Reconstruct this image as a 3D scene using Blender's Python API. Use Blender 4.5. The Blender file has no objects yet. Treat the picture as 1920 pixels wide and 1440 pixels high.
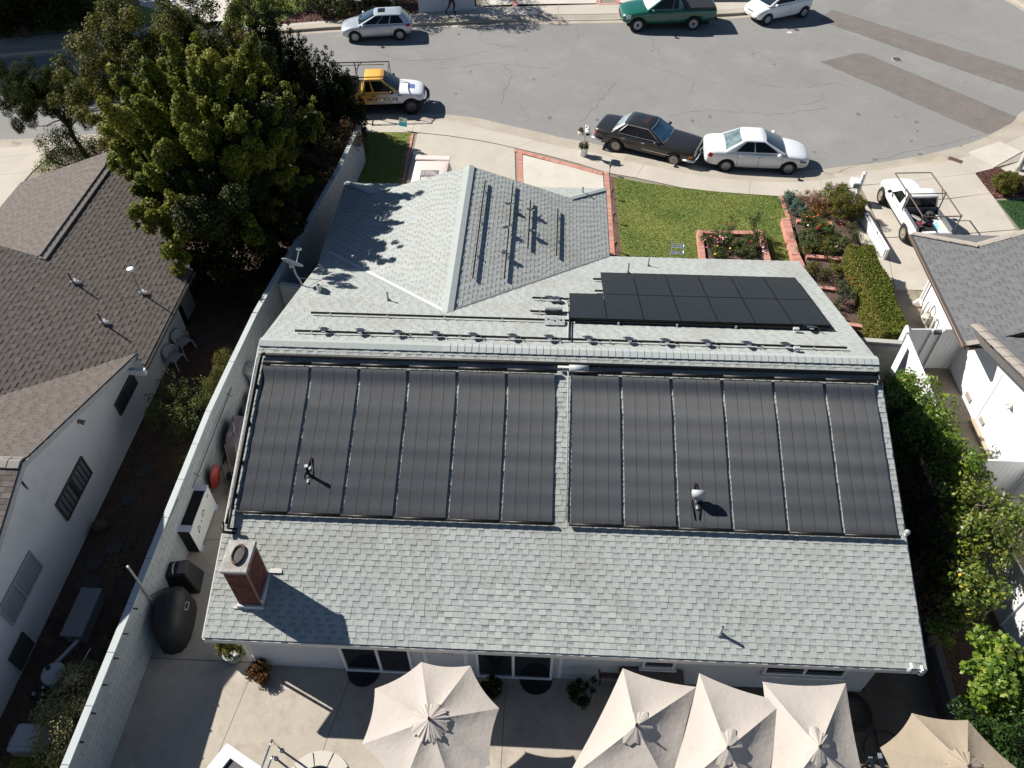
import bpy, bmesh, math, random
import numpy as np
from mathutils import Vector, Matrix, Euler

# ------------------------------------------------------------------ camera, light, exposure
scene = bpy.context.scene
COL = scene.collection
CP = (7.637, -7.8317, 19.8306); YAW, PITCH, ROLL, FPX = -0.0528, 0.8244, -0.0067, 1488.94
_F = np.array([math.sin(YAW)*math.cos(PITCH), math.cos(YAW)*math.cos(PITCH), -math.sin(PITCH)])
_R0 = np.array([math.cos(YAW), -math.sin(YAW), 0.0]); _U0 = np.cross(_R0, _F)
_R = _R0*math.cos(ROLL)+_U0*math.sin(ROLL); _U = -_R0*math.sin(ROLL)+_U0*math.cos(ROLL)
cam_d = bpy.data.cameras.new('camera'); cam = bpy.data.objects.new('camera', cam_d); COL.objects.link(cam)
cam.matrix_world = Matrix(((_R[0], _U[0], -_F[0], CP[0]), (_R[1], _U[1], -_F[1], CP[1]), (_R[2], _U[2], -_F[2], CP[2]), (0, 0, 0, 1)))
cam_d.sensor_width = 36; cam_d.lens = FPX*36/1920; cam_d.clip_start = 0.1; cam_d.clip_end = 2000
scene.camera = cam
SUN_AZ, SUN_EL = math.radians(-64.5), math.radians(37.8)      # azimuth from +Y towards +X
world = bpy.data.worlds.new('World'); scene.world = world; world.use_nodes = True
wn = world.node_tree.nodes; wl = world.node_tree.links
sky = wn.new('ShaderNodeTexSky'); sky.sky_type = 'NISHITA'; sky.sun_disc = False
sky.sun_elevation = SUN_EL; sky.sun_rotation = SUN_AZ; sky.air_density = 0.75; sky.dust_density = 0.0
wl.new(sky.outputs[0], wn['Background'].inputs[0]); wn['Background'].inputs[1].default_value = 0.05
sd = bpy.data.lights.new('sun', 'SUN'); sd.energy = 5.0; sd.angle = math.radians(0.53); sd.color = (1.0, 0.95, 0.87)
so = bpy.data.objects.new('sun', sd); COL.objects.link(so)
SUNV = Vector((math.sin(SUN_AZ)*math.cos(SUN_EL), math.cos(SUN_AZ)*math.cos(SUN_EL), math.sin(SUN_EL)))
so.rotation_euler = SUNV.to_track_quat('Z', 'Y').to_euler(); so.location = (-20, 10, 40)
vs = scene.view_settings; vs.view_transform = 'Standard'; vs.look = 'None'; vs.exposure = 0.80; vs.gamma = 1.0; vs.use_curve_mapping = False
scene.render.resolution_x, scene.render.resolution_y = 1024, 768

# ------------------------------------------------------------------ surveying: where on a plane a sight line lands
def _ray(px, py): return _F+_R*(px-960)/FPX-_U*(py-720)/FPX
def P_(px, py, n, d):
    n = np.array(n, float); r = _ray(px, py); c = np.array(CP)
    return c+r*((d-n@c)/(n@r))
def G(px, py, z=0.0): return tuple(P_(px, py, (0, 0, 1), z))
def GX(px, py, x): return tuple(P_(px, py, (1, 0, 0), x))
def GY(px, py, y): return tuple(P_(px, py, (0, 1, 0), y))

# ------------------------------------------------------------------ materials
_M = {}
def _n(nt, t, **kw):
    n = nt.nodes.new(t)
    for k, v in kw.items(): setattr(n, k, v)
    return n
def mat(name, col, rough=0.7, metal=0.0, var=0.0, vs_=8.0, col2=None, fine=0.0, fs=120.0, bump=0.0, bs=80.0, spec=0.5, coat=0.0,
        tone=None, stretch=None, stains=None, trans=0.0, alpha=1.0, subs=0.0):
    """col base colour; col2+var: large-scale patches; fine: fine grain; tone: 'attr' / 'rand' drives a ramp of colours (list)"""
    if name in _M: return _M[name]
    m = bpy.data.materials.new(name); m.use_nodes = True; nt = m.node_tree; L = nt.links
    b = nt.nodes['Principled BSDF']
    b.inputs['Roughness'].default_value = rough; b.inputs['Metallic'].default_value = metal
    b.inputs['Specular IOR Level'].default_value = spec; b.inputs['Coat Weight'].default_value = coat
    if trans: b.inputs['Transmission Weight'].default_value = trans
    tc = _n(nt, 'ShaderNodeTexCoord'); src = tc.outputs['Object']
    if stretch:
        mp = _n(nt, 'ShaderNodeMapping'); mp.inputs['Scale'].default_value = stretch
        L.new(src, mp.inputs['Vector']); src = mp.outputs[0]
    def mix(a, bcol, fac, mode='MIX'):
        x = _n(nt, 'ShaderNodeMix', data_type='RGBA', blend_type=mode)
        if hasattr(fac, 'links') or hasattr(fac, 'is_linked'): L.new(fac, x.inputs[0])
        else: x.inputs[0].default_value = fac
        for i, v in ((6, a), (7, bcol)):
            if isinstance(v, tuple): x.inputs[i].default_value = (*v[:3], 1)
            else: L.new(v, x.inputs[i])
        return x.outputs[2]
    def noise(s, det=4.0, r=0.6):
        t = _n(nt, 'ShaderNodeTexNoise'); t.inputs['Scale'].default_value = s; t.inputs['Detail'].default_value = det
        t.inputs['Roughness'].default_value = r; L.new(src, t.inputs['Vector']); return t.outputs['Fac']
    def ramp(f, lo, hi, a=0.0, c=1.0):
        r = _n(nt, 'ShaderNodeMapRange'); r.inputs[1].default_value = lo; r.inputs[2].default_value = hi
        r.inputs[3].default_value = a; r.inputs[4].default_value = c; L.new(f, r.inputs[0]); return r.outputs[0]
    c = tuple(col)
    if tone:
        if tone == 'rand':
            oi = _n(nt, 'ShaderNodeObjectInfo'); f = oi.outputs['Random']
        else:
            at = _n(nt, 'ShaderNodeAttribute', attribute_name='tone'); f = at.outputs['Fac']
        cr = _n(nt, 'ShaderNodeValToRGB'); L.new(f, cr.inputs[0]); el = cr.color_ramp.elements
        cols = col if isinstance(col, list) else [col, col2]
        el[0].color = (*cols[0], 1); el[0].position = 0; el[1].color = (*cols[-1], 1); el[1].position = 1
        for i, cc in enumerate(cols[1:-1]):
            e = el.new((i+1)/(len(cols)-1)); e.color = (*cc, 1)
        c = cr.outputs[0]
        if col2 and isinstance(col, list) and var: c = mix(c, tuple(col2), ramp(noise(vs_), .45, .75, 0, var))
    elif col2: c = mix(c, tuple(col2), ramp(noise(vs_), .35, .65, 0, var or 1.0))
    elif var: c = mix(c, tuple(v*(1-var) for v in col), ramp(noise(vs_), .3, .7))
    if stains:
        for (scol, sc, lo, hi, amt) in stains: c = mix(c, tuple(scol), ramp(noise(sc, 6, .65), lo, hi, 0, amt))
    if fine:
        g = ramp(noise(fs, 2, .7), .3, .7, 1-fine, 1+fine*.6)
        x = _n(nt, 'ShaderNodeVectorMath', operation='SCALE')
        if isinstance(c, tuple): x.inputs[0].default_value = c
        else: L.new(c, x.inputs[0])
        L.new(g, x.inputs['Scale']); c = x.outputs[0]
    if isinstance(c, tuple): b.inputs['Base Color'].default_value = (*c, 1)
    else: L.new(c, b.inputs['Base Color'])
    if bump:
        bp = _n(nt, 'ShaderNodeBump'); bp.inputs['Strength'].default_value = 1.0; bp.inputs['Distance'].default_value = bump
        L.new(noise(bs, 3, .7), bp.inputs['Height']); L.new(bp.outputs[0], b.inputs['Normal'])
    if subs:
        tr = _n(nt, 'ShaderNodeBsdfTranslucent'); ms = _n(nt, 'ShaderNodeMixShader'); ms.inputs[0].default_value = subs
        if isinstance(c, tuple): tr.inputs[0].default_value = (*c, 1)
        else: L.new(c, tr.inputs[0])
        L.new(b.outputs[0], ms.inputs[1]); L.new(tr.outputs[0], ms.inputs[2])
        L.new(ms.outputs[0], nt.nodes['Material Output'].inputs[0])
    _M[name] = m; return m

# ------------------------------------------------------------------ objects
WM = {}
def tag(o, label=None, cat=None, group=None, kind=None):
    if label: o['label'] = label
    if cat: o['category'] = cat
    if group: o['group'] = group
    if kind: o['kind'] = kind
    return o
def thing(name, label, cat, loc=(0, 0, 0), rz=0.0, group=None, rot=None, scale=None):
    o = bpy.data.objects.new(name, None); COL.objects.link(o); o.empty_display_size = 0.2
    o.location = loc; o.rotation_euler = rot if rot else (0, 0, rz)
    if scale: o.scale = (scale,)*3
    tag(o, label, cat, group)
    WM[o.name] = Matrix.LocRotScale(Vector(loc), Euler(rot if rot else (0, 0, rz)), Vector((scale or 1,)*3))
    return o
def copy_tree(o, parent=None):
    c = o.copy(); COL.objects.link(c); c.parent = parent
    for ch in o.children: copy_tree(ch, c)
    return c
def place(o, loc, rz=0.0, label=None, group=None, first=False, rot=None, scale=None):
    """copy a finished thing (or move it itself the first time) to a new spot"""
    r = o if first else copy_tree(o)
    r.location = loc; r.rotation_euler = rot if rot else (0, 0, rz)
    if scale: r.scale = (scale,)*3 if not isinstance(scale, tuple) else scale
    if label: r['label'] = label
    if group: r['group'] = group
    return r
class MB:
    def __init__(s): s.v = []; s.f = []; s.t = []      # verts, faces, tone per face
    def add(s, vs, fs, M=None, tone=0.0):
        k = len(s.v)
        s.v += [tuple(M@Vector(v)) for v in vs] if M is not None else [tuple(v) for v in vs]
        s.f += [tuple(i+k for i in f) for f in fs]; s.t += [tone]*len(fs); return s
    def box(s, c, d, rz=0.0, M=None, tone=0.0):
        x, y, z = d[0]/2, d[1]/2, d[2]/2
        vs = [(-x, -y, -z), (x, -y, -z), (x, y, -z), (-x, y, -z), (-x, -y, z), (x, -y, z), (x, y, z), (-x, y, z)]
        T = Matrix.Translation(c)@Matrix.Rotation(rz, 4, 'Z')
        if M is not None: T = M@T
        return s.add(vs, [(0, 3, 2, 1), (4, 5, 6, 7), (0, 1, 5, 4), (1, 2, 6, 5), (2, 3, 7, 6), (3, 0, 4, 7)], T, tone)
    def prism(s, poly, z0, z1, M=None, tone=0.0):
        n = len(poly); a = sum(poly[i][0]*poly[(i+1) % n][1]-poly[(i+1) % n][0]*poly[i][1] for i in range(n))
        if a < 0: poly = poly[::-1]
        vs = [(p[0], p[1], z0) for p in poly]+[(p[0], p[1], z1) for p in poly]
        fs = [tuple(range(n))[::-1], tuple(range(n, 2*n))]+[(i, (i+1) % n, n+(i+1) % n, n+i) for i in range(n)]
        return s.add(vs, fs, M, tone)
    def slab(s, pts, thick):                         # 3D polygon thickened downwards (world z)
        n = len(pts); vs = [tuple(p) for p in pts]+[(p[0], p[1], p[2]-thick) for p in pts]
        nz = sum((pts[i][0]*pts[(i+1) % n][1]-pts[(i+1) % n][0]*pts[i][1]) for i in range(n))
        top = tuple(range(n)); bot = tuple(range(n, 2*n))[::-1]; sides = [(i, n+i, n+(i+1) % n, (i+1) % n) for i in range(n)]
        if nz < 0: top = top[::-1]; bot = bot[::-1]; sides = [f[::-1] for f in sides]
        return s.add(vs, [top, bot]+sides)
    def tube(s, pts, r, n=8, closed=False, M=None, cap=True, tone=0.0):
        P = [Vector(p) for p in pts]; m = len(P); rs = r if isinstance(r, (list, tuple)) else [r]*m
        vs = []; up = None
        for i in range(m):
            if closed: d = P[(i+1) % m]-P[i-1]
            else: d = P[min(i+1, m-1)]-P[max(i-1, 0)]
            if d.length < 1e-9: d = Vector((0, 0, 1))
            d.normalize()
            if up is None: up = Vector((0, 0, 1)) if abs(d.z) < .9 else Vector((1, 0, 0))
            a = up-d*up.dot(d)
            if a.length < 1e-4: a = Vector((1, 0, 0))-d*d.x
            a.normalize(); b = d.cross(a); up = a
            for j in range(n):
                t = 2*math.pi*j/n; vs.append(P[i]+(a*math.cos(t)+b*math.sin(t))*rs[i])
        fs = []; k = m if closed else m-1
        for i in range(k):
            for j in range(n):
                i2 = (i+1) % m; fs.append((i*n+j, i*n+(j+1) % n, i2*n+(j+1) % n, i2*n+j))
        if not closed and cap: fs += [tuple(range(n))[::-1], tuple(range((m-1)*n, m*n))]
        return s.add(vs, fs, M, tone)
    def lathe(s, prof, c=(0, 0, 0), n=20, M=None, tone=0.0, ang=2*math.pi, sx=1.0, sy=1.0):
        vs = []; full = abs(ang-2*math.pi) < 1e-6; nn = n if full else n+1
        for (r, z) in prof:
            for j in range(nn):
                t = ang*j/n; vs.append((c[0]+r*sx*math.cos(t), c[1]+r*sy*math.sin(t), c[2]+z))
        fs = []
        for i in range(len(prof)-1):
            for j in range(n):
                j2 = (j+1) % nn; fs.append((i*nn+j, i*nn+j2, (i+1)*nn+j2, (i+1)*nn+j))
        if prof[0][0] > 1e-5 and full: fs.append(tuple(range(nn))[::-1])
        if prof[-1][0] > 1e-5 and full: fs.append(tuple(range((len(prof)-1)*nn, len(prof)*nn)))
        return s.add(vs, fs, M, tone)
    def grid(s, fn, nu, nv, M=None, tone=0.0):
        vs = [fn(i/nu, j/nv) for j in range(nv+1) for i in range(nu+1)]
        fs = [(j*(nu+1)+i, j*(nu+1)+i+1, (j+1)*(nu+1)+i+1, (j+1)*(nu+1)+i) for j in range(nv) for i in range(nu)]
        return s.add(vs, fs, M, tone)
    def sphere(s, c, r, n=10, m=6, sz=1.0, tone=0.0, M=None):
        return s.lathe([(max(r*math.sin(math.pi*i/m), 0.0004), -r*sz*math.cos(math.pi*i/m)) for i in range(m+1)], c, n, tone=tone, M=M)
    def build(s, name, m, parent=None, label=None, world=True, smooth=False, bevel=0.0, sub=0, cat=None, group=None, kind=None, origin=None, seg=1):
        me = bpy.data.meshes.new(name); V = s.v
        loc = Vector((0, 0, 0))
        if parent is not None:
            if world:
                Mi = WM[parent.name].inverted(); V = [tuple(Mi@Vector(v)) for v in V]
        elif origin is not None: loc = Vector(origin)
        elif V and kind not in ('structure',):
            A = np.array(V); loc = Vector(((A[:, 0].min()+A[:, 0].max())/2, (A[:, 1].min()+A[:, 1].max())/2, A[:, 2].min()))
        if loc.length: V = [(v[0]-loc.x, v[1]-loc.y, v[2]-loc.z) for v in V]
        me.from_pydata(V, [], s.f)
        if any(s.t):
            a = me.attributes.new('tone', 'FLOAT', 'FACE'); a.data.foreach_set('value', np.array(s.t, 'f'))
        me.validate(); me.update()
        for mm in (m if isinstance(m, list) else [m]): me.materials.append(mm)
        if smooth: me.polygons.foreach_set('use_smooth', [True]*len(me.polygons))
        o = bpy.data.objects.new(name, me); COL.objects.link(o); o.location = loc
        if parent is not None: o.parent = parent; WM[o.name] = WM[parent.name]
        else: WM[o.name] = Matrix.Translation(loc)
        if bevel:
            b = o.modifiers.new('bevel', 'BEVEL'); b.width = bevel; b.segments = seg; b.limit_method = 'ANGLE'; b.angle_limit = math.radians(40)
        if sub: q = o.modifiers.new('sub', 'SUBSURF'); q.levels = sub; q.render_levels = sub
        return tag(o, label, cat, group, kind)
def np_obj(name, V, F, m, parent=None, tones=None, label=None, cat=None, group=None, kind=None, world=True, smooth=False):
    """fast mesh from numpy quads"""
    V = np.asarray(V, 'f')
    me = bpy.data.meshes.new(name); n = len(F)
    if parent is not None and world:
        Mi = np.array(WM[parent.name].inverted()); V = V@Mi[:3, :3].T+Mi[:3, 3]
    F = np.asarray(F, 'i'); k = F.shape[1]
    me.vertices.add(len(V)); me.vertices.foreach_set('co', V.astype('f').ravel())
    me.loops.add(n*k); me.loops.foreach_set('vertex_index', F.ravel())
    me.polygons.add(n); me.polygons.foreach_set('loop_start', np.arange(0, n*k, k, dtype='i'))
    if tones is not None:
        a = me.attributes.new('tone', 'FLOAT', 'FACE'); a.data.foreach_set('value', np.asarray(tones, 'f'))
    me.update(calc_edges=True); me.polygons.foreach_set('use_smooth', [bool(smooth)]*n); me.materials.append(m)
    o = bpy.data.objects.new(name, me); COL.objects.link(o)
    if parent is not None: o.parent = parent; WM[o.name] = WM[parent.name]
    else: WM[o.name] = Matrix()
    return tag(o, label, cat, group, kind)
def V3(*a): return Vector(a)
def lerp(a, b, t): return a+(b-a)*t
def shrink(poly, d):
    """inset a convex-ish polygon of (x, y)"""
    n = len(poly); a = sum(poly[i][0]*poly[(i+1) % n][1]-poly[(i+1) % n][0]*poly[i][1] for i in range(n)); s = 1 if a > 0 else -1
    out = []
    for i in range(n):
        p0, p1, p2 = (Vector(poly[j % n][:2]) for j in (i-1, i, i+1))
        e1 = (p1-p0).normalized(); e2 = (p2-p1).normalized()
        n1 = Vector((-e1.y, e1.x))*s; n2 = Vector((-e2.y, e2.x))*s; b = n1+n2
        k = d/max(b.dot(n1)/b.length, .3) if b.length > 1e-4 else d
        q = p1+(b.normalized() if b.length > 1e-4 else n1)*k; out.append((q.x, q.y))
    return out

# palette
M_STUCCO = mat('white_stucco', (.52, .53, .545), .85, var=.06, vs_=1.2, fine=.06, fs=60, bump=.004, bs=90)
M_STUCCO_L = mat('cool_stucco', (.70, .70, .685), .85, var=.08, vs_=.8, fine=.05, fs=50, bump=.006, bs=40, stains=[((.46, .46, .44), .9, .50, .75, .5), ((.40, .39, .36), 2.5, .62, .78, .35)])
M_TRIM = mat('white_trim', (.72, .73, .74), .5, var=.05)
M_GLASS = mat('dark_glass', (.012, .014, .018), .04, spec=.6)
M_GLASS_B = mat('car_glass', (.015, .022, .03), .06, spec=.9, coat=.6)
M_BLACK = mat('black_plastic', (.012, .012, .013), .5)
M_RUBBER = mat('tyre_rubber', (.012, .012, .012), .85)
M_ALU = mat('brushed_aluminium', (.62, .64, .66), .35, metal=.85)
M_STEEL = mat('chrome', (.75, .75, .76), .12, metal=1.0)
M_WHITE = mat('white_plastic', (.78, .78, .76), .45)
M_CONC = mat('concrete_light', (.46, .42, .36), .9, col2=(.40, .365, .31), var=.9, vs_=.7, fine=.07, fs=45, bump=.002, bs=60,
             stains=[((.30, .26, .21), 1.7, .60, .78, .35), ((.55, .52, .47), .5, .55, .8, .5)])
M_CONC_P = mat('patio_concrete', (.41, .365, .305), .9, col2=(.35, .31, .255), var=1., vs_=1.1, fine=.09, fs=40, bump=.003, bs=50,
               stains=[((.22, .18, .135), 1.6, .52, .74, .6), ((.52, .49, .44), 1.1, .58, .72, .6), ((.16, .13, .10), 3.0, .60, .80, .4)])
M_CONC_W = mat('concrete_pale', (.53, .50, .445), .85, col2=(.44, .40, .33), var=.6, vs_=1.0, fine=.05, fs=45, stains=[((.42, .38, .31), .9, .60, .78, .5)])
M_MORTAR = mat('mortar', (.25, .17, .14), .9, fine=.1)
M_BRICKRED = mat('pink_brick', [(.40, .16, .12), (.50, .23, .18), (.46, .27, .22)], .85, tone='attr', fine=.1, fs=80)
M_SOIL = mat('dry_soil', (.085, .052, .036), .95, col2=(.135, .085, .058), vs_=2.0, fine=.3, fs=25, bump=.02, bs=20)
# ------------------------------------------------------------------ the ground, road, pavements
rnd = random.Random(7)
mb = MB(); mb.prism([(-300, -300), (330, -300), (330, 340), (-300, 340)], -0.6, -0.2); mb.build('ground', M_SOIL, kind='structure')
M_ASPH = mat('asphalt', (.198, .195, .190), .95, col2=(.222, .219, .212), vs_=.16, fine=.12, fs=18, bump=.003, bs=40,
             stains=[((.15, .145, .14), .45, .56, .80, .5), ((.27, .265, .255), .35, .52, .7, .5), ((.12, .115, .11), 3.0, .68, .8, .35)])
M_PATCH = mat('patched_asphalt', (.145, .128, .118), .95, col2=(.175, .152, .138), vs_=1.2, fine=.25, fs=20, bump=.003, bs=40)
M_CRACK = mat('crack_filler', (.125, .122, .118), .9)
NEAR = [(-500, 282), (-200, 268), (0, 262), (75, 258), (250, 246), (450, 230), (620, 217), (720, 213), (780, 213), (837, 215), (893, 221), (940, 232), (1007, 247), (1057, 259), (1107, 268), (1180, 285), (1262, 302), (1330, 314),
        (1400, 321), (1470, 323), (1535, 318), (1583, 312), (1640, 306), (1680, 300), (1735, 290), (1780, 279), (1820, 268), (1852, 255), (1878, 241), (1900, 225), (1920, 207)]
ne = [G(x, y, -.14)[:2] for x, y in NEAR]
a0, a1 = Vector(ne[-1]), Vector(G(1920, 22, -.14)[:2]); bul = []
for i in range(1, 9):                                    # the turning bulb closes outside the frame
    t = i/9; bul.append(tuple(a0.lerp(a1, t)+Vector((1, 0))*4.2*math.sin(math.pi*t)))
right = ne+bul+[tuple(a1), G(1890, 4, -.14)[:2], (34.2, 46.5), (33.0, 52), (32.5, 75)]
FAR = [(-500, 152), (-200, 130), (0, 112), (300, 88), (480, 72), (577, 64), (640, 60), (780, 55), (940, 47), (1023, 45), (1160, 43), (1300, 38), (1400, 33), (1460, 22), (1520, 4)]
fa = [G(x, y, -.14)[:2] for x, y in FAR]+[(24.6, 46.5), (25.0, 52), (25, 75)]
def smooth_line(pts, n=3):
    out = []
    P = [Vector(p) for p in pts]
    for i in range(len(P)-1):
        p0, p1, p2, p3 = P[max(i-1, 0)], P[i], P[i+1], P[min(i+2, len(P)-1)]
        for k in range(n):
            t = k/n; out.append(0.5*((2*p1)+(-p0+p2)*t+(2*p0-5*p1+4*p2-p3)*t*t+(-p0+3*p1-3*p2+p3)*t**3))
    out.append(P[-1]); return out
nl = smooth_line(right); fl = smooth_line(fa)
from mathutils.geometry import tessellate_polygon
def sheet(polys, z, thick=0.0):
    mb = MB()
    for poly in polys:
        pts = [Vector((p[0], p[1], z)) for p in poly]
        tri = tessellate_polygon([pts]); mb.add(pts, [(t if (pts[t[1]]-pts[t[0]]).cross(pts[t[2]]-pts[t[0]]).z > 0 else t[::-1]) for t in tri])
        if thick:
            n = len(pts); a = sum(pts[i].x*pts[(i+1) % n].y-pts[(i+1) % n].x*pts[i].y for i in range(n))
            q = [Vector((p.x, p.y, z-thick)) for p in pts]
            mb.add(pts+q, [((i, n+i, n+(i+1) % n, (i+1) % n) if a > 0 else (i, (i+1) % n, n+(i+1) % n, n+i)) for i in range(n)])
    return mb
road_poly = [tuple(p) for p in nl]+[tuple(p) for p in fl[::-1]]
road = sheet([road_poly], -.14).build('road', M_ASPH, kind='structure')
def offs(line, d):
    out = []
    for i, p in enumerate(line):
        e = (line[min(i+1, len(line)-1)]-line[max(i-1, 0)]).normalized(); out.append(p+Vector((-e.y, e.x))*d)
    return out
def curb(line, side, hf):
    """gutter apron, curb and the ramp up to the pavement, as one swept strip of short concrete lengths"""
    A = [offs(line, side*o) for o in (0, .40, .43, .58, 1.0)]
    objs = []
    n = len(line); seg = 0; i = 0
    zz = lambda k, i: (-.136, -.15, hf[i], hf[i], min(0.0, hf[i]+.10) if hf[i] < -.02 else -.004)[k]
    mbs = MB()
    for i in range(n-1):
        for k in range(4):
            q = [(*A[k][i], zz(k, i)), (*A[k][i+1], zz(k, i+1)), (*A[k+1][i+1], zz(k+1, i+1)), (*A[k+1][i], zz(k+1, i))]
            mbs.add(q, [(0, 1, 2, 3) if side < 0 else (3, 2, 1, 0)])
    return mbs
M_CURB = mat('curb_concrete', (.40, .36, .30), .9, col2=(.33, .29, .235), vs_=.6, fine=.1, fs=30, stains=[((.22, .19, .16), 1.4, .58, .8, .5)])
nh = [-.115 if (-17.9 < p.x < -14 or 2.0 < p.x < 11 or 20.0 < p.x < 25.5) and p.y < 34 else -.004 for p in nl]
fh = [-.115 if 5.6 < p.x < 11.8 else -.004 for p in fl]
curb(nl, -1, nh).build('kerb', M_CURB, kind='structure')
curb(fl, 1, fh).build('kerb', M_CURB, kind='structure')
M_JOINT = mat('joint_dirt', (.22, .19, .15), .95)
nin = offs(nl, -.95); fin_ = offs(fl, .95)
under = [tuple(p) for p in nin if p.y < 39 or True][:len(nl)-6]+[(60, 42), (60, 10), (24, 10), (21.6, 10), (20.5, 14.2), (17, 14.2), (10.6, 14.3), (10.6, 18), (-1, 18), (-1, 24.2), (-5, 24.4), (-13, 24), (-13.6, 18), (-17, 12), (-45, 12)]
sheet([under], -.03).build('pavement_base', M_JOINT, kind='structure')
under2 = [tuple(p) for p in fin_ if p.y < 75]+[(20, 75), (-60, 75), (-60, 30)]
sheet([under2], -.03).build('pavement_base', M_JOINT, kind='structure')
pave = thing('pavement', None, None, (0, 0, 0)); tag(pave, kind='structure')
def px(poly, z=0.0): return [G(x, y, z)[:2] for x, y in poly]
def nb(x0, x1, step=1):                                   # stretch of the near kerb between two X values
    return cut_line([p for p in offs(nl, -.99) if p.y < 33.5], x0, x1)
def cut_line(L, x0, x1):
    X = [p.x for p in L]; Y = [p.y for p in L]; o = [(x0, float(np.interp(x0, X, Y)))]+[tuple(p) for p in L if x0 < p.x < x1]+[(x1, float(np.interp(x1, X, Y)))]
    return o
def fb(x0, x1): return cut_line([p for p in offs(fl, .99) if p.y < 44], x0, x1)
def slab(poly, m=M_CONC, z=0.0, gap=.006, parent=None):
    q = shrink(poly, gap)
    return sheet([q], z, .08).build('paving_slab', m, parent or pave)
# near side walk, left to right
slab(nb(-19.2, -14.0)+px([(85, 285), (-60, 302)]))
slab(px([(-60, 302), (85, 285), (96, 290), (60, 322), (-90, 336)])); slab(px([(-90, 336), (60, 322), (8, 382), (-50, 450), (-150, 470)]))
slab(nb(-13.9, -6.2)+px([(410, 262), (110, 280)]), M_CURB); slab(nb(-6.1, -2.2)+px([(640, 250), (415, 262)]), M_CURB)
xs = G(701, 226)[0]; xs2 = G(779, 226)[0]; xs3 = G(1005, 246)[0]; xs4 = G(1207, 302)[0]; xs5 = G(1404, 328)[0]; xs6 = G(1535, 330)[0]; xs7 = G(1600, 325)[0]
slab(nb(-2.1, xs)+px([(694, 248), (645, 250)])); slab(nb(xs, xs2)+px([(772, 248), (694, 248)]))
slab(nb(xs2, xs3)+px([(965, 277), (930, 269), (893, 262), (840, 254), (783, 248), (772, 248)]), M_CONC)
slab(nb(xs3, xs4)+px([(1192, 333), (1140, 324), (1090, 308), (1030, 292), (965, 277)]))
slab(nb(xs4, xs5)+px([(1405, 364), (1340, 359), (1280, 352), (1192, 333)])); slab(nb(xs5, xs6)+px([(1545, 368), (1467, 368), (1405, 364)]))
slab(nb(xs6, xs7)+px([(1614, 347), (1610, 362), (1590, 366), (1545, 368)]), M_CONC)
x8 = G(1700, 312)[0]; x9 = G(1815, 285)[0]
slab(nb(xs7, x9)+px([(1815, 285), (1863, 315), (1829, 324), (1700, 341), (1614, 347)]))
xa = G(1874, 265)[0]; slab(px([(1815, 285), (1874, 265), (1917, 284), (1863, 314)]), M_CONC_W); slab(px([(1800, 287), (1867, 262), (1905, 242), (1935, 223), (1990, 195), (1990, 268), (1918, 284), (1875, 265), (1816, 285)]), M_CONC, -.008)
slab(px([(1864, 315), (1918, 285), (1990, 269), (1990, 292), (1915, 301), (1829, 324)]), M_CURB)
slab(px([(1614, 348), (1700, 341), (1829, 324), (1858, 362), (1780, 372), (1632, 382)])); slab(px([(1632, 383), (1780, 373), (1858, 362), (1905, 430), (1780, 440), (1660, 445)]))
slab([G(1660, 446)[:2], G(1780, 441)[:2], G(1905, 431)[:2], (30, 16.02), (21.02, 16.02)])
slab([G(1625, 382)[:2], G(1660, 446)[:2], (21.0, 16.02), (20.2, 16.02), (20.45, 20.3)])
# driveway of the house
slab(px([(783, 249), (840, 255), (893, 263), (930, 270), (965, 278), (967, 345), (760, 350)]), M_CONC); slab([(2.0, 18.0), (6.1, 18.0), (6.1, 22.3), (1.9, 22.3)], M_CONC)
slab(px([(980, 290), (1131, 328), (1135, 400), (982, 400)]), M_CONC_W)
# far side walk and drives
slab(fb(-12, -6)+px([(520, 45), (300, 60)])[::1]) if False else None
xf = [-24, -18, -12, -7, -3.2, .2, 4.2, 8.0, 12, 16, 20.5]
fo = offs(fl, .99); fi = offs(fl, 2.55)
for i in range(len(xf)-1):
    a, b = xf[i], xf[i+1]
    slab(cut_line([p for p in fo if p.y < 44], a, b)+cut_line([p for p in fi if p.y < 46], a, b)[::-1], M_CONC)
slab(px([(905, 13), (962, 12), (962, -60), (905, -60)]), M_CONC_W); slab(px([(970, 12), (1119, 8), (1119, -60), (970, -60)]), M_CONC_W); slab(px([(1156, 8), (1395, -2), (1395, -60), (1156, -60)]), M_CONC_W)
slab(px([(372, 58), (412, 52), (437, 0), (440, -80), (255, -80), (262, 10), (300, 40), (372, 40)]), M_CONC_W)
# asphalt patches, cracks, manhole covers
def chip(poly, z, m, name, parent=None, label=None): return sheet([poly], z, .02).build(name, m, parent or road, label)
chip(px([(1540, 116), (1605, 100), (1625, 101), (1907, 220), (1895, 232), (1856, 250), (1850, 251)], -.136), -.136, M_PATCH, 'asphalt_patch')
chip(px([(1537, 38), (1560, 18), (1920, 132), (1920, 172)], -.136), -.136, M_PATCH, 'asphalt_patch')
crk = MB()
def crack(pts, w=.012, j=.10, seed=0):
    r = random.Random(seed); P = []
    for (a, b) in zip(pts[:-1], pts[1:]):
        a = Vector(G(*a, -.13)); b = Vector(G(*b, -.13)); n = max(3, int((b-a).length/.28))
        for k in range(n):
            q = a.lerp(b, k/n); P.append(q+Vector((r.uniform(-j, j), r.uniform(-j, j), 0)))
    for p, q in zip(P[:-1], P[1:]):
        d = (q-p).normalized(); s = Vector((-d.y, d.x, 0))*w*r.uniform(.4, 1.2); z = -.1355
        crk.add([(*(p-s)[:2], z), (*(q-s)[:2], z), (*(q+s)[:2], z), (*(p+s)[:2], z)], [(0, 1, 2, 3)])
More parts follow.
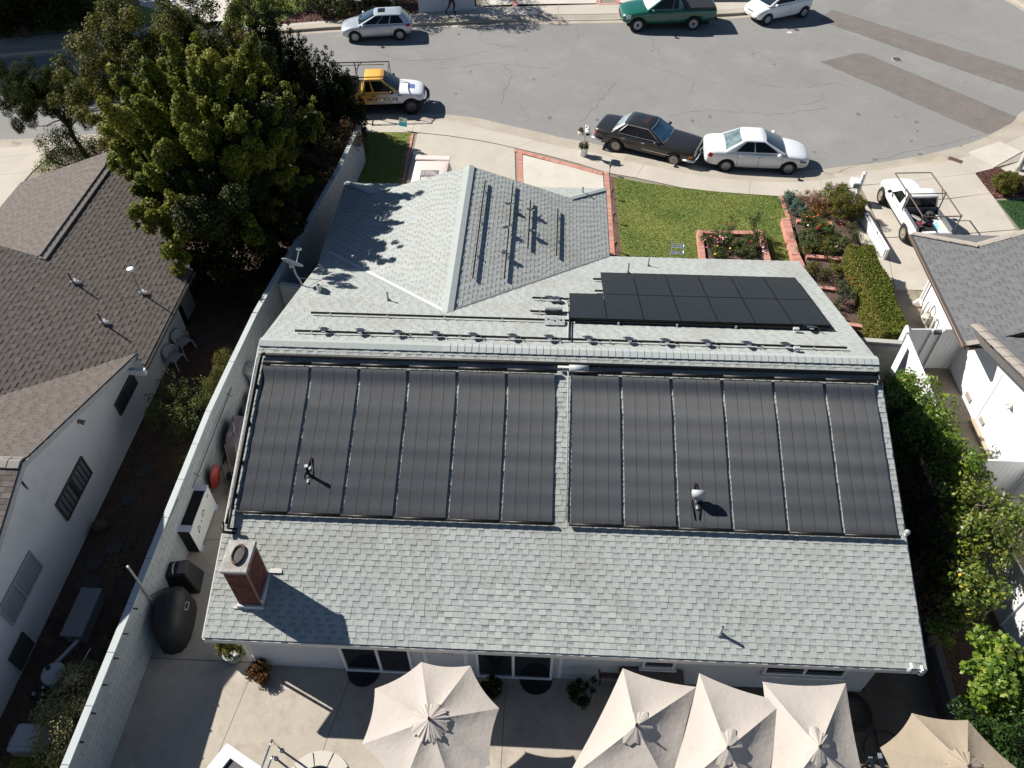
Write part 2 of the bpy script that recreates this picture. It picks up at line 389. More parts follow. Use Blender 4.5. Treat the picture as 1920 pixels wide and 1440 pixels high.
crack([(1090, 228), (1105, 212), (1122, 192), (1160, 150)], seed=1); crack([(945, 122), (960, 140), (948, 165), (940, 200)], seed=2); crack([(965, 190), (985, 205), (990, 225), (960, 232)], seed=3)
crack([(1215, 60), (1225, 80), (1240, 110)], .008, seed=4); crack([(1400, 150), (1440, 160), (1500, 165), (1560, 155), (1600, 165)], .009, seed=5); crack([(1505, 145), (1530, 160), (1545, 185), (1500, 200)], .009, seed=6)
crack([(900, 55), (905, 80), (990, 90)], .008, seed=7); crack([(1180, 110), (1300, 150), (1290, 190)], .008, seed=8); crack([(800, 130), (930, 118), (1040, 128)], .008, seed=9); crack([(1340, 45), (1360, 80), (1420, 110)], .008, seed=10)
crack([(1560, 325), (1640, 300), (1850, 250)], .010, seed=11); crack([(1080, 48), (1085, 75), (1070, 100)], .008, seed=12); crack([(700, 95), (760, 115), (850, 110), (980, 80)], .007, seed=13)
crack([(1650, 60), (1720, 80), (1760, 60), (1850, 90)], .010, seed=14); crack([(1250, 215), (1330, 205), (1450, 215), (1560, 200)], .008, seed=15)
for P in ([(1540, 116), (1605, 100), (1625, 101), (1907, 220)], [(1540, 116), (1850, 251)], [(1537, 38), (1560, 18), (1920, 132)], [(1537, 38), (1920, 172)]): crack(P, .02, .03, seed=len(P)+P[0][0])
crk.build('crack', M_CRACK, road, kind='stuff')
tm = MB()                                                  # small tar and oil blots
rr_ = random.Random(4)
for k in range(46):
    x, y = rr_.uniform(650, 1850), rr_.uniform(60, 300); c = G(x, y, -.1352)
    if not (lambda q: all(True for _ in q))(c): continue
    r = rr_.uniform(.03, .13); pts = [(c[0]+r*rr_.uniform(.6, 1.3)*math.cos(a), c[1]+r*rr_.uniform(.6, 1.3)*math.sin(a)*1.2) for a in np.linspace(0, 6.28, 9)[:-1]]
    if c[1] < float(np.interp(c[0], [p.x for p in nl[:60]], [p.y for p in nl[:60]]))+.5: continue
    tm.add([(px_, py_, -.1352) for px_, py_ in pts], [tuple(range(8))])
tm.build('oil_blot', mat('oil_stain', (.13, .125, .12), .8), road, kind='stuff')
M_IRON = mat('cast_iron', (.10, .085, .075), .7, metal=.3, fine=.2)
def manhole(x, y, r, m, lab):
    c = G(x, y, -.13); t = thing('manhole_cover', lab, 'manhole cover', c)
    MB().lathe([(r*.86, -.01), (r*.86, .006), (r*.8, .010), (0, .010)], n=24).build('cover', m, t, world=False); MB().lathe([(r*1.0, -.01), (r*1.0, .007), (r*.9, .007), (r*.9, -.01)], n=24).build('ring', mat('pale_ring', (.5, .49, .46), .8), t, world=False)
manhole(1481, 61, .17, mat('pale_ring', (.5, .49, .46), .8), 'small pale round utility cover in the asphalt below the white hatchback')
manhole(1682, 111, .28, M_IRON, 'round iron manhole cover between the two long asphalt patches')
c = G(1791, 300, .0); t = thing('drain_grate', 'small rusty rectangular meter box lid set in the pavement by the kerb', 'drain grate', c, math.radians(-38))
MB().box((0, 0, .004), (.62, .3, .02)).build('lid', mat('rusty_iron', (.16, .09, .07), .8, fine=.3, fs=40), t, world=False)
for k in range(5): MB().box((-.22+.11*k, 0, .017), (.03, .22, .006)).build('slot', M_BLACK, t, world=False)

# brick edging of the driveway: single soldier bricks, too small to pick apart
def brick_run(poly_a, poly_b, z, w, h=.05, name='brick_edging', bw=.095, parent=None, seed=0, m=None, label=None, along=False):
    """bricks laid side by side from a to b (world xy), each spanning width w to the left of the line"""
    r = random.Random(seed); a = Vector(poly_a[:2]); b = Vector(poly_b[:2]); d = (b-a); L = d.length; d.normalize(); s = Vector((-d.y, d.x)); n = int(L/(bw+.008)); mb = MB()
    rows = 1 if w < .25 else 2
    for k in range(n):
        for q in range(rows):
            ww = w/rows; c = a+d*((k+.5)*L/n)+s*(ww*(q+.5))
            mb.box((c.x, c.y, z-h/2+r.uniform(-.002, .003)), (L/n-.008, ww-.008, h), math.atan2(d.y, d.x), tone=r.uniform(.01, 1))
    return mb.build(name, m or M_BRICKRED, parent, label=label, kind='stuff')
ed = thing('brick_edging', None, None, (0, 0, 0)); tag(ed, kind='structure')
brick_run(G(979, 285), G(983, 400), .01, -.22, parent=ed, seed=1); brick_run(G(967, 279), G(1132, 324), .01, -.24, parent=ed, seed=2)
brick_run(G(1141, 322), G(1153, 482), .01, -.20, parent=ed, seed=3); brick_run(G(776, 250), G(757, 345), .01, -.26, parent=ed, seed=4)
brick_run(G(970, 12), G(971, -60), .01, .3, parent=ed, seed=5, bw=.2); brick_run(G(1120, 8), G(1121, -60), .01, -.2, parent=ed, seed=6, bw=.2); brick_run(G(1155, 8), G(1156, -60), .01, -.2, parent=ed, seed=7, bw=.2)
brick_run(G(1120, 9), G(1155, 8), .01, .14, parent=ed, seed=8, bw=.2)

# patio and side path in slabs
pat = thing('patio', None, None, (0, 0, 0)); tag(pat, kind='structure')
sheet([[(-2.28, -9), (19.2, -9), (19.2, 2.6), (16.2, 2.6), (16.2, .4), (.6, .4), (.6, 12.2), (-1.2, 12.2), (-2.3, 5)]], -.03).build('patio_base', M_JOINT, kind='structure')
J = [G(398, 1237), G(320, 1235), G(620, 1330), G(585, 1392)]
slab([(-2.3, .42), (-.42, .42), (-.1, -2.6), (-.1, -6), (-2.3, -6)], M_CONC_P, parent=pat, gap=.008) if False else None
slab([(-2.28, .45), (.62, .45), (.62, 4.0), (-2.28, 4.0)], M_CONC_P, parent=pat); slab([(-2.28, 4.0), (.62, 4.0), (.62, 8.0), (-2.1, 8.0)], M_CONC_P, parent=pat); slab([(-2.1, 8.0), (.62, 8.0), (.62, 12.0), (-1.7, 12.0)], M_CONC_P, parent=pat)
x1 = G(468, 1290)[0]
slab([(-2.3, .44), (.56, .44), (.2, -2.2), (-.15, -6), (-2.3, -6)], M_CONC_P, parent=pat)
slab([(.56, .44), (3.1, .44), (2.75, -1.5), (2.45, -6), (-.15, -6), (.2, -2.2)], M_CONC_P, parent=pat)
slab([(3.1, .44), (7.0, .44), (7.0, -6), (2.45, -6), (2.75, -1.5)], M_CONC_P, parent=pat); slab([(7.0, .44), (12.3, .44), (12.3, -6), (7.0, -6)], M_CONC_P, parent=pat)
M_CD = mat('dark_shade_concrete', (.10, .085, .07), .9, col2=(.14, .12, .10), vs_=1.2, fine=.1); slab([(12.3, .44), (16.0, .44), (16.0, -1.1), (12.3, -1.1)], M_CD, parent=pat); slab([(12.3, -1.1), (16.0, -1.1), (16.0, -6), (12.3, -6)], M_CD, parent=pat); slab([(16.0, 2.5), (17.6, 2.5), (17.6, -6), (16.0, -6)], M_CD, parent=pat)  # soil tone and the house's shade both put into the slab colour

# lawns, beds, yards
M_GRASS = mat('lawn', (.20, .225, .05), .95, col2=(.11, .165, .03), vs_=.55, fine=.35, fs=22, bump=.02, bs=30, stains=[((.19, .175, .06), .8, .58, .75, .7), ((.21, .16, .09), .5, .66, .76, .6)])
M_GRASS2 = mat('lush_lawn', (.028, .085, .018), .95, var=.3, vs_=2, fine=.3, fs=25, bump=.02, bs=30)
M_MULCH = mat('bark_mulch', (.085, .035, .028), .95, col2=(.12, .055, .04), vs_=6, fine=.5, fs=22, bump=.03, bs=20)
M_BED = mat('bed_soil', (.075, .045, .035), .95, col2=(.12, .075, .055), vs_=4, fine=.5, fs=22, bump=.03, bs=20)
LAWN = px([(1152, 332), (1200, 342), (1280, 353), (1340, 360), (1407, 366), (1466, 369), (1480, 410), (1512, 500), (1540, 600)])+[(10.75, 13.9)]
sheet([LAWN], .012, .1).build('lawn', M_GRASS, kind='structure')
SOILSTRIP = px([(1142, 330), (1153, 332), (1166, 486), (1151, 480)]); sheet([SOILSTRIP], .004, .05).build('bed_soil', M_SOIL, kind='structure')
LAWN2 = px([(645, 251), (694, 249), (771, 249), (752, 350)])+[(-1.0, 18.0), (-1.6, 20)]; sheet([LAWN2], .012, .1).build('lawn', M_GRASS, kind='structure')
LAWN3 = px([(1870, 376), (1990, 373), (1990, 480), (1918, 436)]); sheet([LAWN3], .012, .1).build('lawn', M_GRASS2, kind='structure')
MUL = px([(1829, 326), (1915, 303), (1990, 296), (1990, 366), (1864, 371)]); sheet([MUL], .006, .1).build('mulch_bed', M_MULCH, kind='structure')
far_l = px([(413, 52), (437, 0), (440, -60), (640, -60), (640, 12), (560, 22), (520, 45)]); sheet([far_l], .008, .1).build('far_garden_soil', M_GRASS, kind='structure')
far_d = px([(520, 46), (560, 22), (640, 10), (785, -10), (785, 25), (640, 36)]); sheet([far_d], .01, .1).build('far_bed_soil', M_MULCH, kind='structure')
sheet([px([(-400, 95), (372, 40), (262, 10), (255, -80), (-400, -60)])], .008, .1).build('far_garden_soil', M_GRASS, kind='structure')
sheet([[(-3.4, -9), (-2.3, -9), (-1.0, 24), (-1.4, 24.2), (-13, 24.4), (-13.4, 18.2), (-5.3, 18.2), (-5.38, -9)]], -.02).build('side_yard_soil', M_SOIL, kind='structure')
sheet([[(17.6, -9), (19.9, -9), (20.1, 14.0), (16, 14.0), (16, 2.6), (17.6, 2.6)]], -.015).build('side_yard_soil', M_SOIL, kind='structure')
t_ = thing('side_walk', None, None, (0, 0, 0)); tag(t_, kind='structure')
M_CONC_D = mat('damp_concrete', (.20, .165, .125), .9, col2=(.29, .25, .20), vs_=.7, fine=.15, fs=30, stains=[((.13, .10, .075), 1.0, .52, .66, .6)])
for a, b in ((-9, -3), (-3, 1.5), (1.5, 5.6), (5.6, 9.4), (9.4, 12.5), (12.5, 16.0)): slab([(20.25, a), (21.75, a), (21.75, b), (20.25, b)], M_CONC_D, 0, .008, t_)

# tufts of grass and chips of bark
def inside(P, poly):
    x, y = P[:, 0], P[:, 1]; r = np.zeros(len(P), bool); n = len(poly); j = n-1
    for i in range(n):
        xi, yi = poly[i][:2]; xj, yj = poly[j][:2]
        c = ((yi > y) != (yj > y)) & (x < (xj-xi)*(y-yi)/(yj-yi+1e-12)+xi); r ^= c; j = i
    return r
def scatter(poly, n, rs):
    A = np.array([p[:2] for p in poly]); lo, hi = A.min(0), A.max(0); P = rs.uniform(lo, hi, (n, 2)); return P[inside(P, poly)]
def blades(name, poly, n, h, w, m, z=.012, seed=1, flat=.3):
    rs = np.random.RandomState(seed); P = scatter(poly, n, rs); k = len(P)
    a = rs.uniform(0, 2*np.pi, k); d = np.stack([np.cos(a), np.sin(a)], 1)*w; hh = h*rs.uniform(.4, 1.2, k); lean = rs.normal(0, flat*h, (k, 2))
    V = np.zeros((k, 3, 3)); V[:, 0, :2] = P-d; V[:, 1, :2] = P+d; V[:, 2, :2] = P+lean; V[:, 0, 2] = z; V[:, 1, 2] = z; V[:, 2, 2] = z+hh
    return np_obj(name, V.reshape(-1, 3), np.arange(k*3).reshape(-1, 3), m, tones=np.clip(rs.uniform(0, .62, k)+.20+.17*(np.sin(P[:, 0]*1.7+np.sin(P[:, 1]*1.3)*1.5)+np.sin(P[:, 1]*2.3+P[:, 0]*.9+1)), .01, 1), kind='stuff')
M_BLADE = mat('grass_blades', [(.085, .145, .02), (.18, .225, .045), (.33, .30, .10)], .8, tone='attr', subs=.25)
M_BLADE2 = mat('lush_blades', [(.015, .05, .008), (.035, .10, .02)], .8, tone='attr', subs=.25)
tag(blades('grass', LAWN, 60000, .05, .012, M_BLADE), 'short patchy yellow green grass of the front lawn', 'grass')
tag(blades('grass', LAWN2, 16000, .05, .012, M_BLADE, seed=2), 'shaded grass between the long block wall and the driveway', 'grass')
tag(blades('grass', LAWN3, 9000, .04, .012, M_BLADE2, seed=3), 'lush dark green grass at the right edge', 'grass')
tag(blades('grass', far_l, 9000, .12, .02, M_BLADE, seed=4), 'grass of the garden across the street', 'grass')
M_CHIP = mat('bark_chips', [(.045, .02, .016), (.11, .045, .035), (.20, .11, .08)], .9, tone='attr')
tag(blades('bark_chips', MUL, 9000, .03, .035, M_CHIP, z=.008, seed=5, flat=1.2), 'dark red bark chips around the round bush by the street', 'mulch')
tag(blades('bark_chips', far_d, 5000, .05, .05, M_CHIP, z=.012, seed=6, flat=1.2), 'brown bark litter in the bed across the street', 'mulch')
M_LITTER = mat('leaf_litter', [(.03, .02, .014), (.09, .055, .035), (.16, .10, .06)], .95, tone='attr')
tag(blades('leaf_litter', [(-5.3, -5), (-2.7, -5), (-2.0, 17), (-5.2, 17)], 16000, .03, .03, M_LITTER, z=-.018, seed=7, flat=1.2), 'dry leaf litter on the soil of the left side yard', 'leaf litter')
tag(blades('leaf_litter', [(16.2, 0), (19.9, 0), (20, 13), (16.2, 13)], 9000, .03, .03, M_LITTER, z=-.012, seed=8, flat=1.2), 'dry leaf litter on the soil of the right side yard', 'leaf litter')
# ------------------------------------------------------------------ houses
HL, HD, HE, HR = 16.5, 7.2801, 2.3552, 4.8461; S = (HR-HE)/HD
XC, WW, YF = 4.8296, 5.0789, 18.7601
K = math.sqrt(1+S*S)
NEARP = ((0, -S, 1), HE); FARP = ((0, S, 1), HE+2*HD*S); WRP = ((S, 0, 1), HE+S*(XC+WW)); WLP = ((-S, 0, 1), HE-S*(XC-WW))
def PN(x, y, pl, h=0.0):           # sight line meets a roof plane lifted by h
    return tuple(P_(x, y, pl[0], pl[1]+h))
def roof_shingles(parent, planes, m_attr, m_rand, m_band=None, expo=.138, wr=(.125, .215), thick=.010, nparts=300, seed=1, name='shingle', skip=None, dark=.38, band=.58):
    rs = np.random.RandomState(seed); allv = []; tones = []; recs = []
    for (O, U, Vv, poly) in planes:
        O = np.array(O, float); U = np.array(U, float); Vv = np.array(Vv, float); U /= np.linalg.norm(U); Vv /= np.linalg.norm(Vv); N = np.cross(U, Vv)
        vmax = max(p[1] for p in poly); vmin = min(p[1] for p in poly)
        nrow = int((vmax-vmin)/expo)+1
        for r in range(nrow):
            v0 = vmin+r*expo; vm = min(v0+expo*.5, vmax-1e-3)
            xs = []
            for i in range(len(poly)):
                a, b = poly[i], poly[(i+1) % len(poly)]
                if (a[1] > vm) != (b[1] > vm): xs.append(a[0]+(vm-a[1])*(b[0]-a[0])/(b[1]-a[1]))
            xs.sort()
            for a, b in zip(xs[::2], xs[1::2]):
                u = a-rs.uniform(0, .2); hi = rs.rand() < .5
                while u < b:
                    w = rs.uniform(*wr)*(1.0 if hi else .8); u0, u1 = max(u, a), min(u+w, b); u += w
                    if u1-u0 > .02:
                        ve = min(v0+expo+.005, vmax); t = thick*(1.0 if hi else .72)*rs.uniform(.85, 1.2); lift = thick*.25 if hi else 0
                        tn = np.clip((.66 if hi else .58)+rs.normal(0, .10), .01, 1)
                        recs.append((O, U, Vv, N, u0+.0015, u1-.0015, v0-rs.uniform(0, .006), ve, t, tn, lift))
                    hi = not hi
    C = np.array([r[0]+r[1]*(r[4]+r[5])/2+r[2]*r[6] for r in recs]); d = np.linalg.norm(C-np.array(CP), axis=1)
    if skip is not None: d = d+np.where([skip(c) for c in C], 1e3, 0)
    order = np.argsort(d); part_ids = set(order[:nparts].tolist())
    Vs = []
    for i, (O, U, Vv, N, u0, u1, v0, v1, t, tn, lift) in enumerate(recs):
        if i in part_ids: continue
        a = O+U*u0; b = O+U*u1
        vm = v0+(v1-v0)*.52; tm = lift+.003+(t-.003)*.48
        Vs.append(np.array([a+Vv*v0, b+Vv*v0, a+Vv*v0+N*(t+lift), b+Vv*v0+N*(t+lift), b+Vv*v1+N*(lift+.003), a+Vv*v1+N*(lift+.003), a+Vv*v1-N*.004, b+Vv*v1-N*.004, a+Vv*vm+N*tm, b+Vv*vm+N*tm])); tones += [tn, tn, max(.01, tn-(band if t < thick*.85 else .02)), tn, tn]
    Vs = np.array(Vs); k = len(Vs); base = np.arange(k)[:, None, None]*10
    F = base+np.array([[0, 1, 3, 2], [2, 3, 9, 8], [8, 9, 4, 5], [0, 2, 5, 6], [1, 7, 4, 3]])[None]
    np_obj(name, Vs.reshape(-1, 3), F.reshape(-1, 4), m_attr, parent, tones, kind='stuff')
    cache = {}; off = WM[parent.name].translation
    for i in part_ids:
        O, U, Vv, N, u0, u1, v0, v1, t, tn, lift = recs[i]
        w = max(.04, round((u1-u0)/.03)*.03); key = (w, t > thick*.8)
        if key not in cache:
            h = thick*1.25 if key[1] else thick*.72; e = expo+.006
            me = bpy.data.meshes.new(name); me.from_pydata([(0, 0, -.004), (1, 0, -.004), (0, 0, h), (1, 0, h), (1, e, .003), (0, e, .003), (0, e, -.004), (1, e, -.004), (0, e*.52, h*.5+.0015), (1, e*.52, h*.5+.0015)], [], [(0, 1, 3, 2), (2, 3, 9, 8), (8, 9, 4, 5), (0, 2, 5, 6), (1, 7, 4, 3), (0, 6, 7, 1)])
            me.materials.append(m_rand); me.materials.append(m_band or m_rand)
            cache[key] = me
            if not key[1]: me.polygons[2].material_index = 1
        o = bpy.data.objects.new(name, cache[key]); COL.objects.link(o); o.parent = parent
        p = O+U*u0+Vv*v0
        Mx = Matrix(((U[0]*(u1-u0), Vv[0], N[0], p[0]-off.x), (U[1]*(u1-u0), Vv[1], N[1], p[1]-off.y), (U[2]*(u1-u0), Vv[2], N[2], p[2]-off.z), (0, 0, 0, 1)))
        o.matrix_local = Mx
def caps(parent, a, b, w, m, step=.19, slope=(S, S), name='ridge_cap', th=.02, lift=.035, long_until=0.0, drop=None):
    """folded cap pieces from a to b; slope: fall on either side"""
    a = Vector(a); b = Vector(b); d = b-a; L = d.length; d.normalize(); side = Vector((d.y, -d.x, 0)).normalized(); n = max(1, int(L/step)); st = L/n
    off = WM[parent.name].translation; up = side.cross(d); up = up if up.z > 0 else -up
    me = bpy.data.meshes.new(name)
    x0, x1 = -.0, st+.03; hw = w/2
    zl, zr = -slope[0]*hw, -slope[1]*hw
    vs = [(x0, -hw, zl), (x0, 0, 0), (x0, hw, zr), (x1, -hw, zl-.014), (x1, 0, -.014), (x1, hw, zr-.014)]
    vs2 = [(p[0], p[1], p[2]+th) for p in vs]
    me.from_pydata(vs+vs2, [], [(6, 7, 10, 9), (7, 8, 11, 10), (0, 1, 7, 6), (1, 2, 8, 7), (0, 6, 9, 3), (2, 5, 11, 8), (3, 9, 10, 4), (4, 10, 11, 5)])
    me.materials.append(m)
    for k in range(n):
        p = a+d*(st*k); o = bpy.data.objects.new(name, me); COL.objects.link(o); o.parent = parent
        Mx = Matrix(((d.x, -side.x, up.x, p.x-off.x), (d.y, -side.y, up.y, p.y-off.y), (d.z, -side.z, up.z, p.z-off.z+lift), (0, 0, 0, 1))); o.matrix_local = Mx
M_SH = [(.25, .268, .258), (.305, .325, .312), (.345, .365, .350), (.385, .40, .382)]
ST_ = [((.21, .195, .15), .45, .50, .74, .5), ((.20, .235, .235), .8, .52, .75, .35), ((.42, .43, .41), 1.3, .60, .78, .4)]
M_SHA = mat('grey_shingle', M_SH, .92, tone='attr', fine=.16, fs=55, stains=ST_)
M_SHR = mat('grey_shingle_piece', M_SH[1:], .92, tone='rand', fine=.16, fs=55)
M_DECK = mat('grey_shingle_base', (.13, .14, .14), .95)
M_CAP = mat('grey_cap_shingle', (.36, .39, .38), .9, var=.12, vs_=3, fine=.15, fs=55)
M_FASCIA = mat('pale_fascia', (.62, .60, .56), .7, var=.1)
house = thing('house', 'pale stucco ranch house with grey green shingle roofs and a brick chimney', 'house', (8, 7, 0))
# walls
def wall_gable(poly_yz, x0, x1, name='wall', m=M_STUCCO, parent=None):
    mb = MB(); n = len(poly_yz)
    vs = [(x0, y, z) for y, z in poly_yz]+[(x1, y, z) for y, z in poly_yz]
    mb.add(vs, [tuple(range(n))[::-1], tuple(range(n, 2*n))]+[(i, (i+1) % n, n+(i+1) % n, n+i) for i in range(n)])
    return mb.build(name, m, parent)
Y0w, Y1w = .394, 2*HD-.45; dz = -.10
wall_gable([(Y0w, 0), (Y1w, 0), (Y1w, HE+S*(2*HD-Y1w)+dz), (HD, HR+dz), (Y0w, HE+S*Y0w+dz)], .636, 15.86, parent=house)
# wing: found by surveying its gablet
rz_ = HE+WW*S; YR = G(882, 314, rz_)[1]; hp = PN(1070, 370, WRP); AH = XC+WW-hp[0]; YR2 = YF-AH
YR = min(YR, YF-.2); YR = YR2 if abs(YR-YR2) < .6 else YR
mb = MB(); x0, x1 = XC-WW+.6, XC+WW-.55; y0, y1 = Y1w-.2, YF-.55
mb.prism([(x0, y0), (x1, y0), (x1, y1), (x0, y1)], 0, HE+.02)
gz = HE+AH*S-.08
mb.add([(XC-WW+AH, YR-.25, gz), (XC+WW-AH, YR-.25, gz), (XC, YR-.25, rz_-.1), (XC-WW+AH, y0-2, gz), (XC+WW-AH, y0-2, gz), (XC, y0-2, rz_-.1)], [(0, 2, 1), (0, 3, 5, 2), (1, 2, 5, 4)])
mb.build('wall', M_STUCCO, house)
# roof deck, slabs just under the shingles
def deck(pts, th=.12, m=M_DECK, name='roof', parent=None, drop=.006):
    return MB().slab([(p[0], p[1], p[2]-drop) for p in pts], th).build(name, m, parent or house)
zc = lambda x, y, pl: (pl[1]-pl[0][0]*x-pl[0][1]*y)
def pt(x, y, pl): return (x, y, zc(x, y, pl))
rf = deck([pt(0, 0, NEARP), pt(HL, 0, NEARP), pt(HL, HD, NEARP), pt(0, HD, NEARP)])
rfar = deck([pt(HL, 2*HD, FARP), pt(XC+WW, 2*HD, FARP), pt(XC, 2*HD-WW, FARP), pt(0, 2*HD-(WW-XC), FARP), pt(0, HD, FARP), pt(HL, HD, FARP)])
TAIL = 1.1; xl = XC-WW
deck([pt(XC+WW, 2*HD, WRP), pt(XC+WW, YF, WRP), pt(XC+WW-AH, YF-AH, WRP), pt(XC+WW-AH, YR, WRP), pt(XC, YR, WRP), pt(XC, 2*HD-WW, WRP)])
deck([pt(xl, YF, WLP), pt(xl, 2*HD-TAIL, WLP), pt(0, 2*HD-TAIL, WLP), pt(0, 2*HD+xl, WLP), pt(XC, 2*HD-WW, WLP), pt(XC, YR, WLP), pt(xl+AH, YR, WLP), pt(xl+AH, YF-AH, WLP)])
HIPP = ((0, S, 1), HE+S*YF)
deck([pt(xl, YF, HIPP), pt(XC+WW, YF, HIPP), pt(XC+WW-AH, YF-AH, HIPP), pt(xl+AH, YF-AH, HIPP)])
c_, s_ = 1/K, S/K
planes = [((0, 0, HE), (1, 0, 0), (0, c_, s_), [(0, 0), (HL, 0), (HL, HD*K), (0, HD*K)]),
          ((HL, 2*HD, HE), (-1, 0, 0), (0, -c_, s_), [(0, 0), (HL-XC-WW, 0), (HL-XC, WW*K), (HL, -xl*K), (HL, HD*K), (0, HD*K)]),
          ((XC+WW, 2*HD, HE), (0, 1, 0), (-c_, 0, s_), [(0, 0), (YF-2*HD, 0), (YF-AH-2*HD, AH*K), (YR-2*HD, AH*K), (YR-2*HD, WW*K), (-WW, WW*K)]),
          ((xl, YF, HE), (0, -1, 0), (c_, 0, s_), [(0, 0), (YF-2*HD+TAIL, 0), (YF-2*HD+TAIL, -xl*K), (YF-2*HD-xl, -xl*K), (YF-2*HD+WW, WW*K), (YF-YR, WW*K), (YF-YR, AH*K), (AH, AH*K)]),
          ((XC+WW, YF, HE), (-1, 0, 0), (0, -c_, s_), [(0, 0), (2*WW, 0), (2*WW-AH, AH*K), (AH, AH*K)])]
under_mat = lambda c: (2.8 < c[1] < 6.8)
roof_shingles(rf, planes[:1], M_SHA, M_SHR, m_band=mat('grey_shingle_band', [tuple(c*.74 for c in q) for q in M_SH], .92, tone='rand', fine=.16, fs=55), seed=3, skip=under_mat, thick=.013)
roof_shingles(rfar, planes[1:], M_SHA, M_SHR, seed=4, nparts=0, dark=.46)
caps(rf, (0, HD, HR), (5.0, HD, HR), .32, M_CAP, step=.62); caps(rf, (HL, HD, HR+.0), (5.0, HD, HR), .32, M_CAP, step=.19)
caps(rfar, (XC, YR, rz_), (XC, 2*HD-WW, rz_), .34, M_CAP, step=.5)
caps(rfar, pt(XC+WW, YF, WRP), pt(XC+WW-AH, YF-AH, WRP), .26, M_CAP, slope=(.25, .25)); caps(rfar, pt(xl, YF, WLP), pt(xl+AH, YF-AH, WLP), .26, M_CAP, slope=(.25, .25))
# valleys
M_VAL = mat('valley_metal', (.50, .52, .51), .6, var=.1); M_VALD = mat('valley_dark', (.10, .11, .12), .8)
def strip(a, b, w, m, name, parent, lift=.03, th=.012):
    a = Vector(a); b = Vector(b); d = (b-a).normalized(); s = Vector((-d.y, d.x, 0)).normalized()*w/2
    return MB().slab([a-s+V3(0, 0, lift), b-s+V3(0, 0, lift), b+s+V3(0, 0, lift), a+s+V3(0, 0, lift)], th).build(name, m, parent)
strip(pt(0, 2*HD+xl, FARP), pt(XC, 2*HD-WW, FARP), .10, M_VAL, 'valley_flashing', house, .024); strip(pt(XC, 2*HD-WW, FARP), pt(XC+WW, 2*HD, FARP), .07, M_VALD, 'valley_flashing', house, .022)
# fascia and drip edges
def fascia(a, b, h=.16, th=.03, m=M_FASCIA, parent=None, drop=.03, name='fascia'):
    a = Vector(a); b = Vector(b); d = b-a; s = Vector((-d.y, d.x, 0)).normalized()*th/2; mb = MB()
    q = [a-s, b-s, b+s, a+s]; mb.add([(p.x, p.y, p.z-drop) for p in q]+[(p.x, p.y, p.z-drop-h) for p in q], [(0, 1, 2, 3), (7, 6, 5, 4), (0, 4, 5, 1), (1, 5, 6, 2), (2, 6, 7, 3), (3, 7, 4, 0)])
    return mb.build(name, m, parent or house)
fascia((0, -.02, HE), (HL, -.02, HE)); fascia((-.02, 0, HE), (-.02, HD, HR)); fascia((-.02, HD, HR), (-.02, 2*HD, HE)); fascia((HL+.02, 0, HE), (HL+.02, HD, HR)); fascia((HL+.02, HD, HR), (HL+.02, 2*HD, HE))
fascia((XC+WW, 2*HD+.02, HE), (HL, 2*HD+.02, HE)); fascia((XC+WW+.02, 2*HD, HE), (XC+WW+.02, YF, HE)); fascia((xl-.02, 2*HD-TAIL, HE), (xl-.02, YF, HE)); fascia((xl, YF+.02, HE), (XC+WW, YF+.02, HE))
# sliding doors, windows (facing the patio)
def opening(parent, x0, x1, z0, z1, y, panes, name='sliding_door', fw=.07, nrm=-1, m=M_GLASS, sill=False):
    """frame with panes on a wall facing -Y"""
    fr = MB(); d = .07
    fr.box(((x0+x1)/2, y+nrm*d/2, z1-fw/2), (x1-x0, d, fw)); fr.box(((x0+x1)/2, y+nrm*d/2, z0+fw/2), (x1-x0, d, fw))
    n = len(panes)-1
    for i, p in enumerate(panes): fr.box((p+(fw/2 if i == 0 else -fw/2 if i == n else 0), y+nrm*d/2, (z0+z1)/2), (fw, d-.004, z1-z0-2*fw))
    if sill: fr.box(((x0+x1)/2, y+nrm*.06, z0-.03), (x1-x0+.12, .12, .06))
    f = fr.build(name, M_TRIM, parent, bevel=.006)
    for i in range(n):
        a = panes[i]+(fw if i == 0 else fw/2); b = panes[i+1]-(fw if i == n-1 else fw/2)
        MB().box(((a+b)/2, y+nrm*(.015+.012*(i % 2)), (z0+z1)/2), (b-a, .02, z1-z0-2*fw)).build('pane', m, f)
    return f
Yw = Y0w
d1 = (G(650, 1253)[0], G(778, 1258)[0]); d2 = (G(895, 1263)[0], G(1035, 1270)[0])
opening(house, d1[0], d1[1], 0.02, 2.03, Yw, [d1[0], (d1[0]+d1[1])/2+.05, d1[1]]); opening(house, d2[0], d2[1], 0.02, 2.03, Yw, [d2[0], (d2[0]+d2[1])/2-.03, d2[1]])
w1 = (GY(1433, 1250, Yw)[0], GY(1586, 1258, Yw)[0]); opening(house, w1[0], w1[1], .95, 2.05, Yw, [w1[0], (w1[0]+w1[1])/2, w1[1]], 'window', .06, sill=True)
w2 = (GY(1205, 1240, Yw)[0], GY(1266, 1243, Yw)[0]); opening(house, w2[0], w2[1], 1.0, 2.05, Yw, [w2[0], w2[1]], 'window', .06, sill=True)
# downpipe on the near left corner, wall battens
MB().tube([(.60, .34, HE), (.58, .33, .25), (.45, .2, .1)], .035, 6).build('downpipe', M_TRIM, house)
for xx in (d1[1]+.35, d2[0]-.25, d2[1]+.18): MB().box((xx, Yw-.012, 1.15), (.09, .024, 2.2)).build('batten', M_TRIM, house)
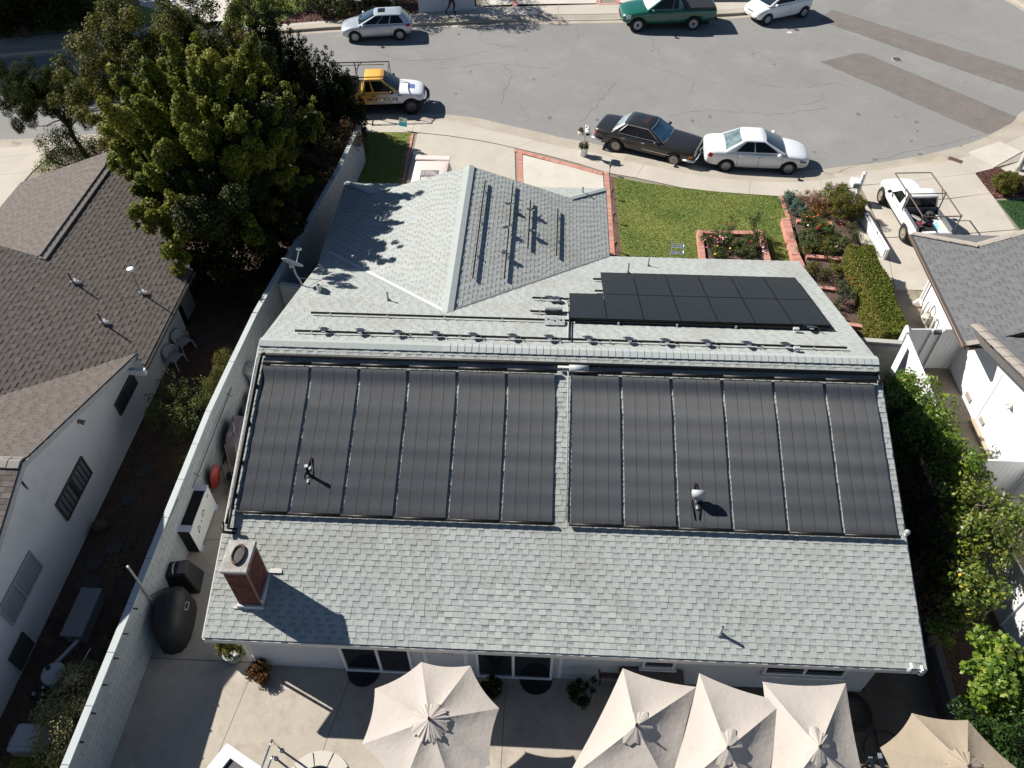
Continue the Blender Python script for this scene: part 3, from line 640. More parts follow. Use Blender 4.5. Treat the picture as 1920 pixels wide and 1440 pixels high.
# chimney: every brick is laid
M_BRK = mat('chimney_brick', [(.085, .026, .018), (.135, .036, .024), (.18, .05, .034)], .85, tone='rand', fine=.15, fs=60)
cx0, cx1, cy0, cy1 = .76, 1.26, .72, 1.45; cz0, cz1 = HE+S*cy0-.1, 4.13
chm = MB().box(((cx0+cx1)/2, (cy0+cy1)/2, (cz0+cz1)/2), (cx1-cx0+.03, cy1-cy0+.03, cz1-cz0)).build('chimney', M_MORTAR, house)
bme = {}
def brick_obj(c, dx, dy, parent, h=.066):
    key = (round(dx, 3), round(dy, 3))
    if key not in bme:
        b = MB().box((0, 0, 0), (dx, dy, h)); me = bpy.data.meshes.new('brick'); me.from_pydata(b.v, [], b.f); me.materials.append(M_BRK); bme[key] = me
    o = bpy.data.objects.new('brick', bme[key]); COL.objects.link(o); o.parent = parent; off = WM[parent.name].translation; o.location = (c[0]-off.x, c[1]-off.y, c[2]-off.z)
nc = int((cz1-cz0-.02)/.084)
for k in range(nc):
    z = cz0+.042+k*.084; o2 = k % 2
    for i in range(2):           # near and far faces
        w = (cx1-cx0)
        for yy in (cy0, cy1):
            if z < HE+S*yy-.1: continue
            cut = [0, .235, w] if o2 else [0, .12, .36, w][0:4]
            if i == 0:
                for a, b in zip(cut[:-1], cut[1:]): brick_obj((cx0+(a+b)/2, yy, z), b-a-.012, .05, chm)
    for xx in (cx0, cx1):
        cut = [.03, .25, .49, cy1-cy0-.03] if o2 else [.03, .13, .37, .60, cy1-cy0-.03]
        for a, b in zip(cut[:-1], cut[1:]):
            if z > HE+S*(cy0+b)-.15: brick_obj((xx, cy0+(a+b)/2, z), .05, b-a-.012, chm)
cap = MB(); M_CCAP = mat('chimney_cap', (.40, .39, .37), .9, col2=(.23, .21, .19), vs_=4, var=.9, fine=.25, fs=30)
cap.box(((cx0+cx1)/2, (cy0+cy1)/2, cz1+.05), (cx1-cx0+.12, cy1-cy0+.10, .10)); cap.build('chimney_cap', M_CCAP, chm, bevel=.02)
MB().lathe([(.13, 0), (.145, .0), (.15, .06), (.12, .065), (.11, .0), (.10, -.03), (0, -.03)], ((cx0+cx1)/2+.01, (cy0+cy1)/2+.02, cz1+.10), 18, sx=1.0, sy=1.75).build('flue', mat('sooty_clay', (.12, .075, .055), .9, col2=(.02, .018, .017), vs_=9), chm, smooth=True)
MB().lathe([(.105, 0), (0, .001)], ((cx0+cx1)/2+.01, (cy0+cy1)/2+.02, cz1+.135), 14, sx=1.0, sy=1.75).build('flue_mouth', M_BLACK, chm)
mb = MB(); mb.box(((cx0+cx1)/2, cy0-.045, HE+S*cy0+.03), (.62, .07, .14)); mb.box((cx1+.05, (cy0+cy1)/2, HE+S*(cy0+.4)+.05), (.05, cy1-cy0, .22)); mb.build('chimney_flashing', mat('lead_flashing', (.45, .46, .46), .6), chm)
M_TAB = mat('tab_grey', (.42, .40, .39), .7); strip((cx1+.05, 1.5, HE+S*1.5), (cx1+.35, 1.5, HE+S*1.5), .13, M_TAB, 'flashing_tab', house, .03); strip((cx0-.16, .66, HE+S*.66), (cx0+.1, .66, HE+S*.66), .06, M_TAB, 'flashing_tab', house, .03)

# vent pipes fixed in the roof
M_PIPE = mat('grey_vent_pipe', (.34, .36, .37), .6); M_FLASH = mat('pipe_flashing', (.21, .225, .225), .8)
def vent(p, h=.4, r=.035, m=M_PIPE, cap=0, parent=house, nrm=(0, -S, 1), fl=.22):
    p = Vector(p); mb = MB().tube([p-V3(0, 0, .1), p+V3(0, 0, h)], r, 10); o = mb.build('vent_pipe', m, parent)
    MB().lathe([(fl*.42, .0), (r*1.9, .03), (r*1.25, .10), (r, .10)], tuple(p), 14).build('pipe_flashing', M_FLASH, parent, smooth=True)
    MB().lathe([(r*.82, 0), (0, .001)], (p.x, p.y, p.z+h+.002), 10).build('pipe_mouth', M_BLACK, parent)
    if cap == 1:
        MB().lathe([(r*1.9, 0), (r*2.0, .0), (r*2.0, .10), (r*1.5, .12), (0, .12)], (p.x, p.y, p.z+h), 14).build('vent_cap', M_PIPE, parent, smooth=True)
vent(PN(1350, 1189, NEARP), .36, .035); vent(PN(600, 549, FARP), .32, .07, mat('pale_vent', (.55, .56, .54), .5), fl=.5)
vent(PN(728, 564, FARP), .34, .03); vent(PN(1177, 512, FARP), .40, .03); vent(PN(1215, 499, FARP), .34, .025); vent(PN(999, 347, WLP) if False else (9.0, 18.0, HE+.25), .3, .03)
# ------------------------------------------------------------------ the house on the left
nh_ = thing('house', 'cool white stucco house with brown shingle roofs at the left edge', 'house', (-8, 7, 0))
M_SB = [(.078, .064, .056), (.106, .088, .078), (.14, .12, .108)]
M_BSA = mat('brown_shingle', M_SB, .93, tone='attr', fine=.2, fs=50); M_BSR = mat('brown_shingle_piece', M_SB, .93, tone='rand', fine=.2, fs=50); M_BDK = mat('brown_shingle_base', (.045, .038, .035), .95)
M_BCAP = mat('brown_cap', (.25, .225, .205), .9, var=.2, vs_=4, fine=.2)
se, sl, sc = .376, .358, .345
DARKP = ((se, 0, 1), 2.4+se*-4.5); LITP = ((0, sc, 1), 2.4+sc*9.31); GARP = ((-sl, 0, 1), 2.4+sl*13.0); SOUP = ((0, -sc, 1), 4.4976-sc*3.23)
ye = 18.2; XR = -8.53
dk = [(-4.5, 8.5), (-4.5, 13.1), (-6.0, 14.9), (-6.0, ye), (XR, ye), (XR, 11.75), (-15, 11.75), (-15, 9.31-1.09*10.5), (-4.85, 8.93)]
r1 = MB().slab([V3(*pt(x, y, DARKP))-V3(0, 0, .008) for x, y in dk], .14).build('roof', M_BDK, nh_)
li = [(-4.85, 8.95), (-4.85, 3.23), (-10.1, 3.23)]
r2 = MB().slab([V3(*pt(x, y, LITP))-V3(0, 0, .008) for x, y in li], .14).build('roof', M_BDK, nh_)
ga = [(XR, 11.75), (XR, ye), (-13, ye), (-13, 11.75)]
r3 = MB().slab([V3(*pt(x, y, GARP))-V3(0, 0, .008) for x, y in ga], .14).build('roof', M_BDK, nh_)
so_ = [(-4.85, 3.23), (-15, 3.23), (-15, -2.85), (-4.85, -2.85)]
r4 = MB().slab([V3(*pt(x, y, SOUP))-V3(0, 0, .008) for x, y in so_], .14).build('roof', M_BDK, nh_)
kd, kl, kc = math.hypot(1, se), math.hypot(1, sl), math.hypot(1, sc)
roof_shingles(r1, [((-4.5, 0, 2.4), (0, 1, 0), (-1/kd, 0, se/kd), [(y, (-4.5-x)*kd) for x, y in dk]),
                   ((-4.85, 9.31, 2.4), (-1, 0, 0), (0, -1/kc, sc/kc), [(-4.85-x, (9.31-y)*kc) for x, y in li]),
                   ((-4.85, -2.85, 2.4), (1, 0, 0), (0, 1/kc, sc/kc), [(x+4.85, (y+2.85)*kc) for x, y in so_])], M_BSA, M_BSR, expo=.142, wr=(.14, .30), thick=.010, seed=11, dark=.48)
roof_shingles(r3, [((-13, 0, 2.4), (0, -1, 0), (1/kl, 0, sl/kl), [(-y, (x+13)*kl) for x, y in ga])], M_BSA, M_BSR, expo=.15, wr=(.14, .30), thick=.007, nparts=0, seed=12, dark=.5)
caps(r1, (XR, ye, pt(XR, ye, DARKP)[2]), (XR, 11.7, pt(XR, 11.7, DARKP)[2]), .34, M_BCAP, step=.28, slope=(.36, .36), th=.03, lift=.03)
caps(r1, (-4.85, 3.23, 4.50), (-15, 3.23, 4.50), .34, M_BCAP, step=.3, slope=(.34, .34), th=.03, lift=.03)
WX = -5.35
mb = MB().box((-9.8, 15.2, 1.1), (5.9, 5.0, 2.2)); prof = [(-9, 0), (12.75, 0), (12.75, 2.35), (9.3, 2.35), (3.23, 4.40), (-2.85, 2.3), (-9, 2.3)]
vs = [(WX, y, z) for y, z in prof]+[(-12.5, y, z) for y, z in prof]; n = len(prof)
mb.add(vs, [tuple(range(n))[::-1], tuple(range(n, 2*n))]+[(i, (i+1) % n, n+(i+1) % n, n+i) for i in range(n)]); mb.build('wall', M_STUCCO_L, nh_)
for a, b in (((-4.83, 9.31, 2.4), (-4.83, 3.23, 4.5)), ((-4.83, 3.23, 4.5), (-4.83, -2.85, 2.4)), ((XR, ye+.02, 3.93), (-13, ye+.02, 2.33)), ((-13.02, ye, 2.4), (-13.02, 11.75, 2.4))): fascia(a, b, parent=nh_, m=mat('grey_fascia', (.42, .42, .40), .7, var=.15), h=.16)
mb = MB().tube([(-4.44, 8.5, 2.33), (-4.44, 13.1, 2.33)], .055, 6); mb.build('gutter', mat('dark_gutter', (.05, .045, .04), .6), nh_)
MB().box((-4.72, 8.42, 2.26), (.5, .14, .20)).build('eave_return', M_STUCCO_L, nh_)
def side_window(parent, pa, pb, X, m_frame, m_l, m_r, name='window', split=.5, blinds=False):
    """window on a wall facing +X; pa, pb: (y, z) corners"""
    y0, y1 = sorted((pa[0], pb[0])); z0, z1 = sorted((pa[1], pb[1])); fw = .045; fr = MB(); d = .06
    ym = lerp(y0, y1, split)
    for c, s in (((X+d/2, (y0+y1)/2, z0+fw/2), (d, y1-y0, fw)), ((X+d/2, (y0+y1)/2, z1-fw/2), (d, y1-y0, fw)), ((X+d/2, y0+fw/2, (z0+z1)/2), (d-.004, fw, z1-z0-2*fw)), ((X+d/2, y1-fw/2, (z0+z1)/2), (d-.004, fw, z1-z0-2*fw)), ((X+d/2, ym, (z0+z1)/2), (d-.002, fw, z1-z0-2*fw))): fr.box(c, s)
    f = fr.build(name, m_frame, parent)
    for a, b, m in ((y0+fw, ym-fw/2, m_l), (ym+fw/2, y1-fw, m_r)): MB().box((X+.02, (a+b)/2, (z0+z1)/2), (.02, b-a, z1-z0-2*fw)).build('pane', m, f)
    if blinds:
        n = 9
        for k in range(n):
            y = lerp(y0+fw, y1-fw, (k+.5)/n)
            if abs(y-ym) > .04: MB().box((X+.036, y, (z0+z1)/2), (.006, (y1-y0)/n*.62, z1-z0-.12)).build('blind_slat', mat('vertical_blind', (.12, .125, .13), .6), f)
    return f
M_BRZ = mat('bronze_frame', (.05, .05, .045), .5); M_GL2 = mat('grey_glass', (.055, .06, .065), .15, spec=.7); M_SCR = mat('window_screen', (.02, .022, .024), .7)
def yz(x, y): p = GX(x, y, WX); return (p[1], p[2])
side_window(nh_, yz(225, 780), yz(245, 697), WX, M_BRZ, M_SCR, M_GL2); side_window(nh_, yz(125, 977), yz(150, 855), WX, M_BRZ, M_SCR, M_GL2, blinds=True)
side_window(nh_, yz(22, 1173), yz(53, 1032), WX, mat('white_window_frame', (.35, .36, .35), .6), mat('pale_blind', (.25, .26, .27), .7), mat('pale_blind', (.25, .26, .27), .7), split=.45)
p0, p1 = yz(37, 1258), yz(40, 1184); MB().box((WX+.03, (p0[0]+p1[0])/2, (p0[1]+p1[1])/2), (.06, abs(p1[0]-p0[0]), abs(p1[1]-p0[1]))).build('access_panel', mat('dark_green_panel', (.05, .055, .05), .7), nh_, bevel=.01)
p = GX(147, 790, WX); mb = MB().sphere(p, .07, 8, 6); mb.tube([p, (p[0]+.16, p[1]+.05, p[2]-.05)], .035, 8); mb.tube([p, (p[0]+.16, p[1]-.06, p[2]-.05)], .035, 8); mb.build('flood_light', mat('old_brass', (.16, .13, .10), .6), nh_, smooth=True)
for k in range(4):
    p = GX(34+4*k, 898+k*4, WX); MB().box((WX+.012, p[1], p[2]), (.02, .04, .34)).build('vent_slit', mat('slit_shadow', (.16, .16, .16), .8), nh_)
p = GX(345, 555, WX); MB().box((WX+.03, p[1], .9), (.06, .8, 1.5)).build('side_door', mat('grey_door', (.20, .21, .22), .6), nh_, bevel=.01)
def cross_vent(x, y, h, lab_dish=False):
    p = Vector(P_(x, y, DARKP[0], DARKP[1])); mb = MB().tube([p-V3(0, 0, .1), p+V3(0, 0, h)], .03 if not lab_dish else .025, 8)
    mb.build('vent_pipe', mat('beige_pipe', (.30, .26, .21), .7) if lab_dish else mat('brown_pipe', (.10, .08, .075), .7), nh_)
    if lab_dish: MB().lathe([(.02, -.06), (.10, -.05), (.115, .03), (.10, .04), (0, .045)], (p.x, p.y, p.z+h), 16).build('vent_cap', M_TRIM, nh_, smooth=True)
    Mx = Matrix.Translation(p+V3(.06, .02, .05))@Matrix.Rotation(math.atan(se), 4, 'Y')@Matrix.Rotation(.5, 4, 'Z'); mb = MB().box((0, 0, 0), (.24, .07, .03), M=Mx).box((.01, 0, .02), (.07, .2, .02), M=Mx); mb.build('pipe_flashing', mat('lead_white', (.5, .51, .52), .6), nh_)
cross_vent(137, 530, .42); cross_vent(265, 550, 1.0, True); cross_vent(192, 606, .45)

# ------------------------------------------------------------------ the house on the right
nr = thing('house', 'bright white stucco house with charcoal shingle roof at the right edge', 'house', (25, 8, 0))
M_SG = [(.085, .087, .093), (.112, .114, .12), (.14, .142, .148)]
M_GSA = mat('charcoal_shingle', M_SG, .93, tone='attr', fine=.15, fs=50); M_GSR = mat('charcoal_shingle_piece', M_SG, .93, tone='rand', fine=.15, fs=50); M_GDK = mat('charcoal_base', (.07, .07, .075), .95)
M_GCAP = mat('taupe_cap', (.33, .30, .265), .9, col2=(.24, .20, .17), vs_=2.2, var=.8, fine=.15)
sp, sq = .44, .30
RP = ((-sp, 0, 1), 2.6-sp*20.72); RQ = ((0, sq, 1), 2.72+sq*11.3); RH = ((0, .44, 1), 2.6+.44*16.0)
xh, yh = 22.22, 14.5
a1_ = [(20.72, 10.3), (20.72, 16.0), (xh, yh), (31, yh), (31, 10.3)]
q1 = MB().slab([V3(*pt(x, y, RP))-V3(0, 0, .008) for x, y in a1_], .14).build('roof', M_GDK, nr)
a2_ = [(20.72, 16.0), (24.7, 16.0), (xh+1.0, yh), (xh, yh)]
q2 = MB().slab([V3(*pt(x, y, RH))-V3(0, 0, .008) for x, y in a2_], .14).build('roof', M_GDK, nr)
a3_ = [(21.2, 11.3), (32, 11.3), (32, 4.5), (21.2, 4.5)]
q3 = MB().slab([V3(*pt(x, y, RQ))-V3(0, 0, .008) for x, y in a3_], .14).build('roof', M_GDK, nr)
kp, kq = math.hypot(1, sp), math.hypot(1, sq); kh = math.hypot(1, .44)
roof_shingles(q1, [((20.72, 0, 2.6), (0, -1, 0), (1/kp, 0, sp/kp), [(-y, (x-20.72)*kp) for x, y in a1_]),
                   ((0, 16.0, 2.6), (-1, 0, 0), (0, -1/kh, .44/kh), [(-x, (16.0-y)*kh) for x, y in a2_]),
                   ((0, 11.3, 2.72), (-1, 0, 0), (0, -1/kq, sq/kq), [(-x, (11.3-y)*kq) for x, y in a3_])], M_GSA, M_GSR, expo=.14, wr=(.16, .32), thick=.009, seed=21, dark=.5, nparts=250)
caps(q1, (20.72, 16.0, 2.6), (xh, yh, pt(xh, yh, RP)[2]), .24, M_GCAP, step=.38, slope=(.1, .1), th=.03); caps(q1, (24.9, yh+.03, pt(24.9, yh, RP)[2]), (xh, yh+.03, pt(xh, yh, RP)[2]), .20, M_GCAP, step=.42, slope=(.05, .3), th=.03)
caps(q1, (21.2, 4.5, pt(21.2, 4.5, RQ)[2]), (21.15, 11.0, pt(21.2, 11.0, RQ)[2]), .32, M_GCAP, step=.5, slope=(.12, .12), th=.04, lift=.03); caps(q1, (21.3, 10.35, 2.76), (20.75, 10.35, 2.62), .18, M_GCAP, step=.6, slope=(.05, .05), th=.03)
M_BRW = mat('white_render', (.80, .80, .79), .85, fine=.03, fs=40, bump=.003, bs=80)
prof = [(-9, 0), (15.4, 0), (15.4, 2.62), (11.3, 2.62), (4.5, 4.6), (-2.3, 2.6), (-9, 2.6)]
mb = MB(); vs = [(21.72, y, z) for y, z in prof]+[(30, y, z) for y, z in prof]; n = len(prof)
mb.add(vs, [tuple(range(n)), tuple(range(n, 2*n))[::-1]]+[((i+1) % n, i, n+i, n+(i+1) % n) for i in range(n)]); mb.build('wall', M_BRW, nr)
M_GUT = mat('brown_gutter', (.16, .12, .10), .35, metal=.4)
mb = MB().box((20.66, 13.15, 2.53), (.11, 5.7, .10)); mb.box((20.62, 13.15, 2.585), (.02, 5.7, .012)); mb.build('gutter', M_GUT, nr, bevel=.01); MB().tube([(20.72, 10.26, 2.5), (21.5, 10.26, 2.62)], .06, 6).build('fascia_end', M_GUT, nr)
fascia((21.05, 11.1, 2.72), (21.05, 4.5, 4.7), parent=nr, m=mat('dark_taupe', (.10, .09, .085), .7), h=.2, drop=.05)
p = G(1722, 572, .15); MB().tube([(20.75, p[1]+.7, 2.5), (21.2, p[1]+.5, 2.3), (21.62, p[1]+.2, 1.9), (21.62, p[1]+.2, .3), (21.35, p[1]+.1, .1)], .05, 8).build('downpipe', M_WHITE, nr)
for (x, y, w, h) in ((1817, 745, .38, .18), (1842, 790, .3, .16)):
    p = GX(x, y, 21.72); MB().box((21.70, p[1], p[2]), (.05, w, h)).build('wall_vent', mat('tan_vent', (.28, .25, .21), .7), nr)
p = GX(1898, 757, 21.72); mb = MB().tube([p, (p[0]-.18, p[1], p[2]-.02)], .05, 8); mb.tube([p, (p[0]-.14, p[1]-.14, p[2]-.06)], .05, 8); mb.build('flood_light', mat('cream_lamp', (.6, .57, .5), .5), nr, smooth=True)
mb = MB(); a = GX(1880, 702, 21.70); b = GX(1830, 785, 21.70); mb.tube([a, b], .012, 6); mb.build('conduit', M_TRIM, nr)
MB().box((21.68, 3.0, .07), (.16, 13.0, .14)).build('footing', mat('tan_footing', (.42, .34, .25), .9, var=.15), nr)
MB().box((25.5, 15.43, 1.1), (7.0, .08, 2.2)).build('garage_door', M_TRIM, nr)
# meter and gas pipes on the white wall
p = GX(1750, 595, 21.72); t = thing('gas_meter', 'grey gas meter with bent pipes on the white wall behind the vinyl gate', 'gas meter', (21.5, p[1], p[2]-.35))
M_MTR = mat('meter_grey', (.34, .34, .30), .6)
b = MB().box((0, 0, .3), (.20, .42, .34)); b.build('body', M_MTR, t, world=False, bevel=.05, seg=3); MB().lathe([(.12, 0), (.12, .06), (0, .07)], (-.10, 0, .33), 14, M=Matrix.Rotation(0, 4, 'Y')).build('dial', mat('meter_dial', (.45, .45, .42), .4), t, world=False)
MB().tube([(0, .12, .45), (0, .12, .8), (.02, .34, .86), (.02, .42, .6), (.02, .42, -.3)], .035, 8).build('inlet_pipe', mat('cream_pipe', (.60, .58, .50), .6), t, world=False, smooth=True)
MB().tube([(0, -.14, .42), (-.02, -.14, .7), (.05, -.38, .66), (.05, -.40, -.3)], .035, 8).build('outlet_pipe', mat('cream_pipe', (.60, .58, .50), .6), t, world=False, smooth=True)
# ------------------------------------------------------------------ things fixed on the roofs
AS = math.atan(S)
def ribbed(name, col, pitch):
    m = mat(name, col, .45, spec=.35, col2=tuple(c*1.9 for c in col), vs_=1.0, var=1.0, stretch=(.12, 1.7, 1)); nt = m.node_tree  # paler col2 bands paint a sheen into the rubber colour
    tc = nt.nodes.new('ShaderNodeTexCoord'); w = nt.nodes.new('ShaderNodeTexWave'); w.bands_direction = 'X'; w.inputs['Scale'].default_value = 1/pitch/3.14159*1.57
    nt.links.new(tc.outputs['Object'], w.inputs['Vector']); b = nt.nodes.new('ShaderNodeBump'); b.inputs['Distance'].default_value = .004; b.inputs['Strength'].default_value = .7
    nt.links.new(w.outputs['Fac'], b.inputs['Height']); nt.links.new(b.outputs[0], nt.nodes['Principled BSDF'].inputs['Normal']); return m
M_MAT = ribbed('pool_mat_rubber', (.0135, .0175, .024), .012)
M_HDR = mat('black_header', (.010, .009, .009), .45, spec=.3); M_CLAMP = mat('clamp_steel', (.5, .5, .5), .3, metal=.9)
LM = 3.93
def mat_z(v): return .055+.0032*math.sin(v*11.4+.6)+.0022*math.sin(v*7.1+1)+.045*math.exp(-((v-LM+.05)/.22)**2)-.02*math.exp(-((v-LM+.5)/.2)**2)
ORD = ['leftmost', 'second', 'third', 'fourth', 'fifth', 'sixth']
def pool_mat_label(i): return ('black pool heating mat, %s of the six left of the bare strip' % ORD[i]) if i < 6 else ('black pool heating mat, %s of the six right of the bare strip' % (['leftmost', 'second', 'third', 'fourth', 'fifth', 'rightmost'][i-6]))
pm = thing('pool_heating_mat', pool_mat_label(0), 'solar mat', (0, 0, 0), rot=(AS, 0, 0), group='pool heating mats on the roof')
w4 = 1.225/4
for k in range(4):
    mb = MB(); x0, x1 = k*w4+.004, (k+1)*w4-.004
    def fn(u, v, x0=x0, x1=x1):
        vv = v*LM; sag = .003*math.sin(math.pi*u); return (lerp(x0, x1, u)-.03*math.exp(-((vv-LM+.1)/.3)**2), vv, mat_z(vv)+sag)
    mb.grid(fn, 3, 60); o = mb.build('mat_strip', M_MAT, pm, world=False, smooth=True)
    sol = o.modifiers.new('th', 'SOLIDIFY'); sol.thickness = .012; es = o.modifiers.new('es', 'EDGE_SPLIT'); es.split_angle = math.radians(50)
for k in range(4):
    for v in (0, LM): MB().tube([(k*w4+w4/2, v, mat_z(v)+.0), (k*w4+w4/2, v+(.03 if v else -.03), mat_z(v)+.005)], .010, 6).build('clamp', M_HDR, pm, world=False)
MB().tube([(-.035, -.06, .10), (1.26, -.06, .10)], .042, 10).build('header_pipe', M_HDR, pm, world=False, smooth=True)
MB().tube([(-.035, LM+.07, .12), (1.26, LM+.07, .12)], .05, 10).build('header_pipe', M_HDR, pm, world=False, smooth=True)
for i in range(12):
    x = (.29+1.303*i) if i < 6 else (8.47+1.316*(i-6))
    place(pm, pt(x, 2.86, NEARP), rot=(AS, 0, 0), label=pool_mat_label(i), first=(i == 0), scale=(1.0 if i < 6 else 1.01, 1, 1))
def on(x, y, pl=NEARP, h=0.0): p = pt(x, y, pl); return V3(p[0], p[1], p[2]+h)
t = thing('water_pipe', 'long black return pipe above the pool heating mats', 'pipe', on(8, 6.9))
MB().tube([on(.25, 6.84, h=.09), on(8.0, 6.84, h=.09), on(16.42, 6.84, h=.09)], .055, 8).build('pipe', M_HDR, t, smooth=True)
for k in range(14): p = on(.9+1.18*k, 6.86, h=.02); MB().box(p, (.03, .12, .14)).build('bracket', M_CLAMP, t)
MB().tube([on(16.42, 6.9, h=.08), on(16.44, 6.7, h=.10), on(16.42, 6.55, h=.09)], .05, 8).build('elbow', M_HDR, t, smooth=True)
t = thing('water_pipe', 'black pipe down the left roof edge beside the pool heating mats', 'pipe', on(.1, 4))
MB().tube([on(.25, 6.86, h=.10), on(.15, 6.82, h=.11), on(.14, 6.5, h=.12), on(.14, 2.9, h=.12), on(.12, 2.45, h=.16)], .055, 10).build('pipe', M_HDR, t, smooth=True)
MB().tube([on(.22, 2.84, h=.13), on(.16, 2.82, h=.16), on(.17, 2.35, h=.16), on(.40, 2.33, h=.16)], .04, 10).build('pipe', M_HDR, t, smooth=True)
MB().tube([on(.02, 2.47, h=.2), on(.08, 2.24, h=.2), on(.40, 2.22, h=.2)], .04, 10).build('pipe', M_HDR, t, smooth=True)
MB().tube([on(.03, 6.8, h=.06), on(.03, 5.2, h=.06)], .016, 8).build('conduit', M_PIPE, t)
for y in (6.0, 5.0, 4.0, 3.2): MB().box(on(.14, y, h=.05), (.14, .03, .12)).build('bracket', M_HDR, t)
t = thing('sensor_conduit', 'thin pale conduit running down the bare strip between the mats', 'conduit', on(8.32, 5))
MB().tube([on(8.30, 6.75, h=.10), on(8.36, 6.6, h=.08), on(8.37, 2.9, h=.05)], .018, 8).build('conduit', mat('pvc_grey', (.45, .46, .46), .5), t, smooth=True); MB().box(on(8.3, 6.72, h=.13), (.45, .07, .05)).build('junction_box', M_FASCIA, t)
# vents that poke through the mats
def tvent(x, y, h, lab, long_=False):
    p = Vector(PN(x, y, NEARP)); t = thing('roof_vent', lab, 'vent pipe', p)
    MB().tube([p-V3(0, 0, .05), p+V3(0, 0, h)], .04, 10).build('pipe', M_HDR if not long_ else M_PIPE, t)
    if long_:
        MB().tube([p+V3(-.15, 0, h), p+V3(.15, 0, h)], .10, 14).build('hood', M_PIPE, t, smooth=True); MB().tube([p+V3(-.1, 0, h-.12), p+V3(.1, 0, h-.1)], .09, 10).build('collar', M_FLASH, t)
    else: MB().lathe([(.04, 0), (.05, 0), (.05, .04), (.04, .04)], tuple(p+V3(0, 0, h-.02)), 12).build('rim', M_PIPE, t); MB().lathe([(.04, 0), (0, .001)], tuple(p+V3(0, 0, h+.01)), 10).build('mouth', M_BLACK, t)
    for sg in (-1, 1): MB().tube([p+V3(sg*.05, -.45 if long_ else -.3, -.09), p+V3(sg*.11, 0, .06), p+V3(0, .42, .22)], .022, 6).build('split_riser', M_HDR, t, smooth=True)
    for q in (-.16, .0, .16): MB().box(p+V3(0, q, .07+q*S), (.05, .10, .02)).build('shingle_gap', M_CAP, t)
tvent(580, 893, .42, 'black vent pipe poking through the second pool heating mat'); tvent(1305, 942, .36, 'grey hooded roof vent poking through the third right hand mat', True)
p = Vector(PN(1085, 696, NEARP)); t = thing('roof_vent', 'grey half round roof vent hood just below the main ridge', 'roof vent', p); MB().tube([p+V3(-.26, 0, .10), p+V3(.26, 0, .10)], .095, 16).build('hood', M_PIPE, t, smooth=True); MB().box(p+V3(0, 0, .03), (.5, .18, .16)).build('base', M_FLASH, t)
p = Vector(PN(1698, 1003, NEARP)); t = thing('security_camera', 'small white dome camera at the right roof edge', 'camera', p); MB().sphere(p+V3(0, 0, .12), .07, 12, 8).build('dome', mat('lamp_grey_white', (.30, .31, .30), .6), t, smooth=True); MB().box(p+V3(0, 0, .03), (.06, .06, .12)).build('mount', M_WHITE, t)
for i, (x, y) in enumerate(((1706, 1257), (1726, 1262))):
    p = V3(*GY(x, y, -.05)); t = thing('floodlight', ('left' if i == 0 else 'right')+' one of two white lamp heads under the right eave corner', 'floodlight', p, group='lamp heads under the right eave corner')
    MB().lathe([(.02, .10), (.035, .08), (.065, -.02), (.055, -.03), (0, -.02)], tuple(p), 14, M=None).build('lamp_shade', mat('lamp_grey_white', (.30, .31, .30), .6), t, smooth=True); MB().box(p+V3(0, .05, .13), (.04, .12, .04)).build('bracket', M_WHITE, t)

# solar modules
M_PV = mat('solar_glass', (.006, .0075, .012), .22, spec=.30, var=.2, vs_=1.5); M_PVF = mat('black_frame', (.008, .009, .011), .5, spec=.3); M_CELL = mat('cell_line', (.011, .014, .022), .4, spec=.3)
HPV = .17
def fp(x, y): return Vector(PN(x, y, FARP, HPV))
TL, TR, BL0, BR = fp(1128, 512), fp(1492, 521), fp(1069, 597), fp(1556, 611)
xR = (TR.x+BR.x)/2; yB = (BL0.y+BR.y)/2; yT = (TL.y+TR.y)/2; xL = BL0.x; yM = (fp(1069, 548).y+fp(1300, 553).y)/2
mw = (xR-xL)/7; ml = (yT-yB)/2
def pv_label(r, c): return 'black solar module, %s of the %s row' % (['leftmost', 'second', 'third', 'fourth', 'fifth', 'sixth', 'rightmost'][c] if r == 0 else ['leftmost', 'second', 'third', 'fourth', 'fifth', 'rightmost'][c], 'lower longer' if r == 0 else 'upper shorter')
pv = thing('solar_module', pv_label(0, 0), 'solar panel', (0, 0, 0), rot=(-AS, 0, 0), group='solar modules on the far slope')
W_, H_ = mw-.014, ml*K-.014
fr = MB(); fr.box((W_/2, .009, 0), (W_, .018, .04)).box((W_/2, H_-.009, 0), (W_, .018, .04)).box((.009, H_/2, 0), (.018, H_-.036, .04)).box((W_-.009, H_/2, 0), (.018, H_-.036, .04)); fr.build('frame', M_PVF, pv, world=False)
g = MB().box((W_/2, H_/2, .006), (W_-.036, H_-.036, .02)).build('glass', M_PV, pv, world=False)
gl = MB()
for k in range(1, 10): gl.box((W_/2, H_*k/10, .0168), (W_-.05, .0035, .0012))
for k in range(1, 6): gl.box((W_*k/6, H_/2, .0168), (.0035, H_-.05, .0008))
gl.build('cell_grid', M_CELL, pv, world=False)
first = True
for r in (0, 1):
    for c in range(7-r):
        x = xL+mw*(c+r); y = yB+ml*r; place(pv, (x+.007, y+.007, zc(x, y, FARP)+HPV), rot=(-AS, 0, 0), label=pv_label(r, c), first=first); first = False
skirt = MB().box(((xL+xR)/2, yB-.012, zc(0, yB, FARP)+HPV-.04), (xR-xL, .012, .09)); t = thing('array_skirt', 'black skirt along the lower edge of the solar modules', 'array skirt', ((xL+xR)/2, yB, zc(0, yB, FARP))); skirt.build('skirt', M_PVF, t)
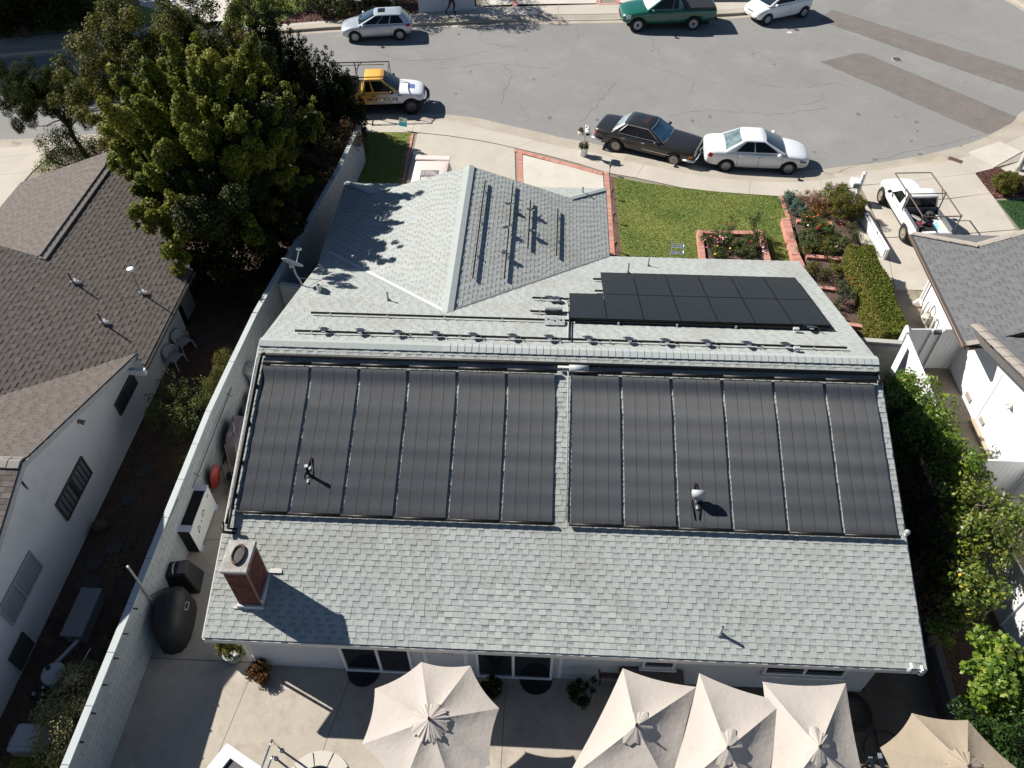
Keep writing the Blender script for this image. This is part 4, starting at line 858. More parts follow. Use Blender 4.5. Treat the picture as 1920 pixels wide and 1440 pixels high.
# rails
M_RAIL = mat('black_rail', (.014, .014, .015), .35, metal=.5)
def rail(pa, pb, lab, h=.09, feet=9, w=.04, th=.05, foot_m=M_ALU, pl=FARP, foff=(0, -.07)):
    a, b = Vector(pa), Vector(pb); t = thing('mounting_rail', lab, 'rail', a.lerp(b, .5), group='mounting rails on the roofs'); d = (b-a).normalized(); s = Vector((-d.y, d.x, 0)).normalized()
    mb = MB(); up = V3(0, 0, th/2); q = [(a, -1, -1), (a, 1, -1), (a, 1, 1), (a, -1, 1), (b, -1, -1), (b, 1, -1), (b, 1, 1), (b, -1, 1)]
    mb.add([p+s*w/2*i+up*j for p, i, j in q], [(0, 1, 2, 3), (7, 6, 5, 4), (0, 4, 5, 1), (1, 5, 6, 2), (2, 6, 7, 3), (3, 7, 4, 0)]).build('beam', M_RAIL, t)
    if feet > 0:
        for k in range(feet):
            c = a.lerp(b, (k+.35)/feet); n_ = 1 if s.y > 0 else -1
            f = MB().box(c-s*n_*.045-V3(0, 0, h*.35), (.05 if abs(d.x) > .5 else .03, .03 if abs(d.x) > .5 else .05, h+.03), 0); f.box(c-s*n_*.07-V3(0, 0, h*.9), (.08, .08, .012)); f.build('foot', foot_m, t)
    return t
rail(PN(583, 586, FARP, .1), PN(1563, 616, FARP, .1), 'upper long black rail across the far roof slope'); rail(PN(553, 620, FARP, .1), PN(1588, 652, FARP, .1), 'lower long black rail carrying the row of inverters', feet=11)
for i, (x0, y0, x1, y1) in enumerate(((1112, 523, 1160, 524), (1115, 545, 1160, 546), (998, 558, 1100, 562), (994, 583, 1100, 588))):
    rail(PN(x0, y0, FARP, .1), PN(x1, y1, FARP, .1), 'short black rail stub, %s of the four left of the modules' % ['topmost', 'second', 'third', 'lowest'][i], feet=1 if i < 2 else 2)
WRL = [((910, 339), (886.5, 521), 'first rail from the ridge on the wing roof', 3), ((962, 344), (945.5, 522), 'second rail from the ridge with three inverters', 3), ((995, 376), (990, 465), 'third short rail with two inverters on the wing roof', 1), ((1046, 392), (1043.5, 479), 'fourth rail from the ridge nearest the red edging', 2)]
for a, b, lab, f in WRL: rail(PN(*a, WRP, .10), PN(*b, WRP, .10), lab, h=.08, feet=f, w=.04, th=.05, pl=WRP)
# micro inverters
M_INV = mat('inverter_case', (.035, .045, .06), .3, metal=.4)
def inv_proto(lab):
    t = thing('micro_inverter', lab, 'inverter', (0, 0, 0), group='micro inverters on the rails')
    MB().box((0, .03, .04), (.21, .17, .03)).build('case', M_INV, t, world=False, bevel=.01); MB().box((.0, -.07, .035), (.11, .10, .012)).build('bracket', M_ALU, t, world=False)
    MB().tube([(.1, .05, .04), (.20, .02, .03), (.22, -.06, .0), (.34, -.08, -.01)], .012, 6).build('cable', M_BLACK, t, world=False, smooth=True); MB().tube([(-.1, .05, .04), (-.17, .10, .05), (-.08, .14, .05), (.05, .13, .05)], .012, 6).build('cable', M_BLACK, t, world=False, smooth=True)
    return t
inv = inv_proto('a')
IX = [(608, 621), (676, 623), (746, 626), (817, 628), (888, 631), (962, 633), (1031, 635), (1104, 637), (1180, 639), (1250, 642), (1326, 644), (1403, 647), (1475, 649)]
NUM = ['first', 'second', 'third', 'fourth', 'fifth', 'sixth', 'seventh', 'eighth', 'ninth', 'tenth', 'eleventh', 'twelfth', 'thirteenth']
for i, (x, y) in enumerate(IX): place(inv, PN(x, y, FARP, .12), rot=(-AS, 0, 0), label='small black inverter, %s from the left on the lower long rail' % NUM[i], first=(i == 0))
place(inv, PN(1520, 616, FARP, .12), rot=(-AS, 0, 0), label='small black inverter at the right end of the upper long rail'); place(inv, PN(1032, 561, FARP, .12), rot=(-AS, 0, 0), label='small black inverter on the third rail stub'); place(inv, PN(1044, 562, FARP, .12), rot=(-AS, 0, .3), label='small black inverter beside the bent conduit left of the modules')
for i, (x, y) in enumerate(((955, 384), (950, 428), (948, 475), (996, 395), (997, 434))):
    place(inv, PN(x, y, WRP, .17), rot=(0, AS, 1.57+.3*((i*7) % 3-1)), label='small dark inverter, %s on the %s wing rail' % (['farthest', 'middle', 'nearest', 'farther', 'nearer'][i], 'second' if i < 3 else 'third'))
# junction boxes on the far slope
p = Vector(PN(1038, 583, FARP, .1)); t = thing('junction_box', 'grey steel junction box on the lowest rail stub', 'junction box', p); MB().box(p, (.52, .10, .22)).build('box', mat('box_steel', (.36, .38, .38), .4, metal=.5), t, bevel=.01); MB().box(p+V3(0, -.052, .03), (.24, .004, .08)).build('label_plate', M_TRIM, t)
p = Vector(PN(1040, 604, FARP, .06)); t = thing('plastic_box', 'clear lidded plastic tub lying on the roof below the junction box', 'plastic box', p); MB().box(p, (.55, .34, .10)).build('tub', mat('milky_plastic', (.36, .39, .39), .25, col2=(.22, .25, .25), vs_=9), t, bevel=.02); MB().box(p+V3(0, 0, .056), (.57, .36, .012)).build('lid', mat('milky_lid', (.38, .40, .40), .25, col2=(.24, .26, .26), vs_=12), t)
for k in range(5): MB().box(p+V3(-.18+.09*k, .05-.03*(k % 3), .066), (.05, .06, .012)).build('part_inside', M_ALU if k % 2 else M_INV, t)
for i, (x, y) in enumerate(((1493, 617), (1494, 653))):
    p = Vector(PN(x, y, FARP, .12)); t = thing('cable_box', 'small grey cable box at the right end of the %s long rail' % ('upper' if i == 0 else 'lower'), 'cable box', p, group='cable boxes on the long rails'); MB().box(p, (.16, .10, .08)).build('box', mat('box_grey', (.40, .41, .42), .5), t, bevel=.008)
t = thing('conduit', 'grey conduit with a bend running down from the third rail stub', 'conduit', PN(1065, 600, FARP)); MB().tube([PN(1045, 561, FARP, .12), PN(1058, 564, FARP, .12), PN(1064, 570, FARP, .1), PN(1066, 600, FARP, .06), PN(1065, 636, FARP, .06)], .022, 8).build('pipe', M_PIPE, t, smooth=True)
t = thing('junction_cable', 'black vertical cable tray beside the conduit on the far slope', 'cable', PN(1068, 610, FARP)); MB().tube([PN(1068, 592, FARP, .10), PN(1067, 637, FARP, .10)], .02, 6).build('cable', M_RAIL, t)
t = thing('loose_cable', 'thin tan wires hanging between the wing roof rails', 'cable', PN(975, 410, WRP)); 
for a, b in (((966, 397), (992, 403)), ((965, 434), (992, 437)), ((958, 440), (990, 446)), ((940, 470), (958, 452))):
    A, B = Vector(PN(*a, WRP, .14)), Vector(PN(*b, WRP, .16)); m_ = A.lerp(B, .5)-V3(0, 0, .04); MB().tube([A, m_, B], .006, 5).build('wire', mat('tan_wire', (.35, .27, .17), .6), t)
# satellite dish
p = Vector(PN(565, 536, FARP)); t = thing('satellite_dish', 'grey satellite dish on a bent mast at the left roof edge', 'satellite dish', p)
b0 = V3(-.55, .15, .15); MB().tube([p+V3(.05, 0, 0), p+V3(-.02, .02, .25), p+V3(-.10, .06, .42), p+V3(-.12, .08, .75)], .03, 8).build('mast', M_PIPE, t, smooth=True)
c = p+V3(-.13, .10, .85); axis = Vector((.25, .80, .58)).normalized(); Mx = Matrix.Translation(c)@axis.to_track_quat('Z', 'Y').to_matrix().to_4x4()
MB().lathe([(0, -.07), (.12, -.062), (.24, -.035), (.34, .0), (.345, .01), (.24, -.02), (.12, -.05), (.001, -.058)], n=28, M=Mx).build('dish', mat('dish_grey', (.34, .37, .39), .5), t, smooth=True)
MB().tube([c+V3(0, 0, -.15), c+V3(.02, .12, -.2)+V3(0, .2, 0), c+axis*.55+V3(0, 0, -.16)], .018, 8).build('feed_arm', M_ALU, t); MB().box(c+axis*.56+V3(0, 0, -.13), (.17, .07, .07)).build('feed_horn', M_TRIM, t, bevel=.01)
MB().box(c-axis*.1, (.12, .08, .16)).build('bracket', M_PIPE, t, bevel=.01)
MB().tube([p+V3(-.05, .03, .3), Vector(PN(600, 525, FARP, .02)), Vector(PN(613, 522, FARP, .02))], .011, 6).build('stay', M_PIPE, t)
# step ladder standing on the far slope
p = Vector(PN(1268, 480, FARP)); t = thing('step_ladder', 'small folding aluminium step ladder standing on the roof near the far eave', 'step ladder', p)
zt = .52
for sx in (-.22, .22):
    MB().tube([p+V3(sx*1.05, -.10, -.0), p+V3(sx*.9, .02, zt)], .016, 6).build('rail', M_ALU, t); MB().tube([p+V3(sx*1.3, .42, -.12), p+V3(sx*.95, .10, zt)], .014, 6).build('rear_leg', M_ALU, t)
for k, f in enumerate((.36, .8)): MB().box(p+V3(0, lerp(-.10, .02, f), zt*f), (.42, .10, .025)).build('tread', M_ALU, t)
MB().tube([p+V3(-.2, .03, zt), p+V3(.2, .03, zt)], .014, 6).build('handle', M_ALU, t); MB().tube([p+V3(-.3, .4, -.1), p+V3(.3, .4, -.1)], .012, 6).build('brace', M_ALU, t)
# ------------------------------------------------------------------ block wall between the gardens
M_BLK = [(.31, .345, .355), (.345, .38, .388), (.375, .405, .41)]
M_BLKR = mat('painted_block_piece', M_BLK, .85, tone='rand', fine=.1, fs=40, var=.2, col2=(.26, .28, .27), vs_=2); M_BLKA = mat('painted_block', M_BLK, .85, tone='attr', fine=.1, fs=40)
M_WCAP = mat('wall_cap', (.43, .47, .47), .8, var=.12, vs_=1.5, fine=.08); M_WJ = mat('wall_joint', (.17, .185, .20), .9)
def block_wall(root, pts, h, th=.15, bw=.40, bh=.195, nparts=150, seed=1, cap=True, capw=.185, capm=M_WCAP, ma=M_BLKA, mr=M_BLKR, both=True, side=1, joint=.008):
    """pts: centre line (x, y); blocks laid in running bond on both faces"""
    r = random.Random(seed); off = WM[root.name].translation; lst = []
    core = MB()
    for a, b in zip(pts[:-1], pts[1:]):
        a = Vector(a); b = Vector(b); d = b-a; L = d.length; d.normalize(); s = Vector((-d.y, d.x)); ang = math.atan2(d.y, d.x)
        core.box(((a.x+b.x)/2, (a.y+b.y)/2, h/2-.03), (L, th-.012, h), ang)
        for row in range(int(h/bh)):
            u = -(bw/2 if row % 2 else 0)
            while u < L:
                u0, u1 = max(u, 0), min(u+bw, L); u += bw
                if u1-u0 < .05: continue
                c = a+d*((u0+u1)/2); lst.append((Vector((c.x, c.y, row*bh+bh/2)), u1-u0-joint, ang, r.uniform(.01, 1)))
    core.build('wall_core', M_WJ, root)
    cp = Vector(CP); lst.sort(key=lambda q: (q[0]-cp).length); me = {}; rest = MB()
    for i, (c, w, ang, tn) in enumerate(lst):
        if i < nparts:
            k = round(w, 2)
            if k not in me:
                b = MB().box((0, 0, 0), (k, th, bh-joint)); q = bpy.data.meshes.new('block'); q.from_pydata(b.v, [], b.f); q.materials.append(mr); me[k] = q
            o = bpy.data.objects.new('block', me[k]); COL.objects.link(o); o.parent = root; o.location = c-off; o.rotation_euler = (0, 0, ang)
        else: rest.box(c, (w, th, bh-joint), ang, tone=tn)
    if rest.v: rest.build('block', ma, root, kind='stuff')
    if cap:
        for a, b in zip(pts[:-1], pts[1:]):
            a = Vector(a); b = Vector(b); d = b-a; L = d.length; d.normalize(); n = max(1, int(L/1.22)); ang = math.atan2(d.y, d.x)
            for k in range(n):
                c = a+d*(L*(k+.5)/n); o = MB().box((0, 0, 0), (L/n-.01, capw, .05)).build('cap_block', capm, None, origin=(0, 0, 0), bevel=.006)
                o.parent = root; o.location = (c.x-off.x, c.y-off.y, h+.012-off.z); o.rotation_euler = (0, 0, ang)
HW = 1.78
wl = thing('garden_wall', 'long pale painted block wall with capping between the left side yard and the patio', 'wall', (-2.1, 8, 0))
block_wall(wl, [(-2.28, -9), (-2.30, 7.3), (-2.20, 9.4), (-2.07, 11.7)], HW, nparts=300, seed=2)
wl2 = thing('garden_wall', 'far stretch of pale block wall beside the shaded lawn, half covered by creeper', 'wall', (-1.3, 18, 0))
block_wall(wl2, [(-2.07, 11.72), (-1.86, 13.5), (-1.0, 20.6), (-.78, 24.1)], HW, nparts=60, seed=3)
wl3 = thing('garden_wall', 'short block wall crossing from the long wall to the left house corner', 'wall', (-1, 13.2, 0)); block_wall(wl3, [(-1.70, 13.45), (.62, 13.05)], 1.62, nparts=80, seed=4)
pa, pb = G(1610, 634, 1.7), G(1693, 641, 1.7); wl4 = thing('garden_wall', 'grey unpainted block wall joining the right house corner to the white gate', 'wall', (18, 12, 0))
M_RB = [(.27, .27, .24), (.34, .335, .30)]
block_wall(wl4, [(15.9, pa[1]+.05), (19.35, pb[1]-.05)], 1.7, nparts=90, seed=5, capm=mat('raw_cap', (.38, .37, .33), .9, fine=.1), ma=mat('raw_block', M_RB, .9, tone='attr', fine=.15), mr=mat('raw_block_piece', M_RB, .9, tone='rand', fine=.15))
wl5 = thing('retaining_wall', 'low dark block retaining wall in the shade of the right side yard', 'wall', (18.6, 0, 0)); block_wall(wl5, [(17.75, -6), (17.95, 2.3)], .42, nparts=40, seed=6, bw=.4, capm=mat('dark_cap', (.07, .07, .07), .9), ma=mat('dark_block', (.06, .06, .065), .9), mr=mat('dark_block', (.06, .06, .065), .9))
# string of lamps on the wall top
t = thing('string_lights', 'string of small black lamps along the near end of the long block wall', 'string lights', (-2.4, -1, HW))
LP_ = [(247, 1141), (229, 1188), (211, 1234), (190, 1284), (168, 1337), (144, 1391)]
pts = [Vector(G(x, y, HW-.04)) for x, y in LP_]; cable = []
for a, b in zip(pts[:-1], pts[1:]): cable += [a, a.lerp(b, .5)-V3(0, 0, .04)]
MB().tube([V3(-2.20, 4.2, HW-.04)]+cable+[pts[-1], pts[-1]+V3(-.1, -3, 0)], .008, 5).build('cable', M_BLACK, t)
for p in pts:
    b = MB().tube([p, p+V3(.10, 0, .0)], .022, 8); o = b.build('lamp_socket', M_BLACK, t); MB().sphere(p+V3(.13, 0, -.005), .028, 8, 6).build('bulb', mat('smoky_bulb', (.06, .06, .065), .1), o, smooth=True)
# steel pole at the wall and the rods lying along it
a = V3(*G(278, 1117, 1.35)); q = V3(*G(230, 1047, 2.9)); t = thing('steel_pole', 'thin grey steel pole rising above the block wall by the black grill', 'pole', (a.x, a.y, 0))
mb = MB().tube([(a.x, a.y, 0), a, (a.x-.02, a.y+.02, 2.75)], .028, 8); mb.build('pole', mat('galvanised', (.42, .43, .42), .45, metal=.4), t); MB().sphere((a.x-.02, a.y+.02, 2.76), .034, 8, 6).build('cap', M_WHITE, t, smooth=True)
MB().tube([(a.x, a.y, 1.3), (a.x+.35, a.y+.3, 1.25)], .012, 6).build('clamp', M_BLACK, t)
t = thing('hanging_rod', 'thin dark rod hanging on hooks along the pale block wall', 'rod', (-2, 6.8, 1.2)); MB().tube([V3(-2.17, 4.9, 1.25), V3(-2.12, 8.7, 1.35)], .012, 6).build('rod', M_BLACK, t)
for y in (5.3, 8.4): MB().tube([V3(-2.21+(y-5.3)*.015, y, 1.42), V3(-2.12+(y-5.3)*.015, y, 1.26), V3(-2.05+(y-5.3)*.015, y, 1.32)], .01, 5).build('hook', M_BLACK, t)

# white vinyl gate and fence on the right
M_VIN = mat('white_vinyl', (.72, .73, .73), .45)
def vinyl(root, a, b, h, bw=.15, th=.04, post_a=True, post_b=True, cap=True):
    a = Vector(a); b = Vector(b); d = b-a; L = d.length; d.normalize(); ang = math.atan2(d.y, d.x); off = WM[root.name].translation
    n = max(1, int(L/bw)); mb = MB().box((0, 0, 0), (L/n-.006, th*.6, h-.22)); me = bpy.data.meshes.new('board'); me.from_pydata(mb.v, [], mb.f); me.materials.append(M_VIN)
    for k in range(n):
        c = a+d*(L*(k+.5)/n); o = bpy.data.objects.new('board', me); COL.objects.link(o); o.parent = root; o.location = (c.x-off.x, c.y-off.y, h/2-off.z); o.rotation_euler = (0, 0, ang)
    for z in (.09, h-.06): m_ = a+d*L/2; MB().box((m_.x, m_.y, z), (L, .05, .12), ang).build('rail', M_VIN, root, bevel=.006)
    for f, p in ((post_a, a), (post_b, b)):
        if f:
            o = MB().box((p.x, p.y, (h+.06)/2), (.13, .13, h+.06)).build('post', M_VIN, root, bevel=.006)
            MB().lathe([(.105, 0), (.105, .03), (0, .10)], (p.x, p.y, h+.06), 4, M=None).build('post_cap', M_VIN, o)
g0 = G(1700, 617, 1.85); g1 = (21.70, g0[1]+.1); t = thing('vinyl_gate', 'white vinyl gate of vertical boards with a black latch between block wall and white house', 'gate', (20.5, g0[1], 0))
vinyl(t, (g0[0], g0[1]), g1, 1.85); p = V3(*G(1756, 622, 1.75)); MB().box((20.62, g0[1]-.04, 1.72), (.22, .04, .09)).build('latch', M_BLACK, t, bevel=.01)
for xx in (20.45, 20.8): MB().box((xx, g0[1]+.0, .95), (.07, .075, 1.8)).build('gate_stile', M_VIN, t, bevel=.006)
vf = thing('vinyl_fence', 'white vinyl fence behind the citrus trees running to the near right corner', 'fence', (19.6, 4, 0))
ypts = [g0[1]-.1, 9.6, 7.2, 4.8, 2.4, 0.0, -2.4, -4.8]; xf_ = lambda y: 19.60+max(0, 7.2-y)*.09
for k, (a, b) in enumerate(zip(ypts[:-1], ypts[1:])): vinyl(vf, (xf_(a), a), (xf_(b), b), 1.8, post_a=(k == 0))
t = thing('vinyl_fence', 'white vinyl side screen against the white wall by the right tree', 'fence', (21, 6.4, 0)); a = G(1850, 862, 1.75); vinyl(t, (19.6, a[1]), (21.70, a[1]), 1.75)
# low white fence along the rose bed, letter box post
t = thing('low_fence', 'low white vinyl fence between the flower bed and the right driveway', 'fence', (20.4, 18.5, 0))
la, lb = V3(*G(1606, 372, .45)), V3(*G(1664, 468, .45)); d = (lb-la); ang = math.atan2(d.y, d.x); c = la.lerp(lb, .5)
for k in (-1, 1): MB().box((c.x+k*.07*math.sin(-ang), c.y+k*.07*math.cos(ang), .27), (d.length, .045, .42), ang).build('rail', M_VIN, t, bevel=.006)
for f in (0, .33, .66, 1): q = la.lerp(lb, f); MB().box((q.x, q.y, .24), (.10, .10, .48), ang).build('post', M_VIN, t, bevel=.006)
# ------------------------------------------------------------------ trees and plants
def leaf_mat(name, cols, rough=.6, sub=.3, spec=.15):
    return mat(name, cols, rough, tone='attr', subs=sub, spec=spec)
def leaf_mesh(clumps, per, size, seed=0, aspect=.55, shell=.75, up=.35, droop=0.0, tone=(.5, .22), tone_out=.15, needle=False, tv=None):
    """clumps: array (n, 7) cx cy cz rx ry rz tone_offset; diamonds of leaf size through each clump"""
    rs = np.random.RandomState(seed); C = np.asarray(clumps, float); n = len(C)
    vol = (C[:, 3]*C[:, 4]*C[:, 5])**(2/3); cnt = np.maximum(6, (per*vol/vol.mean()).astype(int)); idx = np.repeat(np.arange(n), cnt); m = len(idx)
    d = rs.normal(size=(m, 3)); d /= np.linalg.norm(d, axis=1, keepdims=True); rr = rs.rand(m)**(1/3*(1-shell)+.08)
    if shell < .5: rr = rs.rand(m)**(1/2.2)
    P = C[idx, :3]+d*C[idx, 3:6]*rr[:, None]*(1+rs.normal(0, .08, (m, 1)))
    nrm = d*.8+rs.normal(0, .55, (m, 3))+np.array([0, 0, up]); nrm /= np.linalg.norm(nrm, axis=1, keepdims=True)
    if needle: a = d*np.array([.6, .6, .6])+np.array([0, 0, .9])+rs.normal(0, .3, (m, 3))
    else: a = rs.normal(size=(m, 3))+np.array([0, 0, -droop])
    a -= nrm*(a*nrm).sum(1, keepdims=True); a /= np.linalg.norm(a, axis=1, keepdims=True)+1e-9; b = np.cross(nrm, a)
    s = size*rs.uniform(.6, 1.35, m)[:, None]; V = np.stack([P-a*s*.5, P+b*s*aspect*.5, P+a*s*.5, P-b*s*aspect*.5], 1)
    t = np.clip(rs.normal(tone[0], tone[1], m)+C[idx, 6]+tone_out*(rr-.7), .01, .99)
    return V.reshape(-1, 3), np.arange(m*4).reshape(-1, 4), t
def crown_clumps(c, R, n, cr, seed=0, shell=.62, low=-.55, jit=.18, stretch=1.0, tone=.12):
    """clumps spread on and through an ellipsoid crown"""
    rs = np.random.RandomState(seed); out = []
    while len(out) < n:
        d = rs.normal(size=3); d /= np.linalg.norm(d)
        if d[2] < low: continue
        f = shell+(1-shell)*rs.rand()
        if rs.rand() < .22: f = rs.uniform(.15, shell)
        f *= 1+rs.normal(0, jit); r = cr*rs.uniform(.6, 1.35)
        out.append([c[0]+d[0]*R[0]*f, c[1]+d[1]*R[1]*f, c[2]+d[2]*R[2]*f, r, r, r*stretch, rs.normal(0, tone)])
    return np.array(out)
M_BARK = mat('bark', (.085, .065, .05), .95, var=.35, vs_=9, fine=.3, fs=30, bump=.02, bs=14)
M_BARK2 = mat('grey_bark', (.15, .13, .11), .95, var=.3, vs_=9, fine=.3, fs=30, bump=.015, bs=14)
def trunk(root, base, top, r, clumps=None, nb=14, seed=0, m=M_BARK, fork=.45):
    rs = random.Random(seed); base = Vector(base); top = Vector(top); mb = MB(); k = 6
    pts = [base.lerp(top, i/k)+V3(rs.uniform(-.08, .08), rs.uniform(-.08, .08), 0)*(i > 0) for i in range(k+1)]
    mb.tube([base-V3(0, 0, .15)]+pts, [r*1.5]+[r*(1.15-.75*i/k) for i in range(k+1)], 9)
    mb.build('trunk', m, root, smooth=True)
    if clumps is not None and nb:
        br = MB(); ids = rs.sample(range(len(clumps)), min(nb, len(clumps)))
        for i in ids:
            e = Vector(clumps[i][:3]); f = rs.uniform(fork, .95); s = base.lerp(top, f); mid = s.lerp(e, .5)+V3(rs.uniform(-.2, .2), rs.uniform(-.2, .2), rs.uniform(-.3, .1)); r0 = r*(.5-.3*f)
            br.tube([s, s.lerp(mid, .5)+V3(0, 0, .05), mid, mid.lerp(e, .6), e], [r0, r0*.85, r0*.6, r0*.4, r0*.18], 6)
        br.build('limb', m, root, smooth=True)
def tree(name, lab, base, top, r, cl, per, size, lm, seed=0, nb=14, bm=M_BARK, cat='tree', group=None, fork=.45, **kw):
    t = thing(name, lab, cat, base, group=group)
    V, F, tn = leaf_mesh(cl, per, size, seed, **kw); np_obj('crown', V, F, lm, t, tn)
    trunk(t, base, top, r, cl, nb, seed, bm, fork); return t
L_T1 = leaf_mat('bright_leaves', [(.018, .030, .006), (.06, .085, .010), (.15, .17, .018), (.27, .25, .035)])
L_T2 = leaf_mat('olive_leaves', [(.018, .026, .007), (.05, .062, .014), (.10, .11, .022), (.21, .16, .03)])
L_PINE = leaf_mat('pine_needles', [(.012, .020, .006), (.032, .045, .012), (.06, .075, .02)], .8, .1, .05)
L_JUN = leaf_mat('juniper_sprays', [(.006, .011, .006), (.014, .022, .010), (.03, .042, .014)], .8, .1, .05)
L_DARK = leaf_mat('dark_leaves', [(.009, .014, .003), (.022, .031, .006), (.045, .056, .011)], .6, .2)
L_CIT = leaf_mat('citrus_leaves', [(.03, .065, .008), (.08, .15, .018), (.17, .25, .03), (.32, .34, .06)], .4, .35, .4)
L_CITY = leaf_mat('yellowing_citrus', [(.03, .06, .010), (.08, .13, .020), (.17, .21, .035), (.34, .31, .05)], .4, .35, .4)
L_HEDGE = leaf_mat('hedge_leaves', [(.035, .06, .008), (.09, .125, .018), (.16, .19, .03), (.20, .15, .05)], .6, .25)
L_BOX = leaf_mat('bush_leaves', [(.03, .04, .008), (.07, .085, .015), (.14, .14, .025), (.17, .11, .035)], .6, .25)
L_FLOWY = leaf_mat('flowering_leaves', [(.05, .07, .015), (.12, .13, .035), (.30, .27, .13), (.48, .42, .27)], .6, .25)
# large bright tree: long clumps that point up and out
def fingers(c, R, n, cr, seed, **k):
    rs = np.random.RandomState(seed); base = crown_clumps(c, R, n, cr, seed, **k); out = []
    for b in base:
        d = b[:3]-np.array([c[0], c[1], c[2]-R[2]*.9]); d /= np.linalg.norm(d); L = rs.uniform(.5, 1.2)
        sz = rs.uniform(.55, 1.35)
        for q in range(4): f = q/3; out.append([*(b[:3]+d*L*(f-.5)+rs.normal(0, .07, 3)), *(np.array([1, 1, 1.1])*b[3]*sz*(1.05-.45*f)), b[6]+.10*f+rs.normal(0, .06)])
    return np.array(out)
c1 = fingers((-4.5, 17.3, 4.9), (3.1, 3.7, 2.9), 260, .27, 5, low=-.75, tone=.10)
for (x, y, z, rr, tn) in ((283, 640, 0, 0, 0),): pass
ex = [G(300, 410, 3.6), G(345, 425, 3.4), G(330, 470, 3.2), G(300, 345, 4.2), G(250, 260, 5.5), G(210, 235, 5.3), G(385, 130, 7.2), G(470, 140, 6.6), G(520, 190, 5.8), G(300, 220, 6.2), G(230, 300, 4.6)]
rex = np.random.RandomState(77); exc = np.array([[*(np.array(p)+rex.normal(0, .3, 3)), .24, .24, .24, .14] for p in ex for _ in range(7)])
tree('broadleaf_tree', 'big bright green tree with knobbly clumps of leaves towering over the brown roof', (-4.2, 17.8, 0), (-4.5, 17.6, 4.2), .22, np.vstack([c1, exc]), 260, .115, L_T1, 5, nb=26, shell=.6, up=.5, tone_out=.5, tone=(.42, .2))  # high tone_out paints lit tips and a shaded core into the leaf colour
c1b = crown_clumps((-3.3, 18.0, 3.9), (1.6, 4.6, 2.9), 110, .5, 6, low=-.9)
tree('broadleaf_tree', 'dark leafy tree leaning over the block wall behind the bright tree', (-2.9, 18.9, 0), (-2.6, 18.4, 3.6), .16, c1b, 900, .12, L_DARK, 6, nb=14)
c2 = crown_clumps((-8.9, 24.0, 4.3), (4.2, 3.2, 3.0), 190, .44, 8, jit=.22)
tree('broadleaf_tree', 'loose olive and yellow tree between the pine and the dark junipers', (-9.2, 23.6, 0), (-8.9, 24, 3.8), .2, c2, 480, .11, L_T2, 8, nb=34, shell=.4)
c3 = crown_clumps((-14.4, 24.3, 2.7), (2.1, 1.6, 1.4), 95, .25, 9, stretch=1.5)
for b in c3: b[0] -= (b[2]-2)*.35
tree('pine_tree', 'small leaning pine at the left beside the pale driveway', (-13.7, 23.9, 0), (-14.3, 24.2, 2.6), .11, c3, 420, .16, L_PINE, 9, nb=24, aspect=.13, needle=True)
def spires(c, R, n, r, h, seed):
    rs = np.random.RandomState(seed); out = []
    for i in range(n):
        a = rs.uniform(0, 2*np.pi); q = np.sqrt(rs.rand()); x, y = c[0]+R[0]*q*np.cos(a), c[1]+R[1]*q*np.sin(a); top = c[2]+h*(1-.55*q)*rs.uniform(.8, 1.1); z0 = c[2]+rs.uniform(0, h*.25)
        dx, dy = (x-c[0])*.25, (y-c[1])*.25; k = max(3, int((top-z0)/.35))
        for j in range(k): f = j/(k-1); rr = r*(1.15-.8*f)*rs.uniform(.8, 1.2); out.append([x+dx*f, y+dy*f, lerp(z0, top, f), rr, rr, rr*1.5, rs.normal(-.02, .08)+.12*f])
    return np.array(out)
tree('juniper_tree', 'tall dark juniper with many pointed tips at the far side of the tree group', (-5.6, 27.2, 0), (-5.6, 27.2, 4.5), .16, spires((-5.6, 27.0, .5), (2.4, 1.3), 80, .32, 6.2, 3), 240, .13, L_JUN, 3, nb=8, aspect=.3, needle=True)
tree('juniper_tree', 'dark rounded juniper by the pavement hiding the tail of the white and yellow truck', (-2.2, 25.6, 0), (-2.1, 25.6, 3.2), .15, spires((-2.55, 25.5, .3), (1.5, 1.3), 70, .29, 4.6, 4), 240, .13, L_JUN, 4, nb=8, aspect=.3, needle=True)
tree('broadleaf_tree', 'dark tree in shade at the top left corner across the street', (-22.5, 36.6, 0), (-22.5, 36.6, 3), .3, crown_clumps((-22.0, 36.6, 2.3), (3.9, 1.5, 2.4), 110, .6, 12), 600, .16, L_DARK, 12, nb=10)
tree('broadleaf_tree', 'second dark tree shading the street at the far left', (-28.5, 37.0, 0), (-28.5, 37, 5), .3, crown_clumps((-28.5, 37, 6.0), (5.0, 3.5, 4.8), 110, 1.1, 13), 500, .24, L_DARK, 13, nb=8)
tree('broadleaf_tree', 'tall dark tree beyond the top left corner casting shade on the far lawn', (-27, 41.5, 0), (-27, 41.5, 5), .3, crown_clumps((-27, 41.5, 7.0), (5.5, 4.0, 5.0), 100, 1.1, 16), 400, .24, L_DARK, 16, nb=8)
tree('broadleaf_tree', 'leafy street tree above the frame shading the far pavement', (-1.2, 43.6, 0), (-1.2, 43.6, 3.6), .16, crown_clumps((-1.2, 43.6, 4.6), (2.6, 2.2, 1.8), 40, .6, 14), 220, .14, L_DARK, 14, nb=8)
tree('broadleaf_tree', 'dark tree behind the silver hatchback across the street', (-6.5, 43.0, 0), (-6.5, 43, 3), .16, crown_clumps((-6.5, 43.0, 4.2), (2.6, 2.0, 2.0), 40, .6, 15), 220, .14, L_DARK, 15, nb=8)
